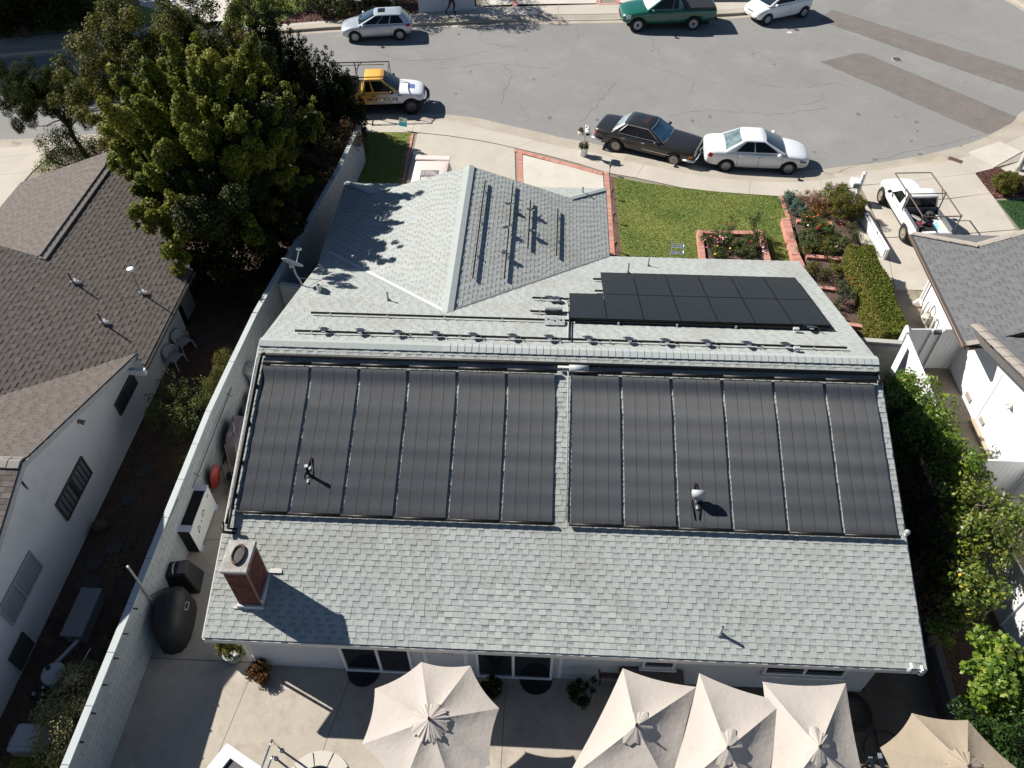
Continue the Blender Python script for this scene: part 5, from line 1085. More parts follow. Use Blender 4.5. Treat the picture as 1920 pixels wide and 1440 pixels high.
def bush(name, lab, c, R, n, cr, per, size, lm, seed, cat='bush', group=None, **k):
    t = thing(name, lab, cat, (c[0], c[1], 0), group=group); cl = crown_clumps(c, R, n, cr, seed, low=k.pop('low', -.3), shell=.75, jit=k.pop('jit', .06))
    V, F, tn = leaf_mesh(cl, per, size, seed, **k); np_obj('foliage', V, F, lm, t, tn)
    rs = random.Random(seed); mb = MB()
    for i in range(5): e = Vector(cl[rs.randrange(len(cl))][:3]); b0 = V3(c[0]+rs.uniform(-.1, .1), c[1]+rs.uniform(-.1, .1), -.02); mb.tube([b0, b0.lerp(e, .5)+V3(0, 0, .05), e], [.025, .018, .008], 5)
    mb.build('stem', M_BARK, t); return t
def gc(x, y, z): return G(x, y, z)
# left garden
bush('understorey_shrub', 'dark shrub mass under the big tree against the block wall', (-4.2, 16.0, 1.3), (1.35, 2.5, 1.9), 110, .42, 190, .11, L_DARK, 17)
bush('shrub', 'clipped dark green shrub under the leaning pine', gc(130, 303, .4), (1.3, .8, .5), 40, .25, 90, .07, L_HEDGE, 21)
bush('shrub', 'second low clipped shrub right of the pine trunk', gc(178, 280, .4), (.9, .7, .5), 30, .25, 90, .07, L_HEDGE, 22); bush('shrub', 'dark bushy shrub directly beneath the pine crown', gc(112, 268, .5), (1.1, .6, .7), 30, .28, 90, .07, L_DARK, 23)
bush('shrub', 'airy green shrub between the left house and the long wall', gc(338, 772, 1.0), (.98, 1.05, .95), 90, .20, 70, .062, leaf_mat('airy_leaves', [(.03, .045, .012), (.07, .09, .025), (.13, .15, .045), (.20, .19, .07)]), 24, jit=.16)
for i, (x, y, z, R) in enumerate(((425, 668, 1.5, .38), (413, 700, 1.5, .36), (400, 725, 1.45, .33))): bush('shrub', 'golden clipped shrub, %s of the three against the left face of the long wall' % ('farthest', 'middle', 'nearest')[i], (gc(x, y, z)[0]-.12, gc(x, y, z)[1], .95), (R*.8, R*1.15, .75), 26, .16, 100, .045, L_BOX, 30+i, group='golden shrubs along the left wall face')
bush('shrub', 'small yellow green shrub at the wall below the airy shrub', (gc(348, 865, 1.3)[0]-.15, gc(348, 865, 1.3)[1], .7), (.30, .45, .55), 24, .15, 90, .05, L_BOX, 34)
bush('shrub', 'cream flowering shrub at the bottom left against the wall', (-3.25, -1.3, .75), (.62, 1.25, .75), 70, .2, 110, .055, L_FLOWY, 35); bush('shrub', 'low green shrub below the cream flowering shrub', (-3.5, -2.75, .5), (.85, .6, .5), 40, .2, 90, .055, L_HEDGE, 36)
bush('creeper', 'dark creeper with small leaves hanging over the far block wall', (-1.75, 20.6, 1.5), (.55, 3.0, .9), 60, .24, 130, .075, L_DARK, 37, cat='creeper'); bush('creeper', 'brownish creeper at the street end of the block wall', (-1.3, 23.2, 1.6), (.7, 1.1, .7), 30, .26, 110, .07, leaf_mat('rusty_leaves', [(.03, .02, .012), (.07, .05, .025), (.16, .08, .05)]), 38, cat='creeper')
bush('shrub', 'small pale leaved shrub by the wall corner below the dark tree', (gc(490, 535, 1.4)[0]-.05, gc(490, 535, 1.4)[1], 1.0), (.25, .4, .6), 14, .15, 60, .055, L_BOX, 39)
bush('shrub', 'low ground cover shrub at the left of the long wall near the string lights', (-3.05, .9, .2), (.35, 1.3, .3), 30, .18, 60, .05, L_DARK, 40)
# right garden: citrus
def ctree(lab, c, R, n, cr, per, size, lm, seed, name='citrus_tree', cat='tree', shell=.6, **k):
    cl = crown_clumps(c, R, n, cr, seed, low=-.8, jit=.12, tone=.08); return tree(name, lab, (c[0], c[1], 0), (c[0], c[1], c[2]-.2), .09, cl, per, size, lm, seed, nb=14, bm=M_BARK2, shell=shell, **k)
ctree('glossy citrus tree nearest the white gate', (gc(1715, 775, 2.1)[0], gc(1715, 775, 2.1)[1], 2.0), (.92, 1.7, .85), 70, .34, 130, .12, L_CIT, 41)
ctree('yellowing citrus tree with bare twigs in the middle of the right side yard', (gc(1845, 975, 2.2)[0], gc(1845, 975, 2.2)[1], 2.1), (1.0, 1.35, 1.0), 75, .30, 85, .12, L_CITY, 42, shell=.4)
ctree('leafy citrus tree with upright shoots left of the yellowing one', (gc(1800, 880, 2.2)[0], gc(1800, 880, 2.2)[1], 2.1), (.65, .75, .9), 34, .27, 90, .12, L_CIT, 43)
ctree('thin branched citrus tree with yellow fruit below the yellowing one', (gc(1825, 1110, 2.1)[0], gc(1825, 1110, 2.1)[1], 2.0), (.65, .8, .9), 40, .25, 75, .11, L_CITY, 44, shell=.4)
ctree('dense glossy round leaved shrub tree at the bottom right corner', (gc(1880, 1265, 2.1)[0]+.1, gc(1880, 1265, 2.1)[1], 1.9), (.80, .85, .85), 60, .26, 120, .125, L_CIT, 45, aspect=.8)
ctree('fine leaved green shrub below the glossy one at the right edge', (gc(1880, 1370, 1.8)[0], gc(1880, 1370, 1.8)[1]-.1, 1.5), (.9, .7, .75), 50, .24, 120, .08, leaf_mat('deep_green', [(.012, .03, .008), (.03, .065, .014), (.06, .11, .02)], .5, .3), 46)
ctree('dark shaded citrus tree close to the right wall of the house', (17.6, 6.9, 1.5), (1.0, 2.6, 1.1), 60, .4, 120, .11, L_DARK, 47); ctree('dark shaded shrub tree near the right eave corner', (17.7, 3.6, 1.2), (.85, 1.4, 1.0), 40, .36, 120, .11, L_DARK, 48)
ctree('small half lit citrus sapling in the dark of the right yard', (gc(1775, 1170, 1.4)[0], gc(1775, 1170, 1.4)[1], 1.3), (.35, .4, .5), 14, .17, 60, .11, L_CIT, 49)
fr_ = MB()
t = thing('lemon_cluster', 'yellow lemons hanging in the thin branched citrus tree', 'fruit', gc(1800, 1130, 2.0)); rr = random.Random(3)
for k in range(7): c = Vector(gc(1825, 1110, 2.1)); c += V3(rr.uniform(-.6, .5), rr.uniform(-.7, .7), rr.uniform(-.5, .6)); MB().sphere(c, .045, 8, 6).build('fruit', mat('lemon', (.65, .38, .03), .5), t, smooth=True)
# bare twigs over the yellowing tree
cy = Vector(gc(1858, 990, 2.3)); tw = MB()
for k in range(60): a = cy+V3(rr.uniform(-.5, .5), rr.uniform(-.8, .8), rr.uniform(-.1, .5)); b = a+V3(rr.uniform(-.3, .3), rr.uniform(-.3, .3), rr.uniform(.1, .5)); tw.tube([a, a.lerp(b, .5)+V3(rr.uniform(-.05, .05), rr.uniform(-.05, .05), 0), b], [.009, .006, .003], 4)
tw.build('twig_tangle', mat('grey_twig', (.26, .22, .18), .9), None, 'tangle of bare grey twigs on top of the yellowing citrus tree', cat='twigs', kind=None)
# hedge
hx0, hx1, hy0, hy1, hh = 19.15, 20.12, 12.35, 17.15, 1.15
t = thing('hedge', 'long clipped box hedge along the right driveway walk', 'hedge', (19.6, 14.7, 0)); rs = np.random.RandomState(60); N_ = 26000
P = rs.uniform((hx0, hy0, .05), (hx1, hy1, hh), (N_, 3)); f = rs.randint(0, 6, N_)
P[f < 3, 2] = hh+rs.normal(0, .022, (f < 3).sum()); P[f == 3, 0] = hx0+rs.normal(0, .02, (f == 3).sum()); P[f == 4, 0] = hx1+rs.normal(0, .02, (f == 4).sum()); P[f == 5, 1] = hy0+rs.normal(0, .02, (f == 5).sum())
P[:, 2] += .03*np.sin(P[:, 0]*5+1)*np.sin(P[:, 1]*3); P[:, 0] += .05*np.sin(P[:, 1]*2.2)
cl = np.concatenate([P, np.full((N_, 3), .03), rs.normal(0, .05, (N_, 1))+.10*np.sin(P[:, :1]*7)*np.sin(P[:, 1:2]*5)], 1)
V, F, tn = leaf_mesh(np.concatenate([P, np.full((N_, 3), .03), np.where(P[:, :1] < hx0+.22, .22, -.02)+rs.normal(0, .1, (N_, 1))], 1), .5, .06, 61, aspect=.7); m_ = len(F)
np_obj('foliage', V, F, L_HEDGE, t, tn); MB().box(((hx0+hx1)/2, (hy0+hy1)/2, hh/2-.06), (hx1-hx0-.16, hy1-hy0-.16, hh-.12)).build('inner_wood', mat('hedge_dark', (.012, .014, .007), .95), t)
bush('round_bush', 'round clipped bush with reddish top beside the letter boxes', (gc(1587, 390, .5)[0], gc(1587, 390, .5)[1], .48), (.74, .66, .56), 110, .14, 190, .045, L_BOX, 70)
bush('round_bush', 'round clipped yellow green bush in the red bark by the street', (gc(1890, 343, .4)[0], gc(1890, 343, .4)[1], .35), (.60, .54, .48), 110, .12, 190, .045, L_BOX, 71)
# planters and roses
def brick_border(root, poly, w, h, closed=True, seed=0):
    """raised single wall of bricks laid flat across the border"""
    n = len(poly); r = random.Random(seed); mb = MB()
    for i in range(n if closed else n-1):
        a = Vector(poly[i][:2]); b = Vector(poly[(i+1) % n][:2]); d = b-a; L = d.length; d.normalize(); s = Vector((-d.y, d.x)); k = max(1, int(L/.105))
        mb.box(((a+b)/2+s*w/2).to_3d()+V3(0, 0, (h-.06)/2), (L, w-.02, h-.06), math.atan2(d.y, d.x), tone=.4)
        for q in range(k): c = a+d*(L*(q+.5)/k)+s*w/2; mb.box((c.x, c.y, h-.03+r.uniform(-.002, .003)), (L/k-.008, w, .06), math.atan2(d.y, d.x), tone=r.uniform(.02, 1))
    return mb.build('brick_border', M_BRICKRED, root, kind='stuff')
HB = .32
def gp(x, y, z=HB): return Vector(G(x, y, z)[:2])
pl1 = thing('rose_planter', 'square raised brick planter full of pink red and yellow roses on the lawn', 'planter', (*gp(1375, 460), 0))
q = [gp(1311, 490), gp(1447, 497), gp(1432, 433), gp(1306.8, 431)]; q[0].y -= 1.0; q[1].y -= 1.0
brick_border(pl1, [q[0], q[1], q[2], q[3]], .22, HB, seed=1); sheet([shrink([tuple(v) for v in q], .2)], .2, .15).build('soil', M_BED, pl1)
pl2 = thing('flower_planter', 'long raised brick planter in cells between the lawn and the hedge', 'planter', (18.6, 17, 0))
A_, B_ = gp(1480, 409), gp(1500, 478); dirn = (B_-A_); A2 = A_; B2 = Vector((18.22, 12.5)); 
def cross(x0, y0, x1, y1, w=.17): a, b = gp(x0, y0), gp(x1, y1); return brick_border(pl2, [a, b], w, HB, closed=False, seed=int(x0))
brick_border(pl2, [A_, B_], -.30, HB, closed=False, seed=2); brick_border(pl2, [B_, gp(1535, 548), gp(1600, 640)], -.33, HB, closed=False, seed=3); cross(1494, 410, 1560, 416, -.2); cross(1512, 476, 1582, 482, -.2); cross(1538, 540, 1580, 546); cross(1590, 610, 1632, 616)
sheet([[tuple(gp(1490, 408)), tuple(gp(1600, 425)), (20.2, 17.3), (19.2, 17.2), (19.15, 12.5), (18.3, 12.5), tuple(gp(1530, 545)), tuple(gp(1512, 478))]], .2, .15).build('soil', M_BED, pl2)
sheet([[tuple(G(1467, 368)[:2]), tuple(G(1585, 372)[:2]), (20.45, 20.1), (20.4, 18.6), tuple(gp(1600, 428)), tuple(gp(1480, 407))]], .03, .1).build('bed_soil', M_BED, kind='structure')
brick_run(G(1466, 368), G(1482, 412), .05, -.14, parent=ed, seed=9, h=.08)
M_ROSE = {'pink': mat('pink_petals', (.75, .16, .27), .5, subs=.2), 'red': mat('red_petals', (.50, .015, .02), .5, subs=.2), 'crimson': mat('crimson_petals', (.42, .02, .05), .5), 'yellow': mat('yellow_petals', (.85, .62, .05), .5), 'white': mat('white_petals', (.80, .76, .66), .5), 'blush': mat('blush_petals', (.80, .48, .42), .5), 'orange': mat('orange_petals', (.75, .10, .04), .5), 'purple': mat('purple_petals', (.45, .12, .45), .5)}
L_ROSE = leaf_mat('rose_leaves', [(.025, .045, .015), (.055, .09, .03), (.11, .15, .045), (.16, .10, .045)], .5, .25)
def rosebush(lab, c, R, h, flowers, seed, n=22, per=70, lm=None, size=.06, z0=.2, name='rose_bush'):
    t = thing(name, lab, 'plant', (c[0], c[1], z0)); cl = crown_clumps((c[0], c[1], z0+h*.6), (R, R, h*.45), n, .14, seed, low=-.6, jit=.2)
    V, F, tn = leaf_mesh(cl, per, size, seed, shell=.4); np_obj('foliage', V, F, lm or L_ROSE, t, tn); rs = random.Random(seed); mb = MB()
    for k in range(8): e = Vector(cl[rs.randrange(len(cl))][:3]); b0 = V3(c[0], c[1], z0); mb.tube([b0, b0.lerp(e, .5)+V3(rs.uniform(-.05, .05), rs.uniform(-.05, .05), .03), e], [.012, .009, .005], 5)
    mb.build('stem', M_BARK2, t)
    for (col, p) in flowers:
        b = MB().lathe([(.001, -.025), (.028, -.015), (.042, .008), (.037, .026), (.024, .034), (.022, .022), (.001, .026)], tuple(p), 8); o = b.build('blossom', M_ROSE[col], t, smooth=True)
    return t
def fl(col, *pp, z=.75): return [(col, G(x, y, z)) for x, y in pp]
def rc(x, y, z=.5): return G(x, y, z)
rosebush('rose bush with deep pink blossoms at the left corner of the square planter', rc(1332, 448), .38, .6, fl('pink', (1325, 437), (1334, 437), (1333, 443), (1322, 450), (1325, 464), (1340, 446)), 81)
rosebush('rose bush with light pink blossoms in the square planter', rc(1358, 448), .42, .65, fl('pink', (1345, 449), (1346, 455), (1351, 446))+fl('blush', (1350, 443), (1355, 446), (1360, 444), (1356, 449), (1362, 446)), 82)
rosebush('tall red rose at the far edge of the square planter', rc(1366, 428, .6), .35, 1.0, fl('red', (1361, 420), (1373, 420), z=1.1), 83, n=10, per=35); rosebush('leggy dark green rose shoots at the far right of the square planter', rc(1415, 418, .7), .35, 1.2, [], 84, n=12, per=45)
rosebush('rose bush with yellow blossoms at the near edge of the square planter', rc(1350, 474), .42, .55, fl('yellow', (1345, 462), (1369, 466), (1341, 477)), 85); rosebush('rose bush with dark red blossoms in the middle of the square planter', rc(1385, 458), .45, .6, fl('crimson', (1378, 455), (1408, 453)), 86)
rosebush('rose bush with pale blossoms at the right of the square planter', rc(1420, 450), .42, .65, fl('blush', (1423, 432), (1414, 442))+fl('white', (1431, 464), (1431, 472)), 87); rosebush('green rose bush without blossoms at the near right of the square planter', rc(1405, 480), .5, .55, [], 88, n=22)
rosebush('rose bush with orange red blossoms at the far end of the long planter', rc(1520, 412), .55, .6, fl('orange', (1509, 403), (1513, 407), (1526, 407), (1534, 404)), 89); rosebush('rose bush with coral and white blossoms in the first cell of the long planter', rc(1530, 430), .55, .6, fl('red', (1534, 427), (1539, 423), (1531, 429))+fl('white', (1515, 423)), 90)
rosebush('rose bush with dark red blossoms beside the wild grass in the long planter', rc(1572, 430), .45, .5, fl('crimson', (1577, 420), (1580, 425)), 91, n=10, per=40); rosebush('rose bush with two soft pink blossoms near the hedge corner', rc(1575, 462), .5, .6, fl('blush', (1568, 463), (1582, 459)), 92)
rosebush('grassy green clump at the near end of the first planter cell', rc(1535, 462), .65, .45, [], 93, n=26, lm=L_BOX); rosebush('feathery green clump beside the low white fence', (rc(1600, 440)[0], rc(1600, 440)[1], 0), .55, .6, [], 94, n=24, per=70, lm=leaf_mat('feathery', [(.05, .06, .02), (.09, .10, .035), (.16, .13, .07)]), size=.05)
rosebush('dry brownish plant in the second cell of the long planter', rc(1555, 512), .6, .35, [], 95, n=20, per=40, lm=leaf_mat('brownish', [(.03, .035, .012), (.07, .055, .025), (.12, .08, .05)])); rosebush('tall grey green plant with one red blossom against the hedge', rc(1585, 555, .6), .42, .9, fl('red', (1590, 524), (1600, 531), z=1.1), 96, n=26, per=70, lm=leaf_mat('grey_green', [(.03, .045, .025), (.07, .09, .05), (.12, .14, .08)]))
rosebush('blue green succulent mound at the corner of the flower bed by the lawn', (*rc(1484, 372, .2)[:2], 0), .45, .3, [], 97, n=26, per=60, lm=leaf_mat('blue_green', [(.05, .09, .075), (.10, .16, .13), (.17, .24, .19)]), z0=.02, name='succulent'); rosebush('teal succulent mound below the corner mound', (*rc(1498, 390, .2)[:2], 0), .5, .35, [], 98, n=26, per=60, lm=leaf_mat('blue_green', [(.05, .09, .075)]), z0=.02, name='succulent')
rosebush('fluffy pinkish ornamental grass in the flower bed by the street', (*rc(1522, 372, .4)[:2], 0), .65, .6, [], 99, n=34, per=80, lm=leaf_mat('pink_grass', [(.16, .09, .055), (.34, .20, .13), (.52, .36, .25)]), size=.05, z0=.02, name='ornamental_grass'); rosebush('rust coloured plant with yellow leaves in the flower bed', (*rc(1535, 388, .3)[:2], 0), .6, .4, [], 100, n=26, per=60, lm=leaf_mat('rusty', [(.10, .05, .03), (.24, .11, .04), (.42, .28, .09)]), z0=.02, name='ornamental_grass')
rosebush('green geranium with purple blossoms behind the round bush', (*rc(1562, 362, .4)[:2], 0), .55, .6, fl('purple', (1553, 352), (1565, 353), (1569, 350), z=.8), 101, n=34, per=80, lm=L_HEDGE, z0=.02, name='geranium'); rosebush('small red dotted plant at the far right of the flower bed', (*rc(1582, 350, .3)[:2], 0), .3, .35, [], 102, n=12, lm=L_BOX, z0=.02, name='geranium')
for i, (x, y, r) in enumerate(((1512, 440, .38), (1560, 448, .4), (1545, 425, .35), (1520, 458, .35), (1530, 500, .4), (1572, 500, .4), (1560, 575, .45))): rosebush('low leafy filler plant in the long planter, %s from its street end' % NUM[i], rc(x, y), r, .38, [], 140+i, n=20, per=60, lm=(L_ROSE, L_BOX, L_HEDGE)[i % 3])
# far side gardens
rosebush('yellow and orange flowering shrub across the street behind the olive tree', (*G(225, 5, .4)[:2], 0), 1.1, 1.1, [], 103, n=30, per=80, size=.12, lm=leaf_mat('orange_shrub', [(.10, .08, .02), (.45, .25, .04), (.60, .40, .08)]), z0=0, name='flowering_shrub')
for i, (x, y, rx) in enumerate(((-30, 58, 2.6), (45, 48, 2.6), (110, 38, 2.0), (20, 12, 3.0), (85, 5, 2.6))):
    bush('dark_shrub', 'dense dark shrub at the top left corner, %s of the mass across the street' % ('near left', 'near middle', 'near right', 'far left', 'far right')[i], (*G(x, y, .3)[:2], .8), (rx, 1.0, 1.1), 60, .4, 150, .14, L_DARK, 130+i, group='dark shrubs at the top left corner')
for i, (x, y) in enumerate(((150, 2), (185, 18), (520, 8), (555, 0), (470, 10), (600, 14), (655, 22), (630, 5), (700, 8))):
    bush('shrub', 'garden shrub across the street, %s from the left' % NUM[i], (*G(x, y, .4)[:2], .45), (1.0, .8, .6), 24, .28, 70, .11, (L_HEDGE if i % 3 else L_BOX) if i < 5 else L_DARK, 110+i, group='shrubs across the street')
for i, (x, y) in enumerate(((655, 8), (690, 3), (733, 10), (700, 22))):
    c = G(x, y); t = thing('boulder', 'tan garden stone across the street behind the silver hatchback, %s one' % ('far left', 'upper', 'right', 'lower')[i], 'stone', c, group='garden stones across the street'); MB().sphere((c[0], c[1], .12), .32, 8, 6, sz=.7).build('stone', mat('tan_stone', (.30, .22, .14), .9, var=.3, vs_=3), t, smooth=True)
# ------------------------------------------------------------------ vehicles
from mathutils.bvhtree import BVHTree
def paint(name, col, rough=.28, metal=0.0, coat=1.0, fine=0.0, var=0.0, vs_=1.0, col2=None): return mat(name, col, rough, metal=metal, coat=coat, spec=.5, fine=fine, var=var, vs_=vs_, col2=col2)
M_RIM = mat('alloy_rim', (.34, .35, .36), .4, metal=.3); M_RED = mat('red_lens', (.40, .012, .012), .2, coat=.5); M_LENS = mat('clear_lens', (.62, .63, .62), .12, coat=.8); M_AMB = mat('amber_lens', (.55, .16, .02), .2); M_DARKIN = mat('dark_cabin', (.01, .01, .011), .9)
M_SIDEG = mat('dark_side_glass', (.008, .009, .011), .08, spec=.25)
def apply_mods(o):
    dg = bpy.context.evaluated_depsgraph_get(); dg.update(); ev = o.evaluated_get(dg); me = bpy.data.meshes.new_from_object(ev); old = o.data; o.modifiers.clear(); o.data = me; me.name = old.name; bpy.data.meshes.remove(old)
def car(spec):
    sc_ = spec['wb']; P, wb, hw, wr = spec['paint'], spec['wb'], spec['hw'], spec['wr']; xf, xr = spec['xf'], spec['xf']-wb
    t = thing(spec['name'], spec['label'], spec['cat'], (0, 0, 0)); lw = dict(world=False)
    st = spec['st']; mb = MB(); ring = lambda x, h, zb, zt: [(x, sy*f*h, z) for sy, f, z in [(1, 0, zt+.03), (1, .5, zt+.02), (1, .90, zt-.02), (1, .985, zt-.13), (1, 1.0, zb+(zt-zb)*.45), (1, .97, zb+.10), (1, .80, zb), (-1, .80, zb), (-1, .97, zb+.10), (-1, 1.0, zb+(zt-zb)*.45), (-1, .985, zt-.13), (-1, .90, zt-.02), (-1, .5, zt+.02)]]
    n = 13; vs = []
    for s in st: vs += ring(*s)
    fs = [(i*n+j, i*n+(j+1) % n, (i+1)*n+(j+1) % n, (i+1)*n+j) for i in range(len(st)-1) for j in range(n)]
    fs += [tuple(range(n))[::-1], tuple(range((len(st)-1)*n, len(st)*n))]; mb.add(vs, fs)
    body = mb.build('body', P, t, smooth=True, sub=2, **lw); cut = []
    def booly(cb):
        c = cb.build('cutter', M_DARKIN, None, origin=(0, 0, 0)); m = body.modifiers.new('b', 'BOOLEAN'); m.operation = 'DIFFERENCE'; m.solver = 'EXACT'; m.object = c; cut.append(c)
    for x in (xf, xr):
        for sy in (-1, 1): booly(MB().tube([(x, sy*(hw-.26), wr), (x, sy*(hw+.2), wr)], wr+.055, 24))
    if 'bed' in spec:
        b0, b1, bz = spec['bed']; zt = [s for s in st if s[0] <= (b0+b1)/2][-1][3]; booly(MB().box(((b0+b1)/2, 0, bz+.5), (b1-b0, hw*2-.24, 1.0)))
    apply_mods(body)
    for c in cut: bpy.data.objects.remove(c)
    body.data.materials.clear(); body.data.materials.append(P)
    if 'bed' in spec:
        b0, b1, bz = spec['bed']; MB().box(((b0+b1)/2, 0, bz+.012), (b1-b0-.01, hw*2-.26, .02)).build('bed_floor', spec.get('bedm', M_BLACK), t, **lw)
        for sy in (-1, 1): MB().box(((b0+b1)/2, sy*(hw-.125), (bz+.3)), (b1-b0-.02, .012, .52)).build('bed_liner', spec.get('bedm', M_BLACK), t, **lw)
        MB().box((b1-.01, 0, bz+.3), (.012, hw*2-.28, .52)).build('bed_liner', spec.get('bedm', M_BLACK), t, **lw)
    bm = bmesh.new(); bm.from_mesh(body.data); bvh = BVHTree.FromBMesh(bm); bm.free()
    def side(x, z, sy, o=.006):
        h = bvh.ray_cast(Vector((x, sy*3, z)), Vector((0, -sy, 0))); return (x, (h[0].y if h[0] else sy*hw)+sy*o, z)
    def top(x, y, o=.006):
        h = bvh.ray_cast(Vector((x, y, 4)), Vector((0, 0, -1))); return (x, y, (h[0].z if h[0] else 1)+o)
    def end(y, z, sx, o=.006):
        h = bvh.ray_cast(Vector((sx*6, y, z)), Vector((-sx, 0, 0))); return ((h[0].x if h[0] else sx*2)+sx*o, y, z)
    t['_'] = 0; del t['_']
    def patch(name, fn, pts, m, label=None, nu=4, nv=3):
        """pts: four corners in the patch's two coordinates, order around"""
        a, b, c, d = [Vector(p) for p in pts]; mb = MB().grid(lambda u, v: fn(*(a.lerp(b, u).lerp(d.lerp(c, u), v))), nu, nv); return mb.build(name, m, t, label, smooth=True, **lw)
    # wheels
    for i, x in enumerate((xf, xr)):
        for sy in (-1, 1):
            Mx = Matrix.Translation((x, sy*(hw-.10), wr))@Matrix.Rotation(math.radians(-90*sy), 4, 'X'); w2 = spec.get('tw', .10)
            ty = MB().lathe([(wr*.62, -w2), (wr*.94, -w2), (wr, -w2*.7), (wr, w2*.7), (wr*.94, w2), (wr*.64, w2*.9), (wr*.6, w2*.5)], n=28, M=Mx).build('wheel', M_RUBBER, t, smooth=True, **lw)
            ri = MB().lathe([(wr*.66, w2*.78), (wr*.62, w2*.90), (wr*.56, w2*.82), (wr*.5, w2*.45), (0, w2*.4)], n=24, M=Mx)
            ri.build('rim', mat('rim_well', (.008, .008, .009), .7, spec=.1) if spec.get('spokes') else spec.get('rimm', M_RIM), ty, **lw)
            if spec.get('spokes'):
                sp_ = MB(); k = spec['spokes']
                for q in range(k):
                    a = 2*math.pi*q/k; sp_.box((wr*.30, 0, w2*.72), (wr*.60, wr*.13, w2*.25), M=Mx@Matrix.Rotation(a, 4, 'Z'))
                sp_.lathe([(wr*.17, w2*.6), (wr*.17, w2*.88), (0, w2*.92)], n=12, M=Mx); sp_.lathe([(wr*.64, w2*.8), (wr*.64, w2*.95), (wr*.60, w2*.95), (wr*.58, w2*.6)], n=24, M=Mx); sp_.build('spokes', spec.get('rimm', M_RIM), ty, **lw)
            else:
                MB().lathe([(wr*.22, w2*.4), (wr*.2, w2*.85), (0, w2*.9)], n=14, M=Mx).build('hub_cap', spec.get('hubm', M_RIM), ty, smooth=True, **lw)
    # cabin
    cb = spec['cab']; xb0, xb1, hb, zb, xr0, xr1, hr, zr = cb; bul = .07
    def SF(which, s, tt, o=0.0):
        hwt = lerp(hb, hr, tt); z = lerp(zb, zr, tt)-.0; f = lerp(xb1, xr1, tt); r = lerp(xb0, xr0, tt)
        if which == 'front': return (f-bul*(s*s)+o*.8, s*hwt, z+o*.5)
        if which == 'rear': return (r+bul*(s*s)*.6-o*.8, s*hwt, z+o*.5)
        sy = 1 if which == 'left' else -1
        return (lerp(r+bul*.6, f-bul, (s+1)/2), sy*(hwt*(1+.0*(1-s*s))+o), z+o*.3)
    mb = MB(); N = 8
    for w in ('front', 'rear', 'left', 'right'): mb.grid(lambda u, v, w=w: SF(w, (u*2-1)*(1 if w in ('front', 'right') else -1) if w != 'right' else (u*2-1), v), N, 4)
    def roof(u, v, o=0.0):
        s = v*2-1; f = xr1-bul*s*s; r = xr0+bul*.6*s*s; x = lerp(r, f, u); return (x, s*hr, zr+.055*(1-s**4)*(1-(2*u-1)**4)+o)
    mb.grid(roof, N, N)
    c = mb.build('roof', spec.get('roofm', P), t, spec.get('roofl'), smooth=False, **lw); bm = bmesh.new(); bm.from_mesh(c.data); bmesh.ops.remove_doubles(bm, verts=bm.verts, dist=.004); bmesh.ops.recalc_face_normals(bm, faces=bm.faces); bm.to_mesh(c.data); bm.free()
    c.data.polygons.foreach_set('use_smooth', [True]*len(c.data.polygons)); b = c.modifiers.new('b', 'BEVEL'); b.width = .045; b.segments = 3; b.angle_limit = math.radians(35)
    GLS = spec.get('glass', M_GLASS_B)
    def glass(w, s0, s1, t0, t1, name, m=None, o=.012): return MB().grid(lambda u, v: SF(w, lerp(s0, s1, u), lerp(t0, t1, v), o), 8, 4).build(name, m or GLS, t, smooth=True, **lw)
    def gframe(w, s0, s1, t0, t1, m, wd=.02):
        ln = [SF(w, lerp(s0, s1, k/6), t0, .014) for k in range(7)]+[SF(w, s1, lerp(t0, t1, k/3), .014) for k in range(1, 4)]+[SF(w, lerp(s1, s0, k/6), t1, .014) for k in range(1, 7)]+[SF(w, s0, lerp(t1, t0, k/3), .014) for k in range(1, 3)]
        MB().tube(ln, wd/2, 5, closed=True).build('window_trim', m, t, **lw)
    t0, t1 = .10, .90
    glass('front', -.90, .90, .05, .93, 'windshield', spec.get('wsm'))
    glass('rear', -.86, .86, .10, .90, 'rear_window', spec.get('rwm'))
    ws = spec.get('side', [(-.86, -.05), (.0, .86)])
    for w in ('left', 'right'):
        for a, b_ in ws: glass(w, a, b_, t0, t1, 'side_window', M_SIDEG)
        if spec.get('trim'): gframe(w, ws[0][0]-.03, ws[-1][1]+.04, t0-.04, t1+.04, spec['trim'], .025)
    if spec.get('trim'): gframe('front', -.93, .93, .03, .95, spec['trim'], .025); gframe('rear', -.89, .89, .08, .92, spec['trim'], .02)
    if spec.get('sunroof'): a, b_, m = spec['sunroof']; MB().grid(lambda u, v: roof(lerp(a, b_, u), lerp(.24, .76, v), .004), 4, 4).build('sunroof', m, t, **lw)
    # body details
    for sy in (-1, 1):
        for x in spec.get('seams', ()):
            ln = [side(x+.0*z, z, sy, .001) for z in np.linspace(spec['seamz'][0], spec['seamz'][1], 7)]; MB().tube(ln, .006, 4).build('door_seam', mat('seam_shadow', (.03, .03, .032), .8), t, **lw)
        for x, z in spec.get('handles', ()): p = side(x, z, sy, .015); MB().box(p, (.17, .03, .035)).build('door_handle', spec.get('handm', P), t, bevel=.008, **lw)
        mx, mz = spec['mirror']; b_ = MB().sphere((mx, sy*(hw+.10), mz), .10, 10, 6, sz=.75).build('mirror', spec.get('mirm', P), t, smooth=True, **lw); MB().box((mx, sy*(hw-.02), mz-.05), (.05, .2, .03)).build('mirror_arm', M_BLACK, b_, **lw)
        for (kind, pts, m) in spec.get('sidep', ()): patch(kind, lambda x, z, sy=sy: side(x, z, sy, .006), pts, m)
    for (kind, pts, m) in spec.get('frontp', ()): patch(kind, lambda y, z: end(y, z, 1, .008), pts, m)
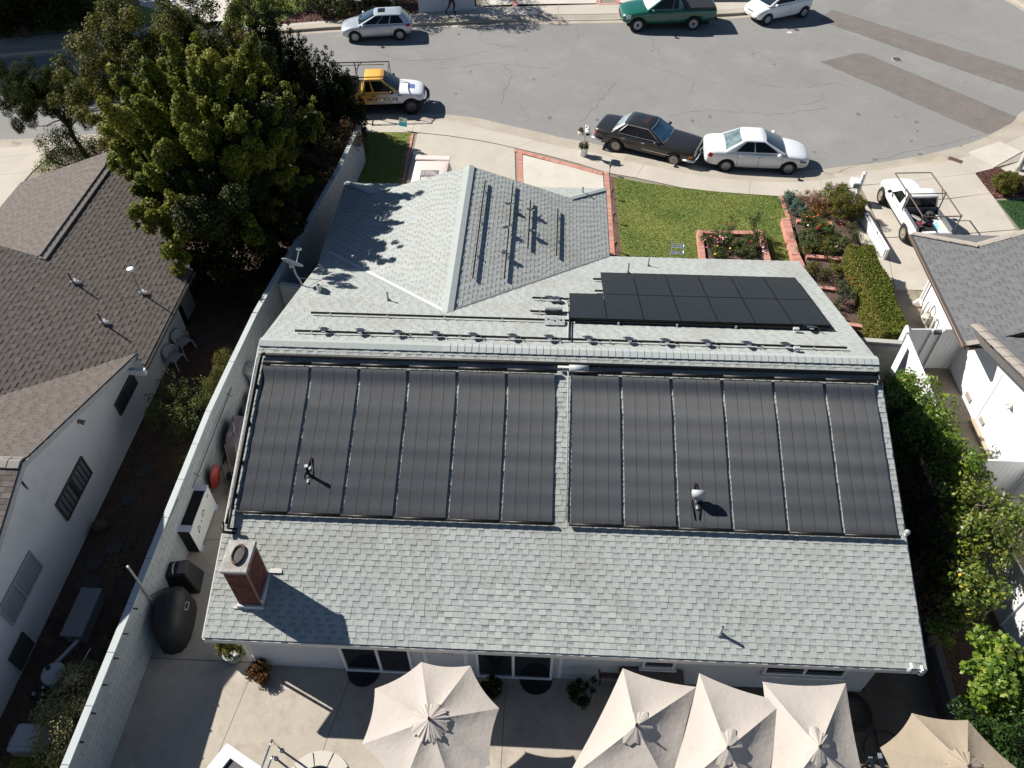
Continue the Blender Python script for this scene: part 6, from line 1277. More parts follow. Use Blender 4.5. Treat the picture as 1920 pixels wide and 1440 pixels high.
    for (kind, pts, m) in spec.get('rearp', ()): patch(kind, lambda y, z: end(y, z, -1, .008), pts, m)
    for (kind, pts, m) in spec.get('topp', ()): patch(kind, lambda x, y: top(x, y, .006), pts, m)
    # underside
    MB().box(((st[0][0]+st[-1][0])/2, 0, .32), (st[-1][0]-st[0][0]-.7, hw*1.5, .18)).build('underbody', M_DARKIN, t, **lw)
    for x in (xf, xr): MB().box((x, 0, wr+.12), (wr*2.2, hw*2-.50, .55)).build('wheel_well', M_DARKIN, t, **lw)
    spec['fn'] = dict(side=side, top=top, end=end, SF=SF, roof=roof)
    return t
def park(t, spec, prear, pfront, z=-.145, side_=1, fit=True):
    """prear / pfront: where the two camera-side tyres touch the ground in the survey; side_=1: far side lies towards +Y"""
    R = Vector(G(*prear, z)); Fp = Vector(G(*pfront, z)); d = (Fp-R); k = d.length/spec['wb'] if fit else 1.0; d.normalize(); s = Vector((-d.y, d.x, 0)); s = s*(1 if s.y*side_ > 0 else -1)
    k = min(max(k, .93), 1.08); mid = (R+Fp)/2; c = mid+s*(spec['hw']-.10)*k-d*(spec['xf']-spec['wb']/2)*k
    t.location = (c.x, c.y, z); t.rotation_euler = (0, 0, math.atan2(d.y, d.x)); t.scale = (k, k, k)
    WM[t.name] = Matrix.LocRotScale(t.location, Euler((0, 0, math.atan2(d.y, d.x))), Vector((k, k, k))); return t
def recty(a, b, c, d): return [(a, c), (b, c), (b, d), (a, d)]
M_SILV = paint('silver_blue_paint', (.50, .55, .60), .3, metal=.35); M_WPAINT = paint('white_paint', (.78, .79, .80), .3); M_WPAINT2 = paint('bright_white_paint', (.80, .80, .79), .35)
M_BPAINT = paint('faded_black_paint', (.018, .017, .016), .33, coat=.6, var=.0); M_GPAINT = paint('green_paint', (.006, .10, .062), .3); M_CREAM = paint('pinkish_cream_paint', (.74, .62, .56), .4)
def text(s, size, m, parent, M_, name='lettering', ext=.002, font_x=1.0, align='CENTER'):
    cu = bpy.data.curves.new(name, 'FONT'); cu.body = s; cu.size = size; cu.offset = size*.012; cu.extrude = ext; cu.align_x = align; cu.align_y = 'CENTER'; o = bpy.data.objects.new(name, cu); COL.objects.link(o)
    dg = bpy.context.evaluated_depsgraph_get(); dg.update(); me = bpy.data.meshes.new_from_object(o.evaluated_get(dg)); bpy.data.objects.remove(o); me.transform(M_); me.materials.clear(); me.materials.append(m)
    q = bpy.data.objects.new(name, me); COL.objects.link(q); q.parent = parent; WM[q.name] = WM[parent.name]; return q
# silver hatchback
sp = dict(name='hatchback', label='silver blue hatchback with dark sunroof parked across the street at the upper left', cat='car', paint=M_SILV, wb=2.65, hw=.875, wr=.33, xf=1.32, spokes=5, sunroof=(.60, .88, mat('sunroof_glass', (.01, .01, .012), .1)),
  st=[(-2.12, .66, .48, .84), (-2.02, .80, .30, .97), (-1.5, .87, .22, 1.0), (-.8, .875, .20, .98), (.3, .875, .19, .96), (1.1, .87, .20, .94), (1.65, .845, .22, .86), (2.0, .76, .25, .74), (2.16, .60, .34, .62)],
  cab=(-2.0, 1.12, .80, .95, -1.50, .05, .57, 1.43), side=[(-.80, -.22), (-.17, .30), (.34, .88)][0:3], seams=(1.0, .05, -.85), seamz=(.35, .9), handles=((.2, .82), (-.7, .83)), mirror=(.78, 1.02),
  sidep=[('taillight', recty(-2.02, -1.72, .78, .92), M_RED), ('headlight', [(1.65, .60), (2.02, .55), (1.98, .66), (1.62, .74)], M_LENS), ('sill_trim', recty(-.85, .95, .24, .33), mat('grey_trim', (.16, .17, .18), .6))], rearp=[('number_plate', recty(-.22, .22, .60, .70), M_TRIM)], frontp=[('grille', recty(-.35, .35, .36, .48), M_BLACK)])
park(car(sp), sp, (751, 75), (667.5, 79))
# black sedan
CH = mat('bright_trim', (.60, .62, .64), .25, metal=.8)
sp = dict(name='sedan', label='old faded black sedan with chrome window trim at the near kerb', cat='car', paint=M_BPAINT, wb=2.795, hw=.90, wr=.33, xf=1.52, trim=CH, hubm=mat('hub_silver', (.38, .36, .32), .4, metal=.4), rimm=mat('wheel_disc', (.33, .31, .28), .4, metal=.4), sunroof=(.60, .80, mat('rusty_panel', (.035, .018, .015), .5)),
  st=[(-2.42, .78, .42, .90), (-2.34, .86, .34, .95), (-1.7, .895, .26, .97), (-.8, .90, .22, .96), (.4, .90, .21, .95), (1.3, .90, .23, .93), (2.0, .88, .26, .89), (2.32, .85, .30, .85), (2.40, .80, .38, .78)],
  cab=(-1.62, .98, .80, .93, -1.02, .22, .62, 1.40), side=[(-.74, -.02), (.03, .84)], seams=(.78, -.10, -1.05), seamz=(.32, .9), handles=((-.0, .80), (-.95, .80)), handm=CH, mirror=(.62, 1.0), mirm=M_BPAINT,
  wsm=mat('blue_windshield', (.05, .16, .26), .08, spec=.9, coat=.5, col2=(.02, .06, .09), vs_=2), rwm=mat('blue_white_glass', (.30, .38, .42), .12, spec=.9, col2=(.05, .07, .08), vs_=3, var=.8),
  sidep=[('rub_strip', recty(-2.2, 2.2, .50, .525), CH), ('taillight', recty(-2.40, -2.28, .66, .82), M_RED), ('turn_signal', recty(2.15, 2.33, .58, .70), M_AMB)],
  frontp=[('grille', recty(-.75, .75, .58, .72), M_BLACK), ('headlight', recty(-.70, -.54, .60, .72), M_LENS), ('headlight', recty(-.50, -.34, .60, .72), M_LENS), ('headlight', recty(.54, .70, .60, .72), M_LENS), ('headlight', recty(.34, .50, .60, .72), M_LENS), ('kidney_grille', recty(-.10, .10, .56, .76), CH), ('number_plate', recty(-.2, .2, .42, .5), M_TRIM)],
  rearp=[('taillight', recty(-.78, -.45, .66, .82), M_RED), ('taillight', recty(.45, .78, .66, .82), M_RED), ('number_plate', recty(-.2, .2, .55, .66), M_TRIM)])
t = car(sp); park(t, sp, (1154, 284), (1262, 311))
for x0, x1, n_ in ((2.36, 2.50, 1), (-2.50, -2.40, -1)):
    MB().tube([(x0-n_*.45 if n_ > 0 else x1+.45, -.92, .47), ((x0+x1)/2-.02*n_, -.88, .47), ((x0+x1)/2+n_*.04, -.5, .47), ((x0+x1)/2+n_*.05, 0, .47), ((x0+x1)/2+n_*.04, .5, .47), ((x0+x1)/2-.02*n_, .88, .47), (x0-n_*.45 if n_ > 0 else x1+.45, .92, .47)], .055, 8).build('bumper', CH, t, smooth=True, world=False)
# white sedan
sp = dict(name='sedan', label='white rounded sedan parked bumper to bumper ahead of the black sedan', cat='car', paint=M_WPAINT, wb=2.61, hw=.86, wr=.31, xf=1.30, spokes=5,
  st=[(-2.26, .66, .42, .84), (-2.14, .80, .28, .97), (-1.6, .85, .22, 1.01), (-.8, .86, .19, .98), (.3, .86, .18, .95), (1.1, .855, .2, .92), (1.7, .83, .22, .83), (2.05, .74, .24, .72), (2.20, .56, .34, .60)],
  cab=(-1.52, 1.12, .79, .94, -.72, .18, .57, 1.40), side=[(-.66, -.02), (.03, .84)], seams=(.98, .0, -.9), seamz=(.30, .88), handles=((.15, .80), (-.78, .82)), mirror=(.78, .98), rwm=mat('hazy_rear_glass', (.20, .26, .27), .1, spec=.9, col2=(.06, .09, .10), vs_=3, var=.9),
  sidep=[('taillight', [(-2.16, .74), (-1.98, .70), (-1.92, .86), (-2.08, .90)], M_RED), ('headlight', [(1.72, .58), (2.06, .52), (2.0, .62), (1.70, .72)], mat('smoky_lens', (.16, .17, .18), .15)), ('side_marker', recty(1.75, 1.90, .46, .49), M_AMB)],
  rearp=[('number_plate', recty(-.2, .2, .58, .70), M_TRIM)], frontp=[('grille', recty(-.3, .3, .40, .48), M_BLACK)])
park(car(sp), sp, (1358, 322), (1474, 327))
# small white hatchback
sp = dict(name='hatchback', label='small white three door hatchback at the top facing left', cat='car', paint=M_WPAINT2, wb=2.46, hw=.845, wr=.30, xf=1.22, spokes=7,
  st=[(-1.80, .66, .42, .86), (-1.72, .78, .28, .98), (-1.3, .835, .2, 1.02), (-.5, .845, .18, 1.0), (.4, .845, .18, .98), (1.1, .83, .2, .94), (1.55, .79, .22, .84), (1.82, .68, .26, .70), (1.92, .5, .36, .56)],
  cab=(-1.72, 1.30, .77, .97, -1.35, .18, .56, 1.50), side=[(-.80, -.22), (-.15, .86)], seams=(1.05, -.25), seamz=(.3, .9), handles=((-.05, .84),), mirror=(.90, 1.05),
  sidep=[('headlight', [(1.38, .66), (1.74, .56), (1.70, .68), (1.34, .82)], M_LENS), ('taillight', recty(-1.74, -1.62, .8, .98), M_RED)], frontp=[('grille', recty(-.25, .25, .60, .68), M_BLACK), ('number_plate', recty(-.17, .17, .44, .54), mat('plate_grey', (.5, .5, .52), .5)), ('fog_light', recty(-.6, -.48, .34, .42), M_BLACK), ('fog_light', recty(.48, .6, .34, .42), M_BLACK)])
park(car(sp), sp, (1504, 32.5), (1436, 46.5))
# green pickup with a white sun shade
M_SHADE = mat('sun_shade', (.80, .82, .84), .35, metal=.2)
sp = dict(name='pickup_truck', label='dark green pickup truck with a white sunshade at the top of the photo', cat='pickup', paint=M_GPAINT, wb=3.05, hw=.98, wr=.37, xf=1.75, tw=.12, rimm=mat('steel_rim', (.36, .37, .39), .4, metal=.4), hubm=M_BLACK,
  st=[(-2.55, .90, .55, 1.08), (-2.50, .95, .42, 1.12), (-1.6, .97, .34, 1.13), (-.4, .98, .32, 1.12), (.9, .98, .32, 1.10), (1.6, .97, .34, 1.06), (2.2, .93, .36, .98), (2.52, .84, .40, .88), (2.62, .70, .5, .76)],
  cab=(-.62, 1.35, .88, 1.08, -.45, .38, .68, 1.74), side=[(-.82, -.48), (-.40, .86)], seams=(1.12, -.02, -.72), seamz=(.42, 1.05), handles=((.10, .95),), mirror=(.98, 1.16), wsm=M_SHADE, bed=(-2.42, -.82, .62),
  sidep=[('headlight', [(2.16, .70), (2.42, .66), (2.40, .84), (2.14, .90)], M_LENS)], frontp=[('grille', recty(-.5, .5, .55, .75), M_BLACK), ('number_plate', recty(-.18, .18, .42, .52), M_TRIM)])
t = car(sp); park(t, sp, (1297.5, 56), (1194, 59))
MB().box((-1.62, 0, 1.13), (1.66, 1.66, .05)).build('bed_cover', mat('tonneau', (.012, .012, .014), .6), t, world=False, bevel=.02); MB().box((-2.60, 0, .50), (.10, 1.7, .12)).build('bumper', M_BLACK, t, world=False, bevel=.02)
# white and yellow company truck
wrap = mat('yellow_white_wrap', (.62, .60, .55), .35, coat=.8); nt = wrap.node_tree; tc = nt.nodes.new('ShaderNodeTexCoord'); sx = nt.nodes.new('ShaderNodeSeparateXYZ'); nt.links.new(tc.outputs['Object'], sx.inputs[0])
r1_ = nt.nodes.new('ShaderNodeMath'); r1_.operation = 'MULTIPLY_ADD'; nt.links.new(sx.outputs[2], r1_.inputs[0]); r1_.inputs[1].default_value = -1.3; nt.links.new(sx.outputs[0], r1_.inputs[2])
mr_ = nt.nodes.new('ShaderNodeMapRange'); nt.links.new(r1_.outputs[0], mr_.inputs[0]); mr_.inputs[1].default_value = -1.5; mr_.inputs[2].default_value = -.3
mx_ = nt.nodes.new('ShaderNodeMix'); mx_.data_type = 'RGBA'; nt.links.new(mr_.outputs[0], mx_.inputs[0]); mx_.inputs[6].default_value = (.62, .33, .04, 1); mx_.inputs[7].default_value = (.78, .80, .82, 1); nt.links.new(mx_.outputs[2], nt.nodes['Principled BSDF'].inputs['Base Color'])
M_ORG = paint('amber_roof_paint', (.80, .44, .07), .35)
sp = dict(name='pickup_truck', label='white and amber company pickup reading SMART SOLAR with black roof rack', cat='pickup', wsm=mat('navy_windshield', (.012, .02, .035), .08, spec=.4), paint=wrap, roofm=M_ORG, wb=3.10, hw=.84, wr=.40, xf=1.62, tw=.13, spokes=5, rimm=mat('dark_alloy', (.12, .12, .13), .4, metal=.5),
  st=[(-2.35, .80, .70, 1.12), (-2.3, .82, .58, 1.16), (-1.4, .835, .50, 1.18), (-.4, .84, .48, 1.18), (.7, .84, .48, 1.17), (1.4, .83, .50, 1.13), (1.95, .80, .54, 1.06), (2.22, .74, .60, .96), (2.30, .62, .70, .84)],
  cab=(-.78, 1.10, .76, 1.14, -.62, .30, .60, 1.74), side=[(-.84, -.42), (-.30, .84)], seams=(.95, -.30), seamz=(.55, 1.12), handles=((-.18, 1.02),), handm=M_BLACK, mirror=(.72, 1.24), mirm=M_BLACK, bed=(-2.2, -.98, .80),
  sidep=[('headlight', [(1.95, .82), (2.16, .78), (2.14, .92), (1.92, .96)], M_LENS), ('vent', recty(1.0, 1.2, 1.0, 1.03), M_BLACK)], frontp=[('grille', recty(-.45, .45, .74, .92), M_BLACK)], topp=[('bonnet_decal', recty(1.5, 1.82, -.30, .12), mat('blue_decal', (.13, .17, .42), .4))])
t = car(sp); zz = -.145; Fp = Vector(G(773.5, 213, zz)); dd = Vector(G(751, 197, .35))-Vector(G(705, 198.5, .35)); dd.z = 0; dd.normalize(); Rp = Fp-dd*3.1; s_ = Vector((-dd.y, dd.x, 0)); cc = (Fp+Rp)/2+s_*.74-dd*(1.62-1.55)
t.location = (cc.x, cc.y, zz); t.rotation_euler = (0, 0, math.atan2(dd.y, dd.x)); fn = sp['fn']
def side_text(s, size, x, z, m, sy=-1):
    y = fn['side'](x, z, sy, .012)[1]; Mx = Matrix.Translation((x, y, z))@Matrix.Rotation(math.radians(90), 4, 'X')@Matrix.Rotation(math.radians(0), 4, 'Z'); return text(s, size, m, t, Mx)
M_INK = mat('dark_lettering', (.03, .03, .035), .5)
side_text('SMART SOLAR', .245, .22, .84, M_INK); side_text('CALIFORNIA ENERGY EXPERTS', .075, .22, .70, mat('grey_lettering', (.2, .2, .2), .5)) if False else None
for z, w in ((.70, 1.1), (.62, .95)): MB().box((.22, fn['side'](.22, z, -1, .008)[1], z), (w, .004, .028)).build('small_print', mat('grey_lettering', (.25, .25, .25), .5), t, world=False)
MB().tube([(1.95, -.86, .60), (2.28, -.74, .60), (2.42, -.4, .60), (2.45, 0, .60), (2.42, .4, .60), (2.28, .74, .60), (1.95, .86, .60)], .085, 8).build('bumper', M_BLACK, t, smooth=True, world=False)
mb = MB().tube([(2.24, -.80, .60), (2.40, -.58, .61), (2.46, -.42, .61)], .06, 8); mb.build('bumper_end', M_WPAINT2, t, world=False); MB().lathe([(.3, 0), (.34, .03), (.30, .06)], (.9, 0, 0), 8).build('arch_flare', M_BLACK, t, world=False) if False else None
RK = M_BLACK
for sy in (-1, 1):
    MB().tube([(.62, sy*.80, 1.18), (.60, sy*.80, 1.98), (-2.3, sy*.80, 2.0)], .028, 8).build('rack_side_rail', RK, t, world=False); MB().tube([(.35, sy*.80, 1.84), (-2.2, sy*.80, 1.86)], .018, 6).build('rack_lower_rail', RK, t, world=False)
    for x in (-1.1, -2.2): MB().tube([(x, sy*.80, 1.15), (x, sy*.80, 2.0)], .025, 6).build('rack_post', RK, t, world=False); MB().tube([(x+.35, sy*.80, 1.98), (x, sy*.80, 1.6)], .018, 6).build('rack_brace', RK, t, world=False)
for x in (.60, -.9, -2.3): MB().tube([(x, -.80, 1.98), (x, .80, 1.98)], .025, 6).build('rack_cross_bar', RK, t, world=False)
# white pickup with a pipe rack, seen from behind
sp = dict(name='pickup_truck', label='white pickup truck with pipe rack and a bed full of tools on the right driveway', cat='pickup', paint=M_WPAINT2, wb=2.84, hw=.84, wr=.36, xf=1.55, tw=.11, rimm=mat('dusty_rim', (.22, .18, .14), .6), hubm=mat('dusty_hub', (.28, .24, .2), .6), bedm=mat('bed_grey', (.10, .11, .13), .5),
  st=[(-2.25, .80, .55, .98), (-2.2, .82, .46, 1.02), (-1.4, .835, .40, 1.03), (-.4, .84, .38, 1.03), (.7, .84, .38, 1.02), (1.4, .83, .40, .99), (1.95, .80, .44, .93), (2.15, .74, .5, .86), (2.22, .66, .6, .78)],
  cab=(-.44, 1.10, .79, 1.0, -.34, .34, .69, 1.55), side=[(-.55, .74)], seams=(.98, -.15), seamz=(.45, 1.0), handles=((-.02, .90),), handm=M_BLACK, mirror=(.80, 1.10), mirm=M_BLACK, bed=(-2.1, -.50, .58), rwm=M_SIDEG, sidep=[('taillight', recty(-2.2, -2.08, .70, .90), M_RED)], rearp=[('number_plate', recty(-.15, .15, .62, .74), M_TRIM)])
t = car(sp); park(t, sp, (1688, 444), (1653, 384), z=.0, fit=True, side_=1)
R_ = Vector(G(1688, 444, 0)); F_ = Vector(G(1653, 384, 0)); d = (F_-R_); kk = min(max(d.length/sp['wb'], .93), 1.12); d.normalize(); s = Vector((d.y, -d.x, 0)); c = (R_+F_)/2+s*(.74*kk)-d*(sp['xf']-sp['wb']/2)*kk; t.location = (c.x, c.y, 0); t.rotation_euler = (0, 0, math.atan2(d.y, d.x)); t.scale = (kk,)*3; TW = t
M_PIPE2 = mat('brown_pipe_rack', (.10, .075, .06), .6)
for sy in (-1, 1):
    MB().tube([(1.15, sy*.80, 1.78), (-.42, sy*.80, 1.80), (-2.15, sy*.80, 1.80)], .028, 8).build('rack_side_rail', M_PIPE2, t, world=False)
    for x in (-.48, -2.12): MB().tube([(x, sy*.80, .98), (x, sy*.80, 1.86)], .026, 6).build('rack_post', M_PIPE2, t, world=False)
    MB().tube([(-.48, sy*.80, 1.45), (-.1, sy*.80, 1.78)], .018, 6).build('rack_brace', M_PIPE2, t, world=False)
for x in (1.15, -.46, -2.12): MB().tube([(x, -.80, 1.79), (x, .80, 1.79)], .026, 6).build('rack_cross_bar', M_PIPE2, t, world=False)
MB().box((-2.27, 0, .52), (.12, 1.6, .16)).build('bumper', mat('dull_bumper', (.14, .13, .125), .5, metal=.4), t, world=False, bevel=.02)
TM = Matrix.LocRotScale(t.location, Euler(t.rotation_euler), t.scale)
def inbed(name, lab, cat, builder, x, y, z, m, rz=0, **kw):
    p = TM@Vector((x, y, z)); q = thing(name, lab, cat, p, t.rotation_euler.z+rz); builder(q); return q
def items():
    bxm = lambda s, m, nm: (lambda q: MB().box((0, 0, s[2]/2), s).build(nm, m, q, world=False, bevel=.02))
    inbed('tool_case', 'black tool case lying behind the cab in the white pickup bed', 'tool case', bxm((.5, .45, .3), M_BLACK, 'case'), -1.05, -.05, .6, None, .3)
    inbed('grey_board', 'pale grey flat board leaning in the left front of the pickup bed', 'board', lambda q: MB().box((0, 0, .28), (.52, .32, .03), M=Matrix.Rotation(.35, 4, 'X')).build('board', mat('pale_board', (.40, .40, .38), .7), q, world=False), -.95, .38, .6, None, .5)
    inbed('battery_drill', 'white topped power tool beside the grey board in the pickup bed', 'power tool', lambda q: (MB().box((0, 0, .12), (.12, .12, .2)).build('body', M_BLACK, q, world=False, bevel=.02), MB().box((0, 0, .24), (.13, .13, .05)).build('top', M_WHITE, q, world=False)), -.90, .12, .6, None, .2)
    inbed('back_pack', 'dark grey backpack behind the cab in the pickup bed', 'bag', lambda q: (MB().sphere((0, 0, .22), .22, 10, 8, sz=1.0).build('bag', mat('dark_canvas', (.035, .035, .035), .9), q, world=False, smooth=True), MB().tube([(-.1, -.12, .38), (-.16, 0, .45), (-.1, .12, .38)], .02, 6).build('strap', M_BLACK, q, world=False)), -.8, -.32, .62, None)
    inbed('foam_board', 'bright blue patterned board along the right side of the pickup bed', 'board', lambda q: MB().box((0, 0, .10), (1.15, .20, .05)).build('board', mat('blue_print', (.10, .45, .75), .6, col2=(.65, .75, .80), vs_=6), q, world=False), -1.38, -.36, .74, None, .05)
    inbed('surf_board', 'pale yellow and white board next to the blue one', 'board', lambda q: MB().box((0, 0, .12), (1.3, .22, .05)).build('board', mat('yellow_print', (.75, .68, .35), .6, col2=(.8, .8, .76), vs_=4), q, world=False), -1.35, -.59, .72, None, .03)
    inbed('pink_roll', 'pink and white rolled cloth across the middle of the pickup bed', 'cloth roll', lambda q: (MB().tube([(-.32, -.1, .12), (0, .02, .15), (.32, .12, .12)], [.05, .06, .05], 8).build('roll', mat('magenta_cloth', (.50, .06, .20), .8), q, world=False, smooth=True), MB().sphere((-.34, -.12, .14), .09, 8, 6).build('white_end', M_WHITE, q, world=False, smooth=True)), -1.25, 0.0, .66, None, 1.2)
    inbed('white_bags', 'crumpled white plastic bags in the middle of the pickup bed', 'plastic bag', lambda q: [MB().sphere((dx, dy, .12), r_, 7, 5).build('bag', M_WHITE, q, world=False) for dx, dy, r_ in ((0, 0, .12), (.14, .08, .09), (-.1, .12, .08))], -1.12, .12, .64, None)
    inbed('coiled_strap', 'green and yellow coiled straps in the pickup bed', 'strap', lambda q: [MB().tube([(r_*math.cos(a), r_*.7*math.sin(a), .05+.02*k) for a in np.linspace(0, 6.0, 14)], .022, 6).build('coil', m_, q, world=False) for k, (r_, m_) in enumerate(((.22, mat('green_strap', (.05, .22, .05), .8)), (.16, mat('yellow_strap', (.6, .42, .05), .8)), (.26, M_BLACK)))], -1.6, .15, .64, None)
    inbed('black_hose', 'heap of black hose at the tail end of the pickup bed', 'hose', lambda q: [MB().tube([(r_*math.cos(a)+.03*k, r_*math.sin(a), .05+.025*k) for a in np.linspace(0, 6.0, 14)], .024, 6).build('coil', M_BLACK, q, world=False) for k, r_ in enumerate((.25, .2, .24, .16))], -1.78, .42, .62, None)
    inbed('cardboard_tray', 'dark crate with a red lid among the tools', 'crate', lambda q: (MB().box((0, 0, .12), (.4, .3, .22)).build('crate', mat('brown_crate', (.07, .05, .045), .8), q, world=False), MB().box((0, .0, .24), (.16, .14, .03)).build('red_lid', mat('crimson_lid', (.30, .02, .05), .5), q, world=False)), -1.35, .40, .62, None)
items()
# cream estate car on the drive
sp = dict(name='hatchback', label='pinkish cream boxy car with a sunroof on the driveway behind the roof', cat='car', paint=M_CREAM, wb=2.5, hw=.86, wr=.31, xf=1.25,
  st=[(-1.95, .76, .42, .92), (-1.9, .82, .3, .97), (-1.2, .855, .22, .98), (0, .86, .2, .97), (1.1, .855, .2, .95), (1.6, .83, .24, .90), (1.9, .74, .3, .78)],
  cab=(-1.85, 1.15, .80, .95, -1.55, .42, .72, 1.58), side=[(-.88, -.3), (-.24, .3), (.36, .88)], seams=(.9, -.1), seamz=(.3, .9), handles=((0, .82),), mirror=(.85, 1.0), sunroof=(.42, .70, mat('grey_sunroof', (.16, .15, .16), .15, col2=(.42, .38, .36), vs_=5)),
  sidep=[('taillight', recty(-1.95, -1.85, .6, .85), M_RED)])
t = car(sp); a = Vector(G(776, 296, 1.6)); b = Vector(G(850, 296, 1.6)); m_ = (a+b)/2; t.location = (m_.x-.02, m_.y-1.72, 0); t.rotation_euler = (0, 0, math.radians(-90)); MB().box((-1.68, 0, 1.62), (.34, 1.48, .05), M=Matrix()).build('roof_spoiler', M_CREAM, t, world=False, bevel=.02)
bar = MB().box((.39, 0, 1.632), (.02, .6, .012)); MB().tube([(-.30+0, -.36, 1.65), (.26, -.36, 1.65), (.26, .36, 1.65), (-.30, .36, 1.65)], .012, 5, closed=True).build('sunroof_frame', M_TRIM, t, world=False)
# ------------------------------------------------------------------ patio and yard things
M_CANV = mat('cream_canvas', (.455, .413, .372), .85, fine=.04, fs=90, subs=.15, bump=.02, bs=2.6, stains=[((.39, .35, .31), 2.0, .56, .75, .5)]); M_CANV2 = mat('tan_canvas', (.35, .287, .215), .85, fine=.04, fs=90, subs=.15, bump=.02, bs=2.6, stains=[((.30, .24, .18), 2.0, .56, .75, .4)])
M_POLE = mat('bronze_pole', (.06, .05, .045), .4, metal=.5)
def umbrella(lab, top, corners, canv=M_CANV, vent=.42, drop=.0, flap=.14, group=None, sag=.05, seed=0, tilt_pole=True):
    """top: apex; corners: rim points in order; each panel hangs slightly between its ribs"""
    top = Vector(top); C = [Vector(c) for c in corners]; n = len(C); t = thing('patio_umbrella', lab, 'umbrella', (top.x, top.y, 0), group=group); rs = random.Random(seed)
    for i in range(n):
        a, b = C[i], C[(i+1) % n]
        def fn(u, v, a=a, b=b):
            e = a.lerp(b, u); mid = 4*u*(1-u); e = e.lerp(V3(top.x, top.y, e.z), .05*mid); p = top.lerp(e, v); p.z -= sag*math.sin(math.pi*v)*(.25+mid*.75); return p
        MB().grid(fn, 8, 8).build('canopy_panel', canv, t, smooth=True)
        MB().tube([top-V3(0, 0, .02), top.lerp(a, .5)-V3(0, 0, sag*.6+.015), a-V3(0, 0, .02)], .012, 5).build('rib', M_POLE, t)
    # puckered vent cap
    k = n*8; R = []
    mb = MB(); rows = 6
    def vf(u, v):
        s = u*n; i = int(s) % n; f = s-int(s); e = C[i].lerp(C[(i+1) % n], f); d = (e-top); d = d*(vent/d.length) if n > 5 else d*(vent/1.45*(.86+.14*math.cos((f-.5)*2*math.pi)))
        w = (math.sin(s*2*math.pi*1.7+3.1*math.sin(s*2.3+seed))*.012+math.sin(s*2*math.pi*3.9+2.0*math.sin(s*5.1+seed+v*2))*.006+math.sin(s*7.3+seed)*.010)*v**1.1*(1.2-.4*v); p = top+V3(0, 0, .035)+d*v*(1+(.07*math.sin(s*9+seed)+.05*math.sin(s*23))*v); p.z += w+.010*(1-v)-sag*.75*math.sin(math.pi*min(v*vent/1.5, .5))*v-(.015*v if n < 6 else 0); return p
    mb.grid(vf, k*3, rows).build('vent_cap', canv, t, smooth=True)
    MB().lathe([(.035, 0), (.03, .05), (.018, .07), (.024, .10), (0, .12)], tuple(top+V3(0, 0, .05)), 10).build('finial', M_POLE, t, smooth=True)
    MB().tube([(top.x, top.y, .05), (top.x, top.y, top.z)], .022, 10).build('pole', M_POLE, t); MB().lathe([(.26, 0), (.26, .05), (.06, .08), (.03, .3), (0, .3)], (top.x, top.y, .0), 20).build('base', M_POLE, t, smooth=True)
    return t
zr = 2.12
def oct_(px_, z=zr): return [G(x, y, z) for x, y in px_]
ap = Vector(G(805, 1350, 2.62)); near = [G(918, 1437, zr), G(880, 1500, zr), G(735, 1490, zr), G(678, 1395, zr)]
umbrella('eight sided cream umbrella on its own left of the three rectangular ones', ap, oct_([(790, 1241), (882, 1248), (936, 1328), (918, 1434), (852, 1494), (752, 1484), (678, 1396), (703, 1291)]), seed=1)
grp = 'rectangular cream umbrellas over the patio'
umbrella('rectangular cream umbrella, left one of the three beside each other', G(1193, 1362, 2.62), oct_([(1168, 1253), (1306, 1288), (1262, 1490), (1058, 1466)]), vent=.44, group=grp, seed=2, sag=.07)
umbrella('rectangular cream umbrella in the middle of the three beside each other', G(1364, 1404, 2.66), oct_([(1311, 1262), (1472, 1315), (1432, 1530), (1245, 1500)], 2.16), vent=.44, group=grp, seed=3, sag=.07)
umbrella('rectangular cream umbrella, right one of the three beside each other', G(1536, 1402, 2.64), oct_([(1430, 1278), (1586, 1281), (1632, 1510), (1444, 1520)], 2.13), vent=.44, group=grp, seed=4, sag=.07)
umbrella('tan six sided umbrella at the bottom right corner', G(1815, 1438, 2.62), oct_([(1710, 1337), (1815, 1350), (1908, 1442), (1880, 1560), (1705, 1550), (1650, 1402)]), canv=M_CANV2, seed=5)
# door mats, pots
for i, (x, y, r) in enumerate(((683, 1256, .42), (1005, 1271, .42))):
    c = G(x, y); t = thing('door_mat', 'black half round door mat at the %s sliding door' % ('left' if i == 0 else 'right'), 'door mat', c, group='half round door mats'); MB().lathe([(r, 0), (r, .016), (0, .018)], (c[0], Y0w-.03, .005), 24, ang=-math.pi).build('mat', M_BLACK, t)
def potted(lab, c, r, h, m, lm, seed, R=.3, H=.35, flower=None, cat='potted plant'):
    t = thing('potted_plant', lab, cat, c); MB().lathe([(r*.72, 0), (r*.95, h*.55), (r, h*.93), (r*1.06, h), (r*.9, h), (r*.86, h*.86), (0, h*.84)], c, 20).build('pot', m, t, smooth=True)
    cl = crown_clumps((c[0], c[1], c[2]+h+H*.45), (R, R, H*.6), 18, .11, seed, low=-.4); V, F, tn = leaf_mesh(cl, 130, .055, seed, shell=.4); np_obj('foliage', V, F, lm, t, tn)
    if flower:
        rs = random.Random(seed)
        for k in range(7): MB().sphere((c[0]+rs.uniform(-R, R)*.7, c[1]+rs.uniform(-R, R)*.7, c[2]+h+H*rs.uniform(.5, .95)), .025, 6, 4).build('blossom', M_ROSE[flower], t)
    return t
potted('large pale green pot with a leafy plant by the patio wall', G(1088, 1312), .30, .38, mat('celadon_pot', (.22, .27, .23), .4), L_DARK, 201, R=.34, H=.5); potted('dark pot with small yellow flowers behind the eight sided umbrella', G(925, 1300), .22, .3, mat('dark_pot', (.05, .04, .035), .6), L_DARK, 202, flower='yellow')
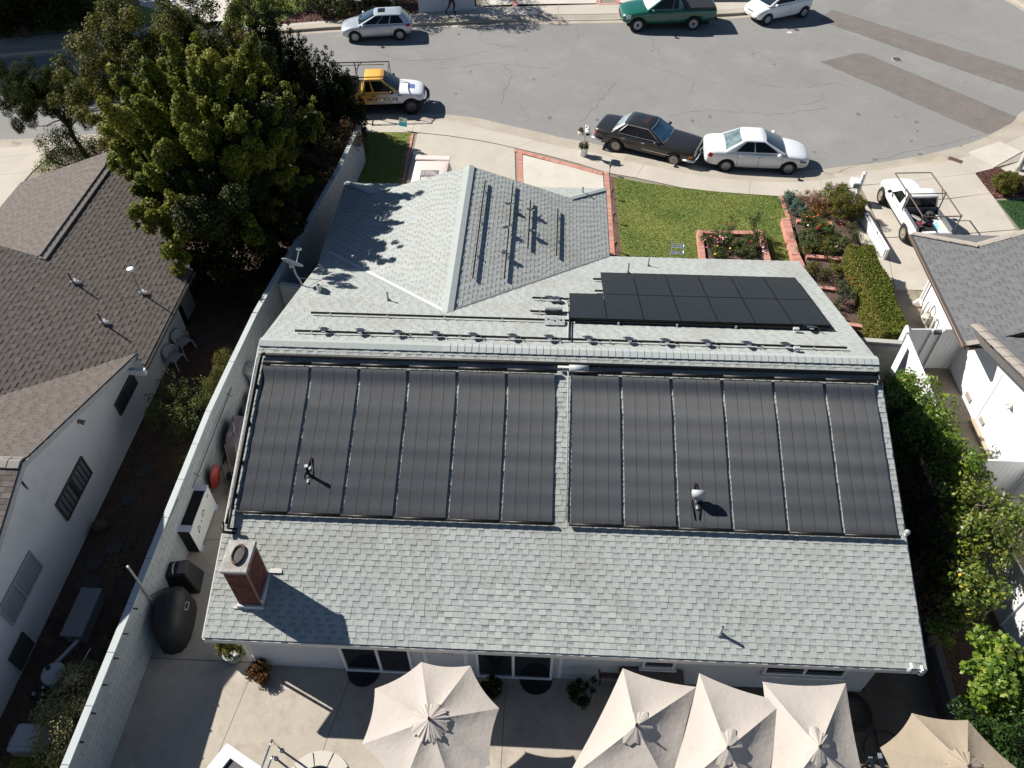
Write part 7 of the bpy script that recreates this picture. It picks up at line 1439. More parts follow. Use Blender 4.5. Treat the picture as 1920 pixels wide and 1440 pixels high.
potted('yellow green shrub in a pot at the near left house corner', (G(428, 1222, .6)[0], G(428, 1222, .6)[1]+.1, 0), .24, .35, mat('stone_pot', (.25, .27, .24), .7), L_BOX, 203, R=.36, H=.45); potted('small orange leaved plant at the house corner', (*G(488, 1268, 0)[:2], 0), .10, .12, mat('clay_pot', (.28, .12, .06), .8), leaf_mat('orange_leaves', [(.04, .03, .012), (.11, .055, .018), (.24, .12, .03)]), 204, R=.24, H=.30)
for i, (x, y) in enumerate(((1088, 1228), (643, 1210))):
    p = GY(x, y, Y0w-.08) if i == 0 else (G(650, 1253)[0]-.12, Y0w-.08, 1.75); t = thing('wall_lamp', ('dark lantern on the wall right of the right sliding door', 'small lantern on the wall beside the left sliding door')[i], 'wall lamp', p); MB().lathe([(.03, -.10), (.06, -.06), (.065, .04), (.04, .09), (0, .11)], tuple(p), 8).build('lantern', M_BLACK, t); MB().box((p[0], p[1]+.05, p[2]+.03), (.22, .04, .03)).build('bracket', M_BLACK, t)
p = GY(842, 1222, Y0w-.03); t = thing('wall_ornament', 'dark red leafy wall ornament between the two sliding doors', 'ornament', p)
for k in range(7): a = k*.9; MB().tube([p, (p[0]+.16*math.cos(a), p[1]-.03, p[2]+.12*math.sin(a))], [.03, .006], 5).build('frond', mat('maroon', (.08, .015, .02), .7), t)
# counter, chair and boxes under the eave
t = thing('outdoor_counter', 'weathered grey brown counter against the house wall behind the umbrellas', 'counter', (10.6, 0, 0)); a, b = G(1160, 1262, .92), G(1282, 1270, .92)
MB().box(((a[0]+b[0])/2, .02, .90), (b[0]-a[0], .66, .05)).build('top', mat('weathered_wood', (.17, .145, .125), .8, var=.3, vs_=4, stretch=(1, 8, 1)), t); MB().box(((a[0]+b[0])/2, .04, .44), (b[0]-a[0]-.1, .55, .86)).build('cabinet', mat('cabinet_brown', (.08, .06, .05), .8), t)
c = G(1140, 1270); t = thing('patio_chair', 'brown cushioned patio chair beside the counter', 'chair', c); M_CU = mat('brown_cushion', (.16, .09, .065), .8); M_IR = mat('wrought_iron', (.02, .018, .017), .5)
MB().box((c[0], c[1], .44), (.48, .46, .09)).build('seat', M_CU, t, bevel=.03); MB().box((c[0]+.02, c[1]+.24, .74), (.46, .08, .56)).build('backrest', M_CU, t, bevel=.03)
for sx in (-.22, .22):
    for sy in (-.2, .22): MB().tube([(c[0]+sx, c[1]+sy, 0), (c[0]+sx, c[1]+sy, .42)], .015, 6).build('leg', M_IR, t)
    MB().tube([(c[0]+sx*1.1, c[1]+.22, .65), (c[0]+sx*1.2, c[1]-.1, .66), (c[0]+sx*1.15, c[1]-.2, .42)], .018, 6).build('armrest', M_IR, t)
for i, (x, y) in enumerate(((1293, 1262), (1340, 1263))):
    c = G(x, y); t = thing('garden_figure', ('small dark spiky garden figure at the right end of the counter', 'dark hanging bird figure at the wall near the window')[i], 'figure', c); MB().lathe([(.10, 0), (.11, .1), (.04, .35), (.09, .5), (.03, .65), (.06, .7), (0, .8)], c, 8).build('figure', M_IR, t); MB().tube([(c[0]-.14, c[1], .6), (c[0], c[1], .5), (c[0]+.14, c[1], .62)], .02, 5).build('arm', M_IR, t)
# hose coils and table slats in the shade at the right
c = G(1600, 1335); t = thing('garden_hose', 'dark coiled garden hose on the patio right of the rectangular umbrellas', 'hose', c)
for k in range(4): r = .30+.04*k; MB().tube([(c[0]+r*math.cos(a), c[1]+r*1.1*math.sin(a), .03+.02*(3-k)) for a in np.linspace(0, 2*math.pi, 22)[:-1]], .016, 5, closed=True).build('loop', M_BLACK, t)
MB().tube([G(1608, 1300, .02), G(1640, 1370, .02), G(1650, 1420, .02), G(1610, 1440, .02)], .014, 5).build('hose_end', M_BLACK, t); c = G(1665, 1420)
MB().tube([(c[0]+.55*math.cos(a), c[1]+.6*math.sin(a), .02) for a in np.linspace(.3, 3.0, 12)], .014, 5).build('hose_run', M_BLACK, t)
for i, (x, y) in enumerate(((1635, 1432), (1652, 1425))): c = G(x, y, .45); t = thing('table_slat', 'narrow blue grey slatted bench beside the tan umbrella, %s one' % ('left', 'right')[i], 'bench', c, group='narrow benches beside the tan umbrella'); MB().box((c[0], c[1]-.15, .45), (.09, .6, .03)).build('slat', mat('blue_grey_slat', (.16, .19, .24), .5), t); [MB().box((c[0], c[1]+yy, .22), (.05, .05, .43)).build('leg', M_BLACK, t) for yy in (-.4, .1)]  # two loose slats of one table, each standing as its own piece
# covered grill
c = Vector(G(324, 1172, 0)); c.x = max(c.x, -1.76); t = thing('covered_grill', 'large barbecue under a black cover beside the block wall', 'grill', c, rz=.12); M_COV = mat('black_cover', (.010, .010, .012), .55, bump=.012, bs=7)
cs = []
def ring2(z, a, b, n=16): return [(a*abs(math.cos(q))**.7*math.copysign(1, math.cos(q)), b*abs(math.sin(q))**.7*math.copysign(1, math.sin(q)), z) for q in [2*math.pi*i/n for i in range(n)]]
mb = MB(); R = [ring2(.03, .42, .82), ring2(.35, .40, .80), ring2(.75, .38, .76), ring2(.95, .36, .60), ring2(1.12, .28, .42), ring2(1.18, .14, .32), ring2(1.19, .01, .05)]
mb.add([p for r in R for p in r], [(i*16+j, i*16+(j+1) % 16, (i+1)*16+(j+1) % 16, (i+1)*16+j) for i in range(6) for j in range(16)]); o = mb.build('cover', M_COV, t, world=False, smooth=True)
MB().box((.13, -.03, 1.185), (.09, .22, .012), M=Matrix.Rotation(.35, 4, 'Y')).build('badge', mat('badge_white', (.45, .46, .47), .5), t, world=False); MB().box((.13, -.03, 1.193), (.055, .16, .008), M=Matrix.Rotation(.35, 4, 'Y')).build('badge_inset', M_BLACK, t, world=False)
c = Vector(G(352, 1095, 0)); t = thing('covered_box', 'smaller box under a black cover behind the barbecue', 'covered box', c, rz=.15)
MB().add([(-.36, -.30, 0), (.40, -.34, 0), (.42, .34, 0), (-.36, .30, 0), (-.26, -.22, .85), (.24, -.24, .85), (.24, .24, .88), (-.26, .22, .88)], [(0, 3, 2, 1), (4, 5, 6, 7), (0, 1, 5, 4), (1, 2, 6, 5), (2, 3, 7, 6), (3, 0, 4, 7)]).build('cover', M_COV, t, world=False, bevel=.04, seg=3)
MB().box((.12, .0, .885), (.22, .36, .02)).build('top_plate', mat('cover_grey', (.10, .10, .10), .4), t, world=False); MB().tube([(-.1, -.16, .88), (-.1, -.08, .96), (-.1, .08, .96), (-.1, .16, .88)], .015, 6).build('handle', M_ALU, t, world=False)
# stack of solar modules waiting at the wall
p0, p1 = Vector(G(409, 947, 0)), Vector(G(377, 1036, 0)); y0, y1 = p1.y, p0.y; x1_ = p0.x
t = thing('module_stack', 'stack of new solar modules on edge, white back with cables facing the house', 'solar modules', ((p0.x-.2), (y0+y1)/2, 0))
for k in range(8): MB().box((x1_-.035-.042*k-.04, (y0+y1)/2, .53), (.036, y1-y0, 1.0)).build('module', M_PVF, t)
MB().box((x1_-.032, (y0+y1)/2, .53), (.008, y1-y0-.03, .965)).build('back_sheet', mat('back_sheet_white', (.66, .69, .66), .45), t)
for yy in (y0+.12, y1-.12): MB().box((x1_-.2, yy, 1.045), (.42, .20, .04)).build('corner_foam', mat('lilac_foam', (.52, .53, .66), .6), t); MB().box((x1_-.2, yy, .02), (.42, .20, .05)).build('corner_foam', mat('lilac_foam', (.52, .53, .66), .6), t)
xs_ = x1_-.024; ym = (y0+y1)/2
MB().box((xs_, y1-.22, .80), (.012, .10, .07)).build('rating_plate', mat('plate_mid', (.3, .31, .31), .5), t)
for (yy, zz, r) in ((ym+.02, .66, .055), (ym-.36, .58, .06)): MB().tube([(xs_, yy+r*math.cos(a), zz+r*1.1*math.sin(a)) for a in np.linspace(.4, 6.6, 14)], .007, 5).build('coiled_lead', M_BLACK, t)
for (yy, zz) in ((ym+.15, .70), (ym-.14, .60), (ym-.44, .50)): MB().box((xs_, yy, zz), (.02, .05, .035)).build('junction_box', M_BLACK, t)
MB().tube([(xs_, ym+.15, .70), (xs_, ym+.10, .78), (xs_, ym+.03, .72)], .006, 4).build('lead', M_BLACK, t); MB().tube([(xs_, ym-.44, .50), (xs_, ym-.40, .68), (xs_, ym-.33, .64)], .006, 4).build('lead', M_BLACK, t)
p = G(330, 990, .95); t = thing('cardboard_flap', 'orange brown torn cardboard flap at the near end of the module stack', 'cardboard', p); MB().add([(p[0]-.06, p[1]-.12, .95), (p[0]+.08, p[1]-.10, .90), (p[0]+.06, p[1]+.12, 1.08), (p[0]-.04, p[1]+.15, 1.05), (p[0]-.06, p[1]-.12, .93), (p[0]+.08, p[1]-.10, .88), (p[0]+.06, p[1]+.12, 1.06), (p[0]-.04, p[1]+.15, 1.03)], [(0, 1, 2, 3), (7, 6, 5, 4), (0, 4, 5, 1), (1, 5, 6, 2), (2, 6, 7, 3), (3, 7, 4, 0)]).build('flap', mat('cardboard', (.30, .17, .08), .85), t)
# red wheelbarrow standing on its nose
c = Vector((-1.98, 5.75, 0)); t = thing('wheelbarrow', 'red wheelbarrow tray standing upright against the block wall', 'wheelbarrow', (c.x-.05, c.y, 0))
M_RT = mat('red_tray', (.26, .028, .018), .45); Mx = Matrix.Translation((c.x-.06, c.y+.08, .52))@Matrix.Rotation(math.radians(-78), 4, 'Y')
mb = MB(); R = [ring2(-.12, .36, .20, 20), ring2(0, .44, .27, 20), ring2(.03, .46, .29, 20), ring2(.025, .42, .25, 20), ring2(-.09, .34, .18, 20)]
mb.add([p for r in R for p in r]+[(0, 0, -.12), (0, 0, -.09)], [(i*20+j, i*20+(j+1) % 20, (i+1)*20+(j+1) % 20, (i+1)*20+j) for i in range(4) for j in range(20)]+[(100, (j+1) % 20, j) for j in range(20)]+[(101, 80+j, 80+(j+1) % 20) for j in range(20)], Mx).build('tray', M_RT, t, smooth=True)
for dx in (0, .24): MB().tube([(c.x+.12+dx, c.y+.2, .05), (c.x+.12+dx, c.y+.4, .7), (c.x+.02+dx, c.y+.75, 1.25)], .022, 6).build('handle', M_BARK2, t)
MB().tube([(c.x+.2, c.y+.35, .2), (c.x+.4, c.y+.35, .2)], .14, 14).build('wheel', M_RUBBER, t)
# covered heap with pinkish tarp
c = Vector((-1.72, 6.85, 0)); t = thing('tarp_heap', 'garden furniture under a shiny pinkish tarp beside the block wall', 'tarp', (c.x, c.y+.4, 0)); rs = random.Random(8)
def heap(u, v):
    a = u*2*math.pi; r = v; x = (.52+.06*math.sin(3*a))*math.copysign(abs(math.cos(a))**.6, math.cos(a)); y = (.85+.08*math.cos(2*a))*math.copysign(abs(math.sin(a))**.6, math.sin(a)); h = 1.05*(1-r**5)+.05*math.sin(5*a+r*4)*r+.03*math.sin(11*a)*r
    return (c.x+.10+x*r, c.y+.55+y*r, max(h, .02)+.02)
MB().grid(heap, 44, 12).build('tarp', mat('pink_tarp', (.30, .245, .235), .32, col2=(.24, .19, .185), vs_=3, bump=.02, bs=9, coat=.2), t, smooth=True)
t = thing('rake', 'rake with a pale wooden handle leaning on the pink tarp', 'rake', (c.x+.2, c.y, 0)); MB().tube([(c.x+.35, c.y-1.0, .1), (c.x+.02, c.y+.5, 1.25)], .014, 6).build('handle', mat('pale_wood', (.50, .42, .32), .7), t); MB().box((c.x+.36, c.y-1.02, .08), (.36, .05, .04)).build('head', M_IR, t)
t = thing('branch_heap', 'heap of dark brown cuttings behind the wheelbarrow', 'cuttings', (c.x+.4, c.y-.9, 0))
def sticks(t, cx, cy, rx, ry, h, n, m, seed, name='stick'):
    rs = random.Random(seed); mb = MB()
    for k in range(n):
        x, y, z = cx+rs.uniform(-rx, rx), cy+rs.uniform(-ry, ry), rs.uniform(0, h); a = rs.uniform(-.5, .5)+1.3; L = rs.uniform(.4, .9); e = (x+L*math.cos(a), y+L*math.sin(a)*.8, z+rs.uniform(-.15, .15)); mb.tube([(x, y, z+.03), ((x+e[0])/2+rs.uniform(-.06, .06), (y+e[1])/2, (z+e[2])/2+rs.uniform(0, .12)), (e[0], e[1], max(e[2], .02))], [.016, .012, .006], 4)
    mb.build(name, m, t)
sticks(t, c.x+.35, c.y-1.1, .3, .6, .5, 70, mat('dark_cuttings', (.045, .032, .026), .95), 5)
t = thing('branch_heap', 'pile of dry palm fronds and branches in the corner behind the house', 'cuttings', G(512, 575)); c2_ = G(512, 582); sticks(t, c2_[0], c2_[1], .45, .8, .55, 110, mat('dry_fronds', (.07, .05, .045), .95), 6)
# trash can, pots, bins by the wall
c = Vector(G(470, 745, 0)); t = thing('trash_can', 'pale blue round trash can with off white lid between wall and roof edge', 'trash can', (c.x+.02, c.y+.35, 0)); p = (c.x+.02, c.y+.35, 0)
p = (-1.84, 9.85, 0); t.location = p; WM[t.name] = Matrix.Translation(p)
MB().lathe([(.21, 0), (.28, 1.0), (.29, 1.03), (0, 1.03)], p, 24).build('bin', mat('pale_blue_plastic', (.26, .36, .44), .5), t, smooth=False); MB().lathe([(.31, 1.02), (.32, 1.08), (.22, 1.14), (.05, 1.155), (0, 1.155)], p, 24).build('lid', mat('off_white_lid', (.50, .48, .44), .5), t, smooth=True); MB().box((p[0]+.02, p[1]-.02, 1.16), (.2, .02, .02), .7).build('lid_handle', mat('lid_groove', (.20, .19, .17), .6), t)
c = (-1.75, 9.25, 0); t = thing('clay_pot', 'brown clay pot below the pale blue trash can', 'pot', c); MB().lathe([(.14, 0), (.24, .44), (.26, .46), (.22, .46), (.20, .4), (0, .4)], c, 20).build('pot', mat('brown_clay', (.15, .09, .065), .8), t, smooth=True)
c = (-1.85, 8.65, 0); t = thing('covered_planter', 'rounded grey green cover between the clay pot and the pink tarp', 'cover', (c[0]+.1, c[1], 0)); MB().sphere((c[0]+.15, c[1], .25), .36, 14, 8, sz=.8).build('cover', mat('sage_cover', (.15, .19, .18), .6), t, smooth=True)
for i, (x, y, s) in enumerate(((494, 640, .34), (487, 655, .30))):
    c = G(x, y, .4); t = thing('storage_bin', ('dark grey storage bin tucked under the left roof edge', 'second dark bin with a black lid under the left roof edge')[i], 'bin', (c[0]+.05, c[1]+.2, 0)); MB().box((c[0]+.08, c[1]+.2, .24), (s, s*1.3, .46), .2).build('bin', mat('dark_bin', (.05, .055, .065), .6), t, bevel=.02); MB().box((c[0]+.08, c[1]+.2, .49), (s+.04, s*1.3+.04, .05), .2).build('lid', M_BLACK, t, bevel=.01)
c = G(576, 458); t = thing('bucket', 'white bucket in the shaded passage beside the wing of the house', 'bucket', c); MB().lathe([(.13, 0), (.16, .33), (.17, .34), (.15, .34), (.13, .04), (0, .04)], c, 18).build('bucket', mat('grey_white_bucket', (.42, .45, .48), .5), t, smooth=True)
c = Vector(G(588, 440, 0)); t = thing('hand_ladder', 'short grey ladder leaning on the far block wall', 'ladder', c); a = V3(c.x+.15, c.y-.1, 0); b = V3(c.x-.25, c.y+.3, 1.55); s = V3(.12, .28, 0)
for sg in (-1, 1): MB().tube([a+s*sg, b+s*sg], .02, 6).build('rail', mat('dark_ladder', (.10, .11, .12), .5), t)
for k in range(5): q = a.lerp(b, .12+.2*k); MB().tube([q-s, q+s], .018, 6).build('rung', M_ALU if k in (1, 3) else mat('dark_ladder', (.10, .11, .12), .5), t)
# left side yard
M_STONE = mat('stepping_stone', (.085, .082, .075), .9, var=.3, vs_=6, fine=.2)
for i, (x, y) in enumerate(((268, 883), (243, 936), (214, 1026), (178, 1055), (175, 1092), (385, 588))):
    c = G(x, y); t = thing('stepping_stone', 'round grey stepping stone in the left side yard, %s from the airy shrub' % NUM[i] if i < 5 else 'square stepping stone near the plastic chairs', 'stepping stone', c, group='stepping stones of the left side yard' if i < 5 else None)
    MB().lathe([(.24, -.02), (.25, .015), (.22, .03), (0, .03)], (c[0], c[1], -.01), 16 if i < 5 else 4).build('stone', M_STONE, t)
for i, (x, y) in enumerate(((375, 610), (362, 640))): c = G(x, y); t = thing('paving_tile', 'square tile in the soil right of the plastic chairs, %s one' % ('farther', 'nearer')[i], 'paving tile', c, group='square tiles near the chairs'); MB().box((c[0]+.3, c[1], 0), (.42, .42, .04)).build('tile', M_STONE, t)
def plastic_chair():
    t = thing('plastic_chair', 'white plastic garden chair, farther of the two along the left house wall', 'chair', (0, 0, 0), group='plastic chairs along the left house wall'); M_ = mat('garden_chair_white', (.42, .43, .44), .5)
    mb = MB(); mb.grid(lambda u, v: ((u-.5)*(.46+.04*v), (v-.5)*.44, .40+.02*math.cos((u-.5)*3)), 6, 6); mb.build('seat', M_, t, world=False, smooth=True)
    def bk(u, v): a = math.pi*(-.12+1.24*u); return (-.27*math.cos(a)*(1+.06*v), .02+.20*math.sin(a)*(1+.15*v)+.02, .42+.36*v*(.45+.55*math.sin(math.pi*u)))
    o = MB().grid(bk, 20, 5).build('backrest', M_, t, world=False, smooth=True); m = o.modifiers.new('s', 'SOLIDIFY'); m.thickness = .015
    MB().tube([bk(k/18, 1.02) for k in range(19)], .022, 6).build('rim', M_, t, world=False, smooth=True)
    for sx in (-.23, .23):
        for sy in (-.2, .2): MB().tube([(sx*1.15, sy*1.2, 0), (sx, sy, .40)], [.018, .026], 6).build('leg', M_, t, world=False)
    return t
ch = plastic_chair(); place(ch, (*G(349, 655)[:2], -.02), rz=math.radians(60), first=True); place(ch, (*G(333, 684)[:2], -.02), rz=math.radians(75), label='white plastic garden chair, nearer of the two along the left house wall')
c = G(402, 552); t = thing('garden_table', 'dark square table in the deep shade under the big tree', 'table', c); MB().box((c[0], c[1], .72), (1.0, .9, .04)).build('table_top', mat('dark_table', (.03, .035, .04), .6), t)
for sx in (-.45, .45):
    for sy in (-.4, .4): MB().box((c[0]+sx, c[1]+sy, .35), (.05, .05, .7)).build('leg', M_BLACK, t)
c = G(190, 985, .15); t = thing('boulder', 'brown boulder against the left house wall', 'stone', c); MB().sphere((c[0]-.05, c[1], .12), .24, 10, 7, sz=.9).build('stone', mat('brown_rock', (.10, .08, .06), .95, var=.3, vs_=5, bump=.03, bs=6), t, smooth=True)
a, b = Vector(G(172, 1105, .42)), Vector(G(134, 1192, .42)); t = thing('utility_box', 'long low grey utility box in the left side yard', 'utility box', ((a.x+b.x)/2, (a.y+b.y)/2, 0)); MB().box(((a.x+b.x)/2, (a.y+b.y)/2, .20), (.52, abs(a.y-b.y), .40)).build('box', mat('box_lid', (.22, .225, .23), .6), t, bevel=.02); MB().box(((a.x+b.x)/2, (a.y+b.y)/2, .43), (.58, abs(a.y-b.y)+.06, .05)).build('lid', mat('box_lid', (.22, .225, .23), .6), t, bevel=.01)
M_PE = mat('pool_gear_white', (.40, .42, .44), .4); c = G(116, 1278, .1); t = thing('filter_tank', 'domed off white pool filter tank in the left side yard', 'filter tank', (c[0], c[1], 0))
MB().lathe([(.24, 0), (.27, .08), (.27, .55), (.285, .56), (.285, .62), (.26, .64), (.20, .76), (.08, .83), (0, .84)], (c[0], c[1], 0), 24).build('tank', M_PE, t, smooth=True); MB().box((c[0]-.05, c[1]+.05, .86), (.09, .14, .06), .6).build('valve', M_BLACK, t)
t2 = thing('pool_pipe', 'thick grey white pool pipes linking tank and heater', 'pipe', (c[0], c[1], 0)); MB().tube([(c[0]+.14, c[1]+.95, .4), (c[0]-.24, c[1]+.20, .4), (c[0]-.26, c[1]-.1, .4)], .055, 8).build('pipe', M_PE, t2, smooth=True)
e = G(75, 1350, .25); MB().tube([(c[0]+.05, c[1]-.2, .25), (c[0]-.02, c[1]-.45, .25), (e[0], e[1], .22)], .05, 8).build('pipe', M_PE, t2, smooth=True)
t = thing('pool_pump', 'black pool pump with white caps next to the filter tank', 'pump', (c[0]-.3, c[1]-.35, 0)); MB().tube([(c[0]-.55, c[1]-.4, .18), (c[0]-.2, c[1]-.35, .18)], .13, 12).build('motor', M_BLACK, t, smooth=True)
for dx, dy in ((-.42, -.42), (-.25, -.25), (-.18, -.42)): MB().sphere((c[0]+dx, c[1]+dy, .34), .05, 8, 6).build('cap', M_PE, t, smooth=True)
c = G(48, 1384, .6); t = thing('pool_heater', 'pale pool heater cabinet at the bottom left', 'heater', (c[0], c[1], 0)); MB().box((c[0], c[1], .33), (.62, .62, .64)).build('cabinet', M_PE, t, bevel=.03); MB().box((c[0]+.02, c[1]+.05, .67), (.50, .50, .03)).build('top_vent', M_PE, t, bevel=.01); MB().box((c[0]-.42, c[1]+.02, .2), (.2, .2, .3)).build('control_box', mat('beige_box', (.35, .34, .29), .6), t, bevel=.02); MB().box((c[0]+.05, c[1]-.42, .12), (.6, .25, .2)).build('drum', M_BLACK, t)
t = thing('pool_skimmer', 'long pole with a blue pool skimmer net propped by the flowering shrub', 'pool net', G(115, 1315, .5)); a = Vector(G(112, 1313, .75)); b = Vector(G(170, 1215, .2)); MB().tube([a, b], .014, 6).build('pole', M_ALU, t)
d = (a-b).normalized(); MB().tube([a+d*.22+Vector((.16*math.cos(q), .22*math.sin(q), 0)) for q in np.linspace(0, 6.28, 17)[:-1]], .016, 6, closed=True).build('frame', M_PE, t); MB().lathe([(.16, 0), (.1, -.06), (0, -.08)], tuple(a+d*.22), 14, sy=1.35).build('net', mat('blue_net', (.03, .05, .10), .7), t)
# fire table, spa edge and hand rails at the near edge
P = [Vector(G(x, y, .55)[:2]) for x, y in ((425, 1393), (497, 1443), (455, 1512), (375, 1455))]; t = thing('fire_table', 'square white marble table with a black square opening at the bottom edge', 'table', (sum(p.x for p in P)/4, sum(p.y for p in P)/4, 0)); M_MB = mat('white_marble', (.66, .67, .68), .35, col2=(.50, .52, .54), vs_=3, var=.7, stains=[((.36, .38, .40), 2.2, .56, .62, .4)])
cen = sum((p for p in P), Vector((0, 0)))/4
for i in range(4):
    a, b = P[i], P[(i+1) % 4]; ia, ib = a.lerp(cen, .50), b.lerp(cen, .50); MB().prism([tuple(a), tuple(b), tuple(ib), tuple(ia)], .48, .55).build('top_slab', M_MB, t)
MB().prism([tuple(p.lerp(cen, .45)) for p in P], .40, .46).build('burner_tray', M_BLACK, t); MB().prism([tuple(p.lerp(cen, .12)) for p in P], .0, .48).build('base', mat('dark_stone', (.06, .06, .06), .7), t)
c = G(600, 1452); spa = thing('spa', 'round spa with pale coping and dark water at the bottom edge', 'spa', (c[0], c[1], 0)); M_COP = mat('coping', (.48, .45, .40), .8, fine=.06)
for k in range(10):
    a0, a1 = k*math.pi/5+.03, (k+1)*math.pi/5-.01; ln = [(c[0]+r*math.cos(a), c[1]-.32+r*math.sin(a)*1.05) for r, aa in ((.80, np.linspace(a0, a1, 5)), (.48, np.linspace(a1, a0, 5))) for a in aa]; MB().prism(ln, .0, .035).build('coping_stone', M_COP, spa, bevel=.006)
MB().lathe([(.47, .015), (0, .016)], (c[0], c[1]-.32, 0), 28, sy=1.05).build('water', mat('dark_water', (.008, .010, .014), .05, spec=.8), spa)
for i, (b, tp, e, mm) in enumerate((((528, 1407), (510, 1388), (480, 1470), M_STEEL), ((517, 1422), (511, 1418), (490, 1475), M_STEEL))):
    B = Vector(G(*b, 0)); T = V3(*G(*tp, .75 if i == 0 else .35)); E = V3(*G(*e, .5 if i == 0 else .2)); t = thing('hand_rail', ('tall bent chrome pool hand rail by the spa', 'short bent chrome pool hand rail by the spa')[i], 'hand rail', B); MB().tube([B, B.lerp(T, .6)+V3(0, 0, .05), T, T.lerp(E, .12), E], .024, 10).build('tube', M_STEEL, t, smooth=True); MB().lathe([(.055, 0), (.055, .015), (.03, .02)], tuple(B), 14).build('escutcheon', M_STEEL, t)

# ------------------------------------------------------------------ front garden and street things
c = Vector(G(1094, 291)); t = thing('mailbox_planter', 'white letter box on a post rising from a white tub of flowers at the pavement', 'mailbox', c); 
MB().lathe([(.16, 0), (.19, .28), (.21, .40), (.225, .41), (.19, .41), (.18, .36), (0, .36)], tuple(c), 20).build('tub', M_WHITE, t, smooth=True); MB().box((c.x, c.y, .75), (.09, .09, .85)).build('post', M_WHITE, t)
MB().box((c.x, c.y+.02, 1.02), (.52, .10, .06)).build('cross_arm', M_WHITE, t)
mb = MB().box((c.x+.12, c.y+.05, 1.14), (.20, .48, .14)); mb.tube([(c.x+.12, c.y-.19, 1.21), (c.x+.12, c.y+.29, 1.21)], .10, 14); mb.build('letter_box', M_WHITE, t); MB().lathe([(.10, 0), (.13, .12), (.14, .13), (0, .12)], (c.x-.20, c.y+.02, 1.05), 14).build('hanging_pot', M_WHITE, t)
MB().box((c.x+.05, c.y+.02, 1.42), (.10, .10, .14)).build('finial', M_WHITE, t, bevel=.02)
cl = crown_clumps((c.x, c.y, .50), (.22, .22, .10), 22, .09, 300); V, F, tn = leaf_mesh(cl, 60, .05, 300); np_obj('flowers_below', V, F, L_BOX, t, tn)
cl = crown_clumps((c.x-.20, c.y+.02, 1.24), (.14, .14, .10), 14, .07, 301); V, F, tn = leaf_mesh(cl, 50, .045, 301); np_obj('flowers_above', V, F, leaf_mat('dry_flowers', [(.06, .04, .02), (.16, .11, .05), (.30, .20, .14)]), t, tn)
c = Vector(G(1604, 372)); t = thing('mailbox_post', 'white letter box post at the far end of the low white fence', 'mailbox', c); MB().box((c.x, c.y, .62), (.13, .13, 1.24)).build('post', M_VIN, t, bevel=.006); MB().lathe([(.11, 0), (.11, .03), (0, .09)], (c.x, c.y, 1.24), 4).build('post_cap', M_VIN, t)
MB().box((c.x-.26, c.y-.05, .80), (.34, .46, .26)).build('letter_box', M_VIN, t, bevel=.03); MB().box((c.x-.26, c.y-.285, .78), (.28, .01, .2)).build('box_door', mat('shaded_grey', (.25, .28, .28), .6), t)
c = Vector(G(757, 243)); t = thing('yard_sign', 'small teal and white yard sign at the edge of the shaded lawn', 'sign', c)
for dx in (-.16, .16): MB().tube([(c.x+dx, c.y, 0), (c.x+dx, c.y, .5)], .006, 4).build('stake', M_ALU, t)
Mx = Matrix.Translation((c.x, c.y, .38))@Matrix.Rotation(-.35, 4, 'Z')@Matrix.Rotation(-.35, 4, 'X'); MB().box((0, 0, .10), (.44, .012, .20), M=Mx).build('panel_top', mat('sign_pale', (.45, .58, .50), .6), t); MB().box((0, 0, -.09), (.44, .012, .18), M=Mx).build('panel_bottom', mat('sign_teal', (.02, .36, .45), .6), t); MB().box((-.12, -.008, .12), (.10, .006, .09), M=Mx).build('logo', mat('sign_olive', (.28, .25, .08), .6), t)
lt = None
for i, (x, y) in enumerate(((1143, 325), (1147, 372), (1150, 417), (1153, 472))):
    c = G(x, y); lb_ = 'small bronze path light, %s of the four along the red brick edging' % ('farthest', 'second farthest', 'second nearest', 'nearest')[i]
    if lt is None:
        lt = thing('path_light', lb_, 'path light', c, group='path lights along the brick edging'); MB().tube([(0, 0, 0), (0, 0, .38)], .015, 6).build('stake', M_POLE, lt, world=False); MB().lathe([(.03, .30), (.045, .36), (.05, .44), (.06, .46), (.03, .50), (0, .51)], n=12).build('lamp_head', mat('verdigris_bronze', (.10, .10, .07), .6), lt, world=False, smooth=True)
    else: place(lt, c, label=lb_)
# street lamp post at the right edge
c = Vector(G(1912, 318)); c = Vector(G(1908, 320)); t = thing('lamp_post', 'thick pale concrete street lamp post cut by the right edge', 'lamp post', c); MB().tube([c, c+V3(0, 0, .3), c+V3(0, 0, 7)], [.15, .13, .08], 14).build('post', mat('post_concrete', (.42, .43, .40), .8), t, smooth=True); MB().tube([c+V3(0, 0, 6.9), c+V3(-.3, .5, 7.4), c+V3(-.9, 1.5, 7.5)], .05, 8).build('arm', M_PIPE, t, smooth=True); MB().box(c+V3(-1.0, 1.7, 7.48), (.3, .6, .12), .5).build('lantern', M_PIPE, t, bevel=.03)
slab_ = MB().box((c.x, c.y, .03), (1.1, .9, .04), .5).build('lamp_base', M_CONC, None, 'concrete pad around the foot of the lamp post', kind='structure')
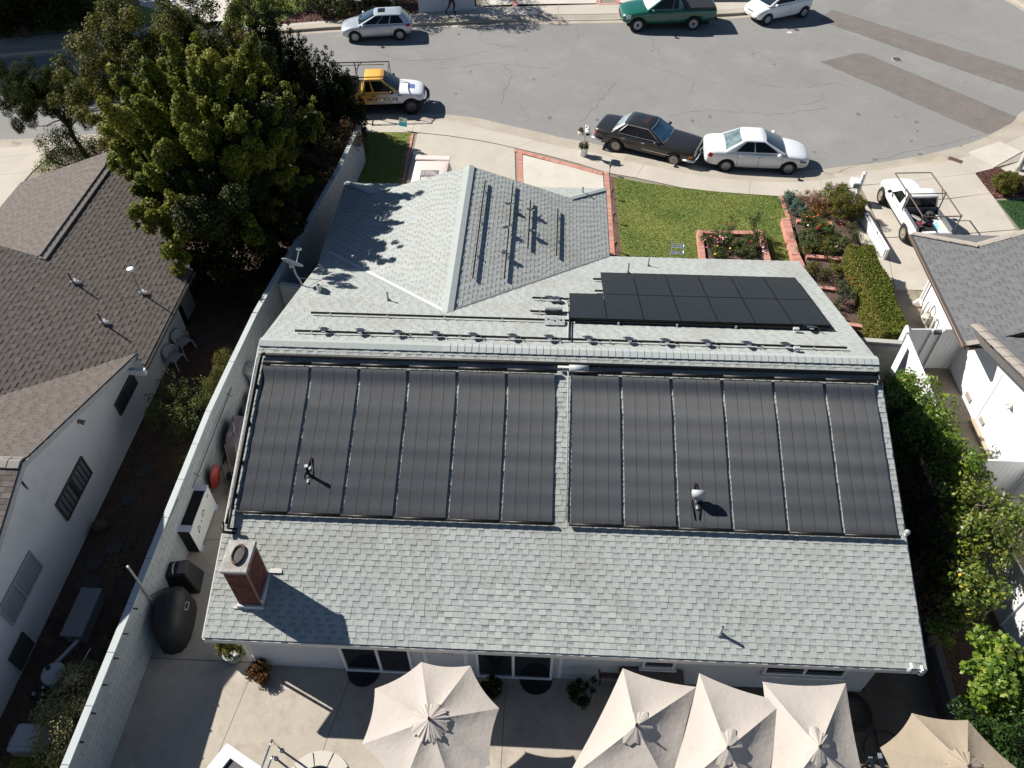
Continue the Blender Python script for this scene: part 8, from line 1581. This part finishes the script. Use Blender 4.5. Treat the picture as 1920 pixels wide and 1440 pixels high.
# low white wall and bins across the street
a, b = Vector(G(785, 23)), Vector(G(890, 18)); t = thing('garden_wall', 'low white wall across the street behind the walking person', 'wall', (a+b)/2); d = b-a; ang = math.atan2(d.y, d.x); m_ = (a+b)/2
MB().box((m_.x, m_.y+.12, .42), (d.length, .22, .84), ang).build('wall', mat('far_white_wall', (.55, .58, .62), .8, var=.08), t); MB().box((m_.x, m_.y+.12, .87), (d.length+.06, .28, .06), ang).build('coping', mat('far_white_wall', (.55, .58, .62), .8), t)
c = G(1345, 6); t = thing('garden_wall', 'low grey wall between the green pickup and the small white hatchback', 'wall', c); MB().box((c[0]+.4, c[1]+.6, .25), (2.6, .3, .5), .05).build('wall', mat('far_grey_wall', (.30, .31, .32), .8), t)
c = G(890, 12); t = thing('gate_post', 'thin dark post at the right end of the low white wall', 'post', c); MB().box((c[0]+.05, c[1]+.1, .6), (.10, .10, 1.2)).build('post', M_BLACK, t)
c = G(160, 12); t = thing('timber_post', 'slanting reddish timber rail post across the street at the upper left', 'post', c); MB().tube([(c[0], c[1], 0), (c[0]+.1, c[1]+.1, 1.0)], .07, 6).build('post', mat('red_timber', (.14, .07, .05), .8), t); MB().tube([(c[0]+.05, c[1], .9), (c[0]+1.6, c[1]+2.2, 1.0)], .06, 6).build('rail', mat('pale_timber', (.38, .30, .22), .8), t)

# ------------------------------------------------------------------ the walking person
def person(lab, loc, rz):
    t = thing('person', lab, 'person', loc, rz); M_SK = mat('skin', (.36, .20, .13), .6); M_TR = mat('dark_trousers', (.012, .013, .02), .85); M_SHT = mat('dark_shirt', (.02, .02, .026), .85); M_SHOE = mat('dark_shoe', (.02, .018, .017), .6)
    def skin(name, nodes, edges, m, root=0, sub=2):
        me = bpy.data.meshes.new(name); me.from_pydata([n_[:3] for n_ in nodes], edges, []); o = bpy.data.objects.new(name, me); COL.objects.link(o); s = o.modifiers.new('skin', 'SKIN'); 
        if not me.skin_vertices: bpy.context.view_layer.objects.active = o
        for i, n_ in enumerate(nodes): sv = me.skin_vertices[0].data[i] if me.skin_vertices else None; 
        if me.skin_vertices:
            for i, n_ in enumerate(nodes): me.skin_vertices[0].data[i].radius = (n_[3], n_[4] if len(n_) > 4 else n_[3]); me.skin_vertices[0].data[i].use_root = (i == root)
        q = o.modifiers.new('s', 'SUBSURF'); q.levels = sub; q.render_levels = sub; me.materials.append(m); apply_mods(o); o.data.materials.clear(); o.data.materials.append(m); o.parent = t; o.data.polygons.foreach_set('use_smooth', [True]*len(o.data.polygons)); return o
    N_ = [(0, 0, .95, .13, .16), (0, 0, 1.15, .11, .15), (.02, 0, 1.36, .12, .18), (.03, 0, 1.47, .06), (.05, 0, 1.53, .055), (.07, 0, 1.62, .095, .08), (.08, 0, 1.70, .085, .075),
          (.01, .10, .88, .095), (.16, .10, .50, .062), (.10, .10, .10, .042), (.21, .11, .04, .04), (.01, -.10, .88, .095), (-.08, -.10, .50, .062), (-.34, -.10, .16, .042), (-.28, -.11, .04, .04),
          (.02, .19, 1.40, .05), (-.10, .24, 1.14, .042), (-.02, .25, .90, .032), (.02, .25, .83, .03), (.02, -.19, 1.40, .05), (.12, -.24, 1.14, .042), (.26, -.24, .94, .032), (.31, -.24, .88, .03)]
    E_ = [(0, 1), (1, 2), (2, 3), (3, 4), (4, 5), (5, 6), (0, 7), (7, 8), (8, 9), (9, 10), (0, 11), (11, 12), (12, 13), (13, 14), (2, 15), (15, 16), (16, 17), (17, 18), (2, 19), (19, 20), (20, 21), (21, 22)]
    try: b = skin('body', N_, E_, M_SHT)
    except Exception as ex: print('skin failed', ex)
    for sy, x in ((.10, .12), (-.10, -.36)): MB().sphere((x+.08, sy, .05 if sy > 0 else .07), .06, 8, 6).build('shoe', M_SHOE, t, world=False, smooth=True)
    MB().sphere((.065, 0, 1.72), .105, 12, 8).build('hair', mat('dark_hair', (.015, .012, .01), .8), t, world=False, smooth=True)
    for sy in (.25, -.24):
        hx, hz = ((.02, .82) if sy > 0 else (.32, .86))
        for k in range(4): MB().tube([(hx+.012*k-.02, sy, hz), (hx+.012*k-.01, sy, hz-.09)], [.010, .008], 5).build('finger', M_SK, t, world=False, smooth=True)
        MB().tube([(hx+.03, sy, hz+.01), (hx+.05, sy, hz-.05)], [.011, .009], 5).build('thumb', M_SK, t, world=False, smooth=True)
    MB().tube([(.155, 0, 1.60), (.175, 0, 1.58)], [.014, .018], 6).build('nose', M_SK, t, world=False)
    return t
person('person in dark clothes walking past the low white wall across the street', (*G(847, 26)[:2], 0), math.radians(-15))
# ------------------------------------------------------------------ render settings
scene.render.engine = 'CYCLES'
scene.cycles.max_bounces = 5; scene.cycles.diffuse_bounces = 2
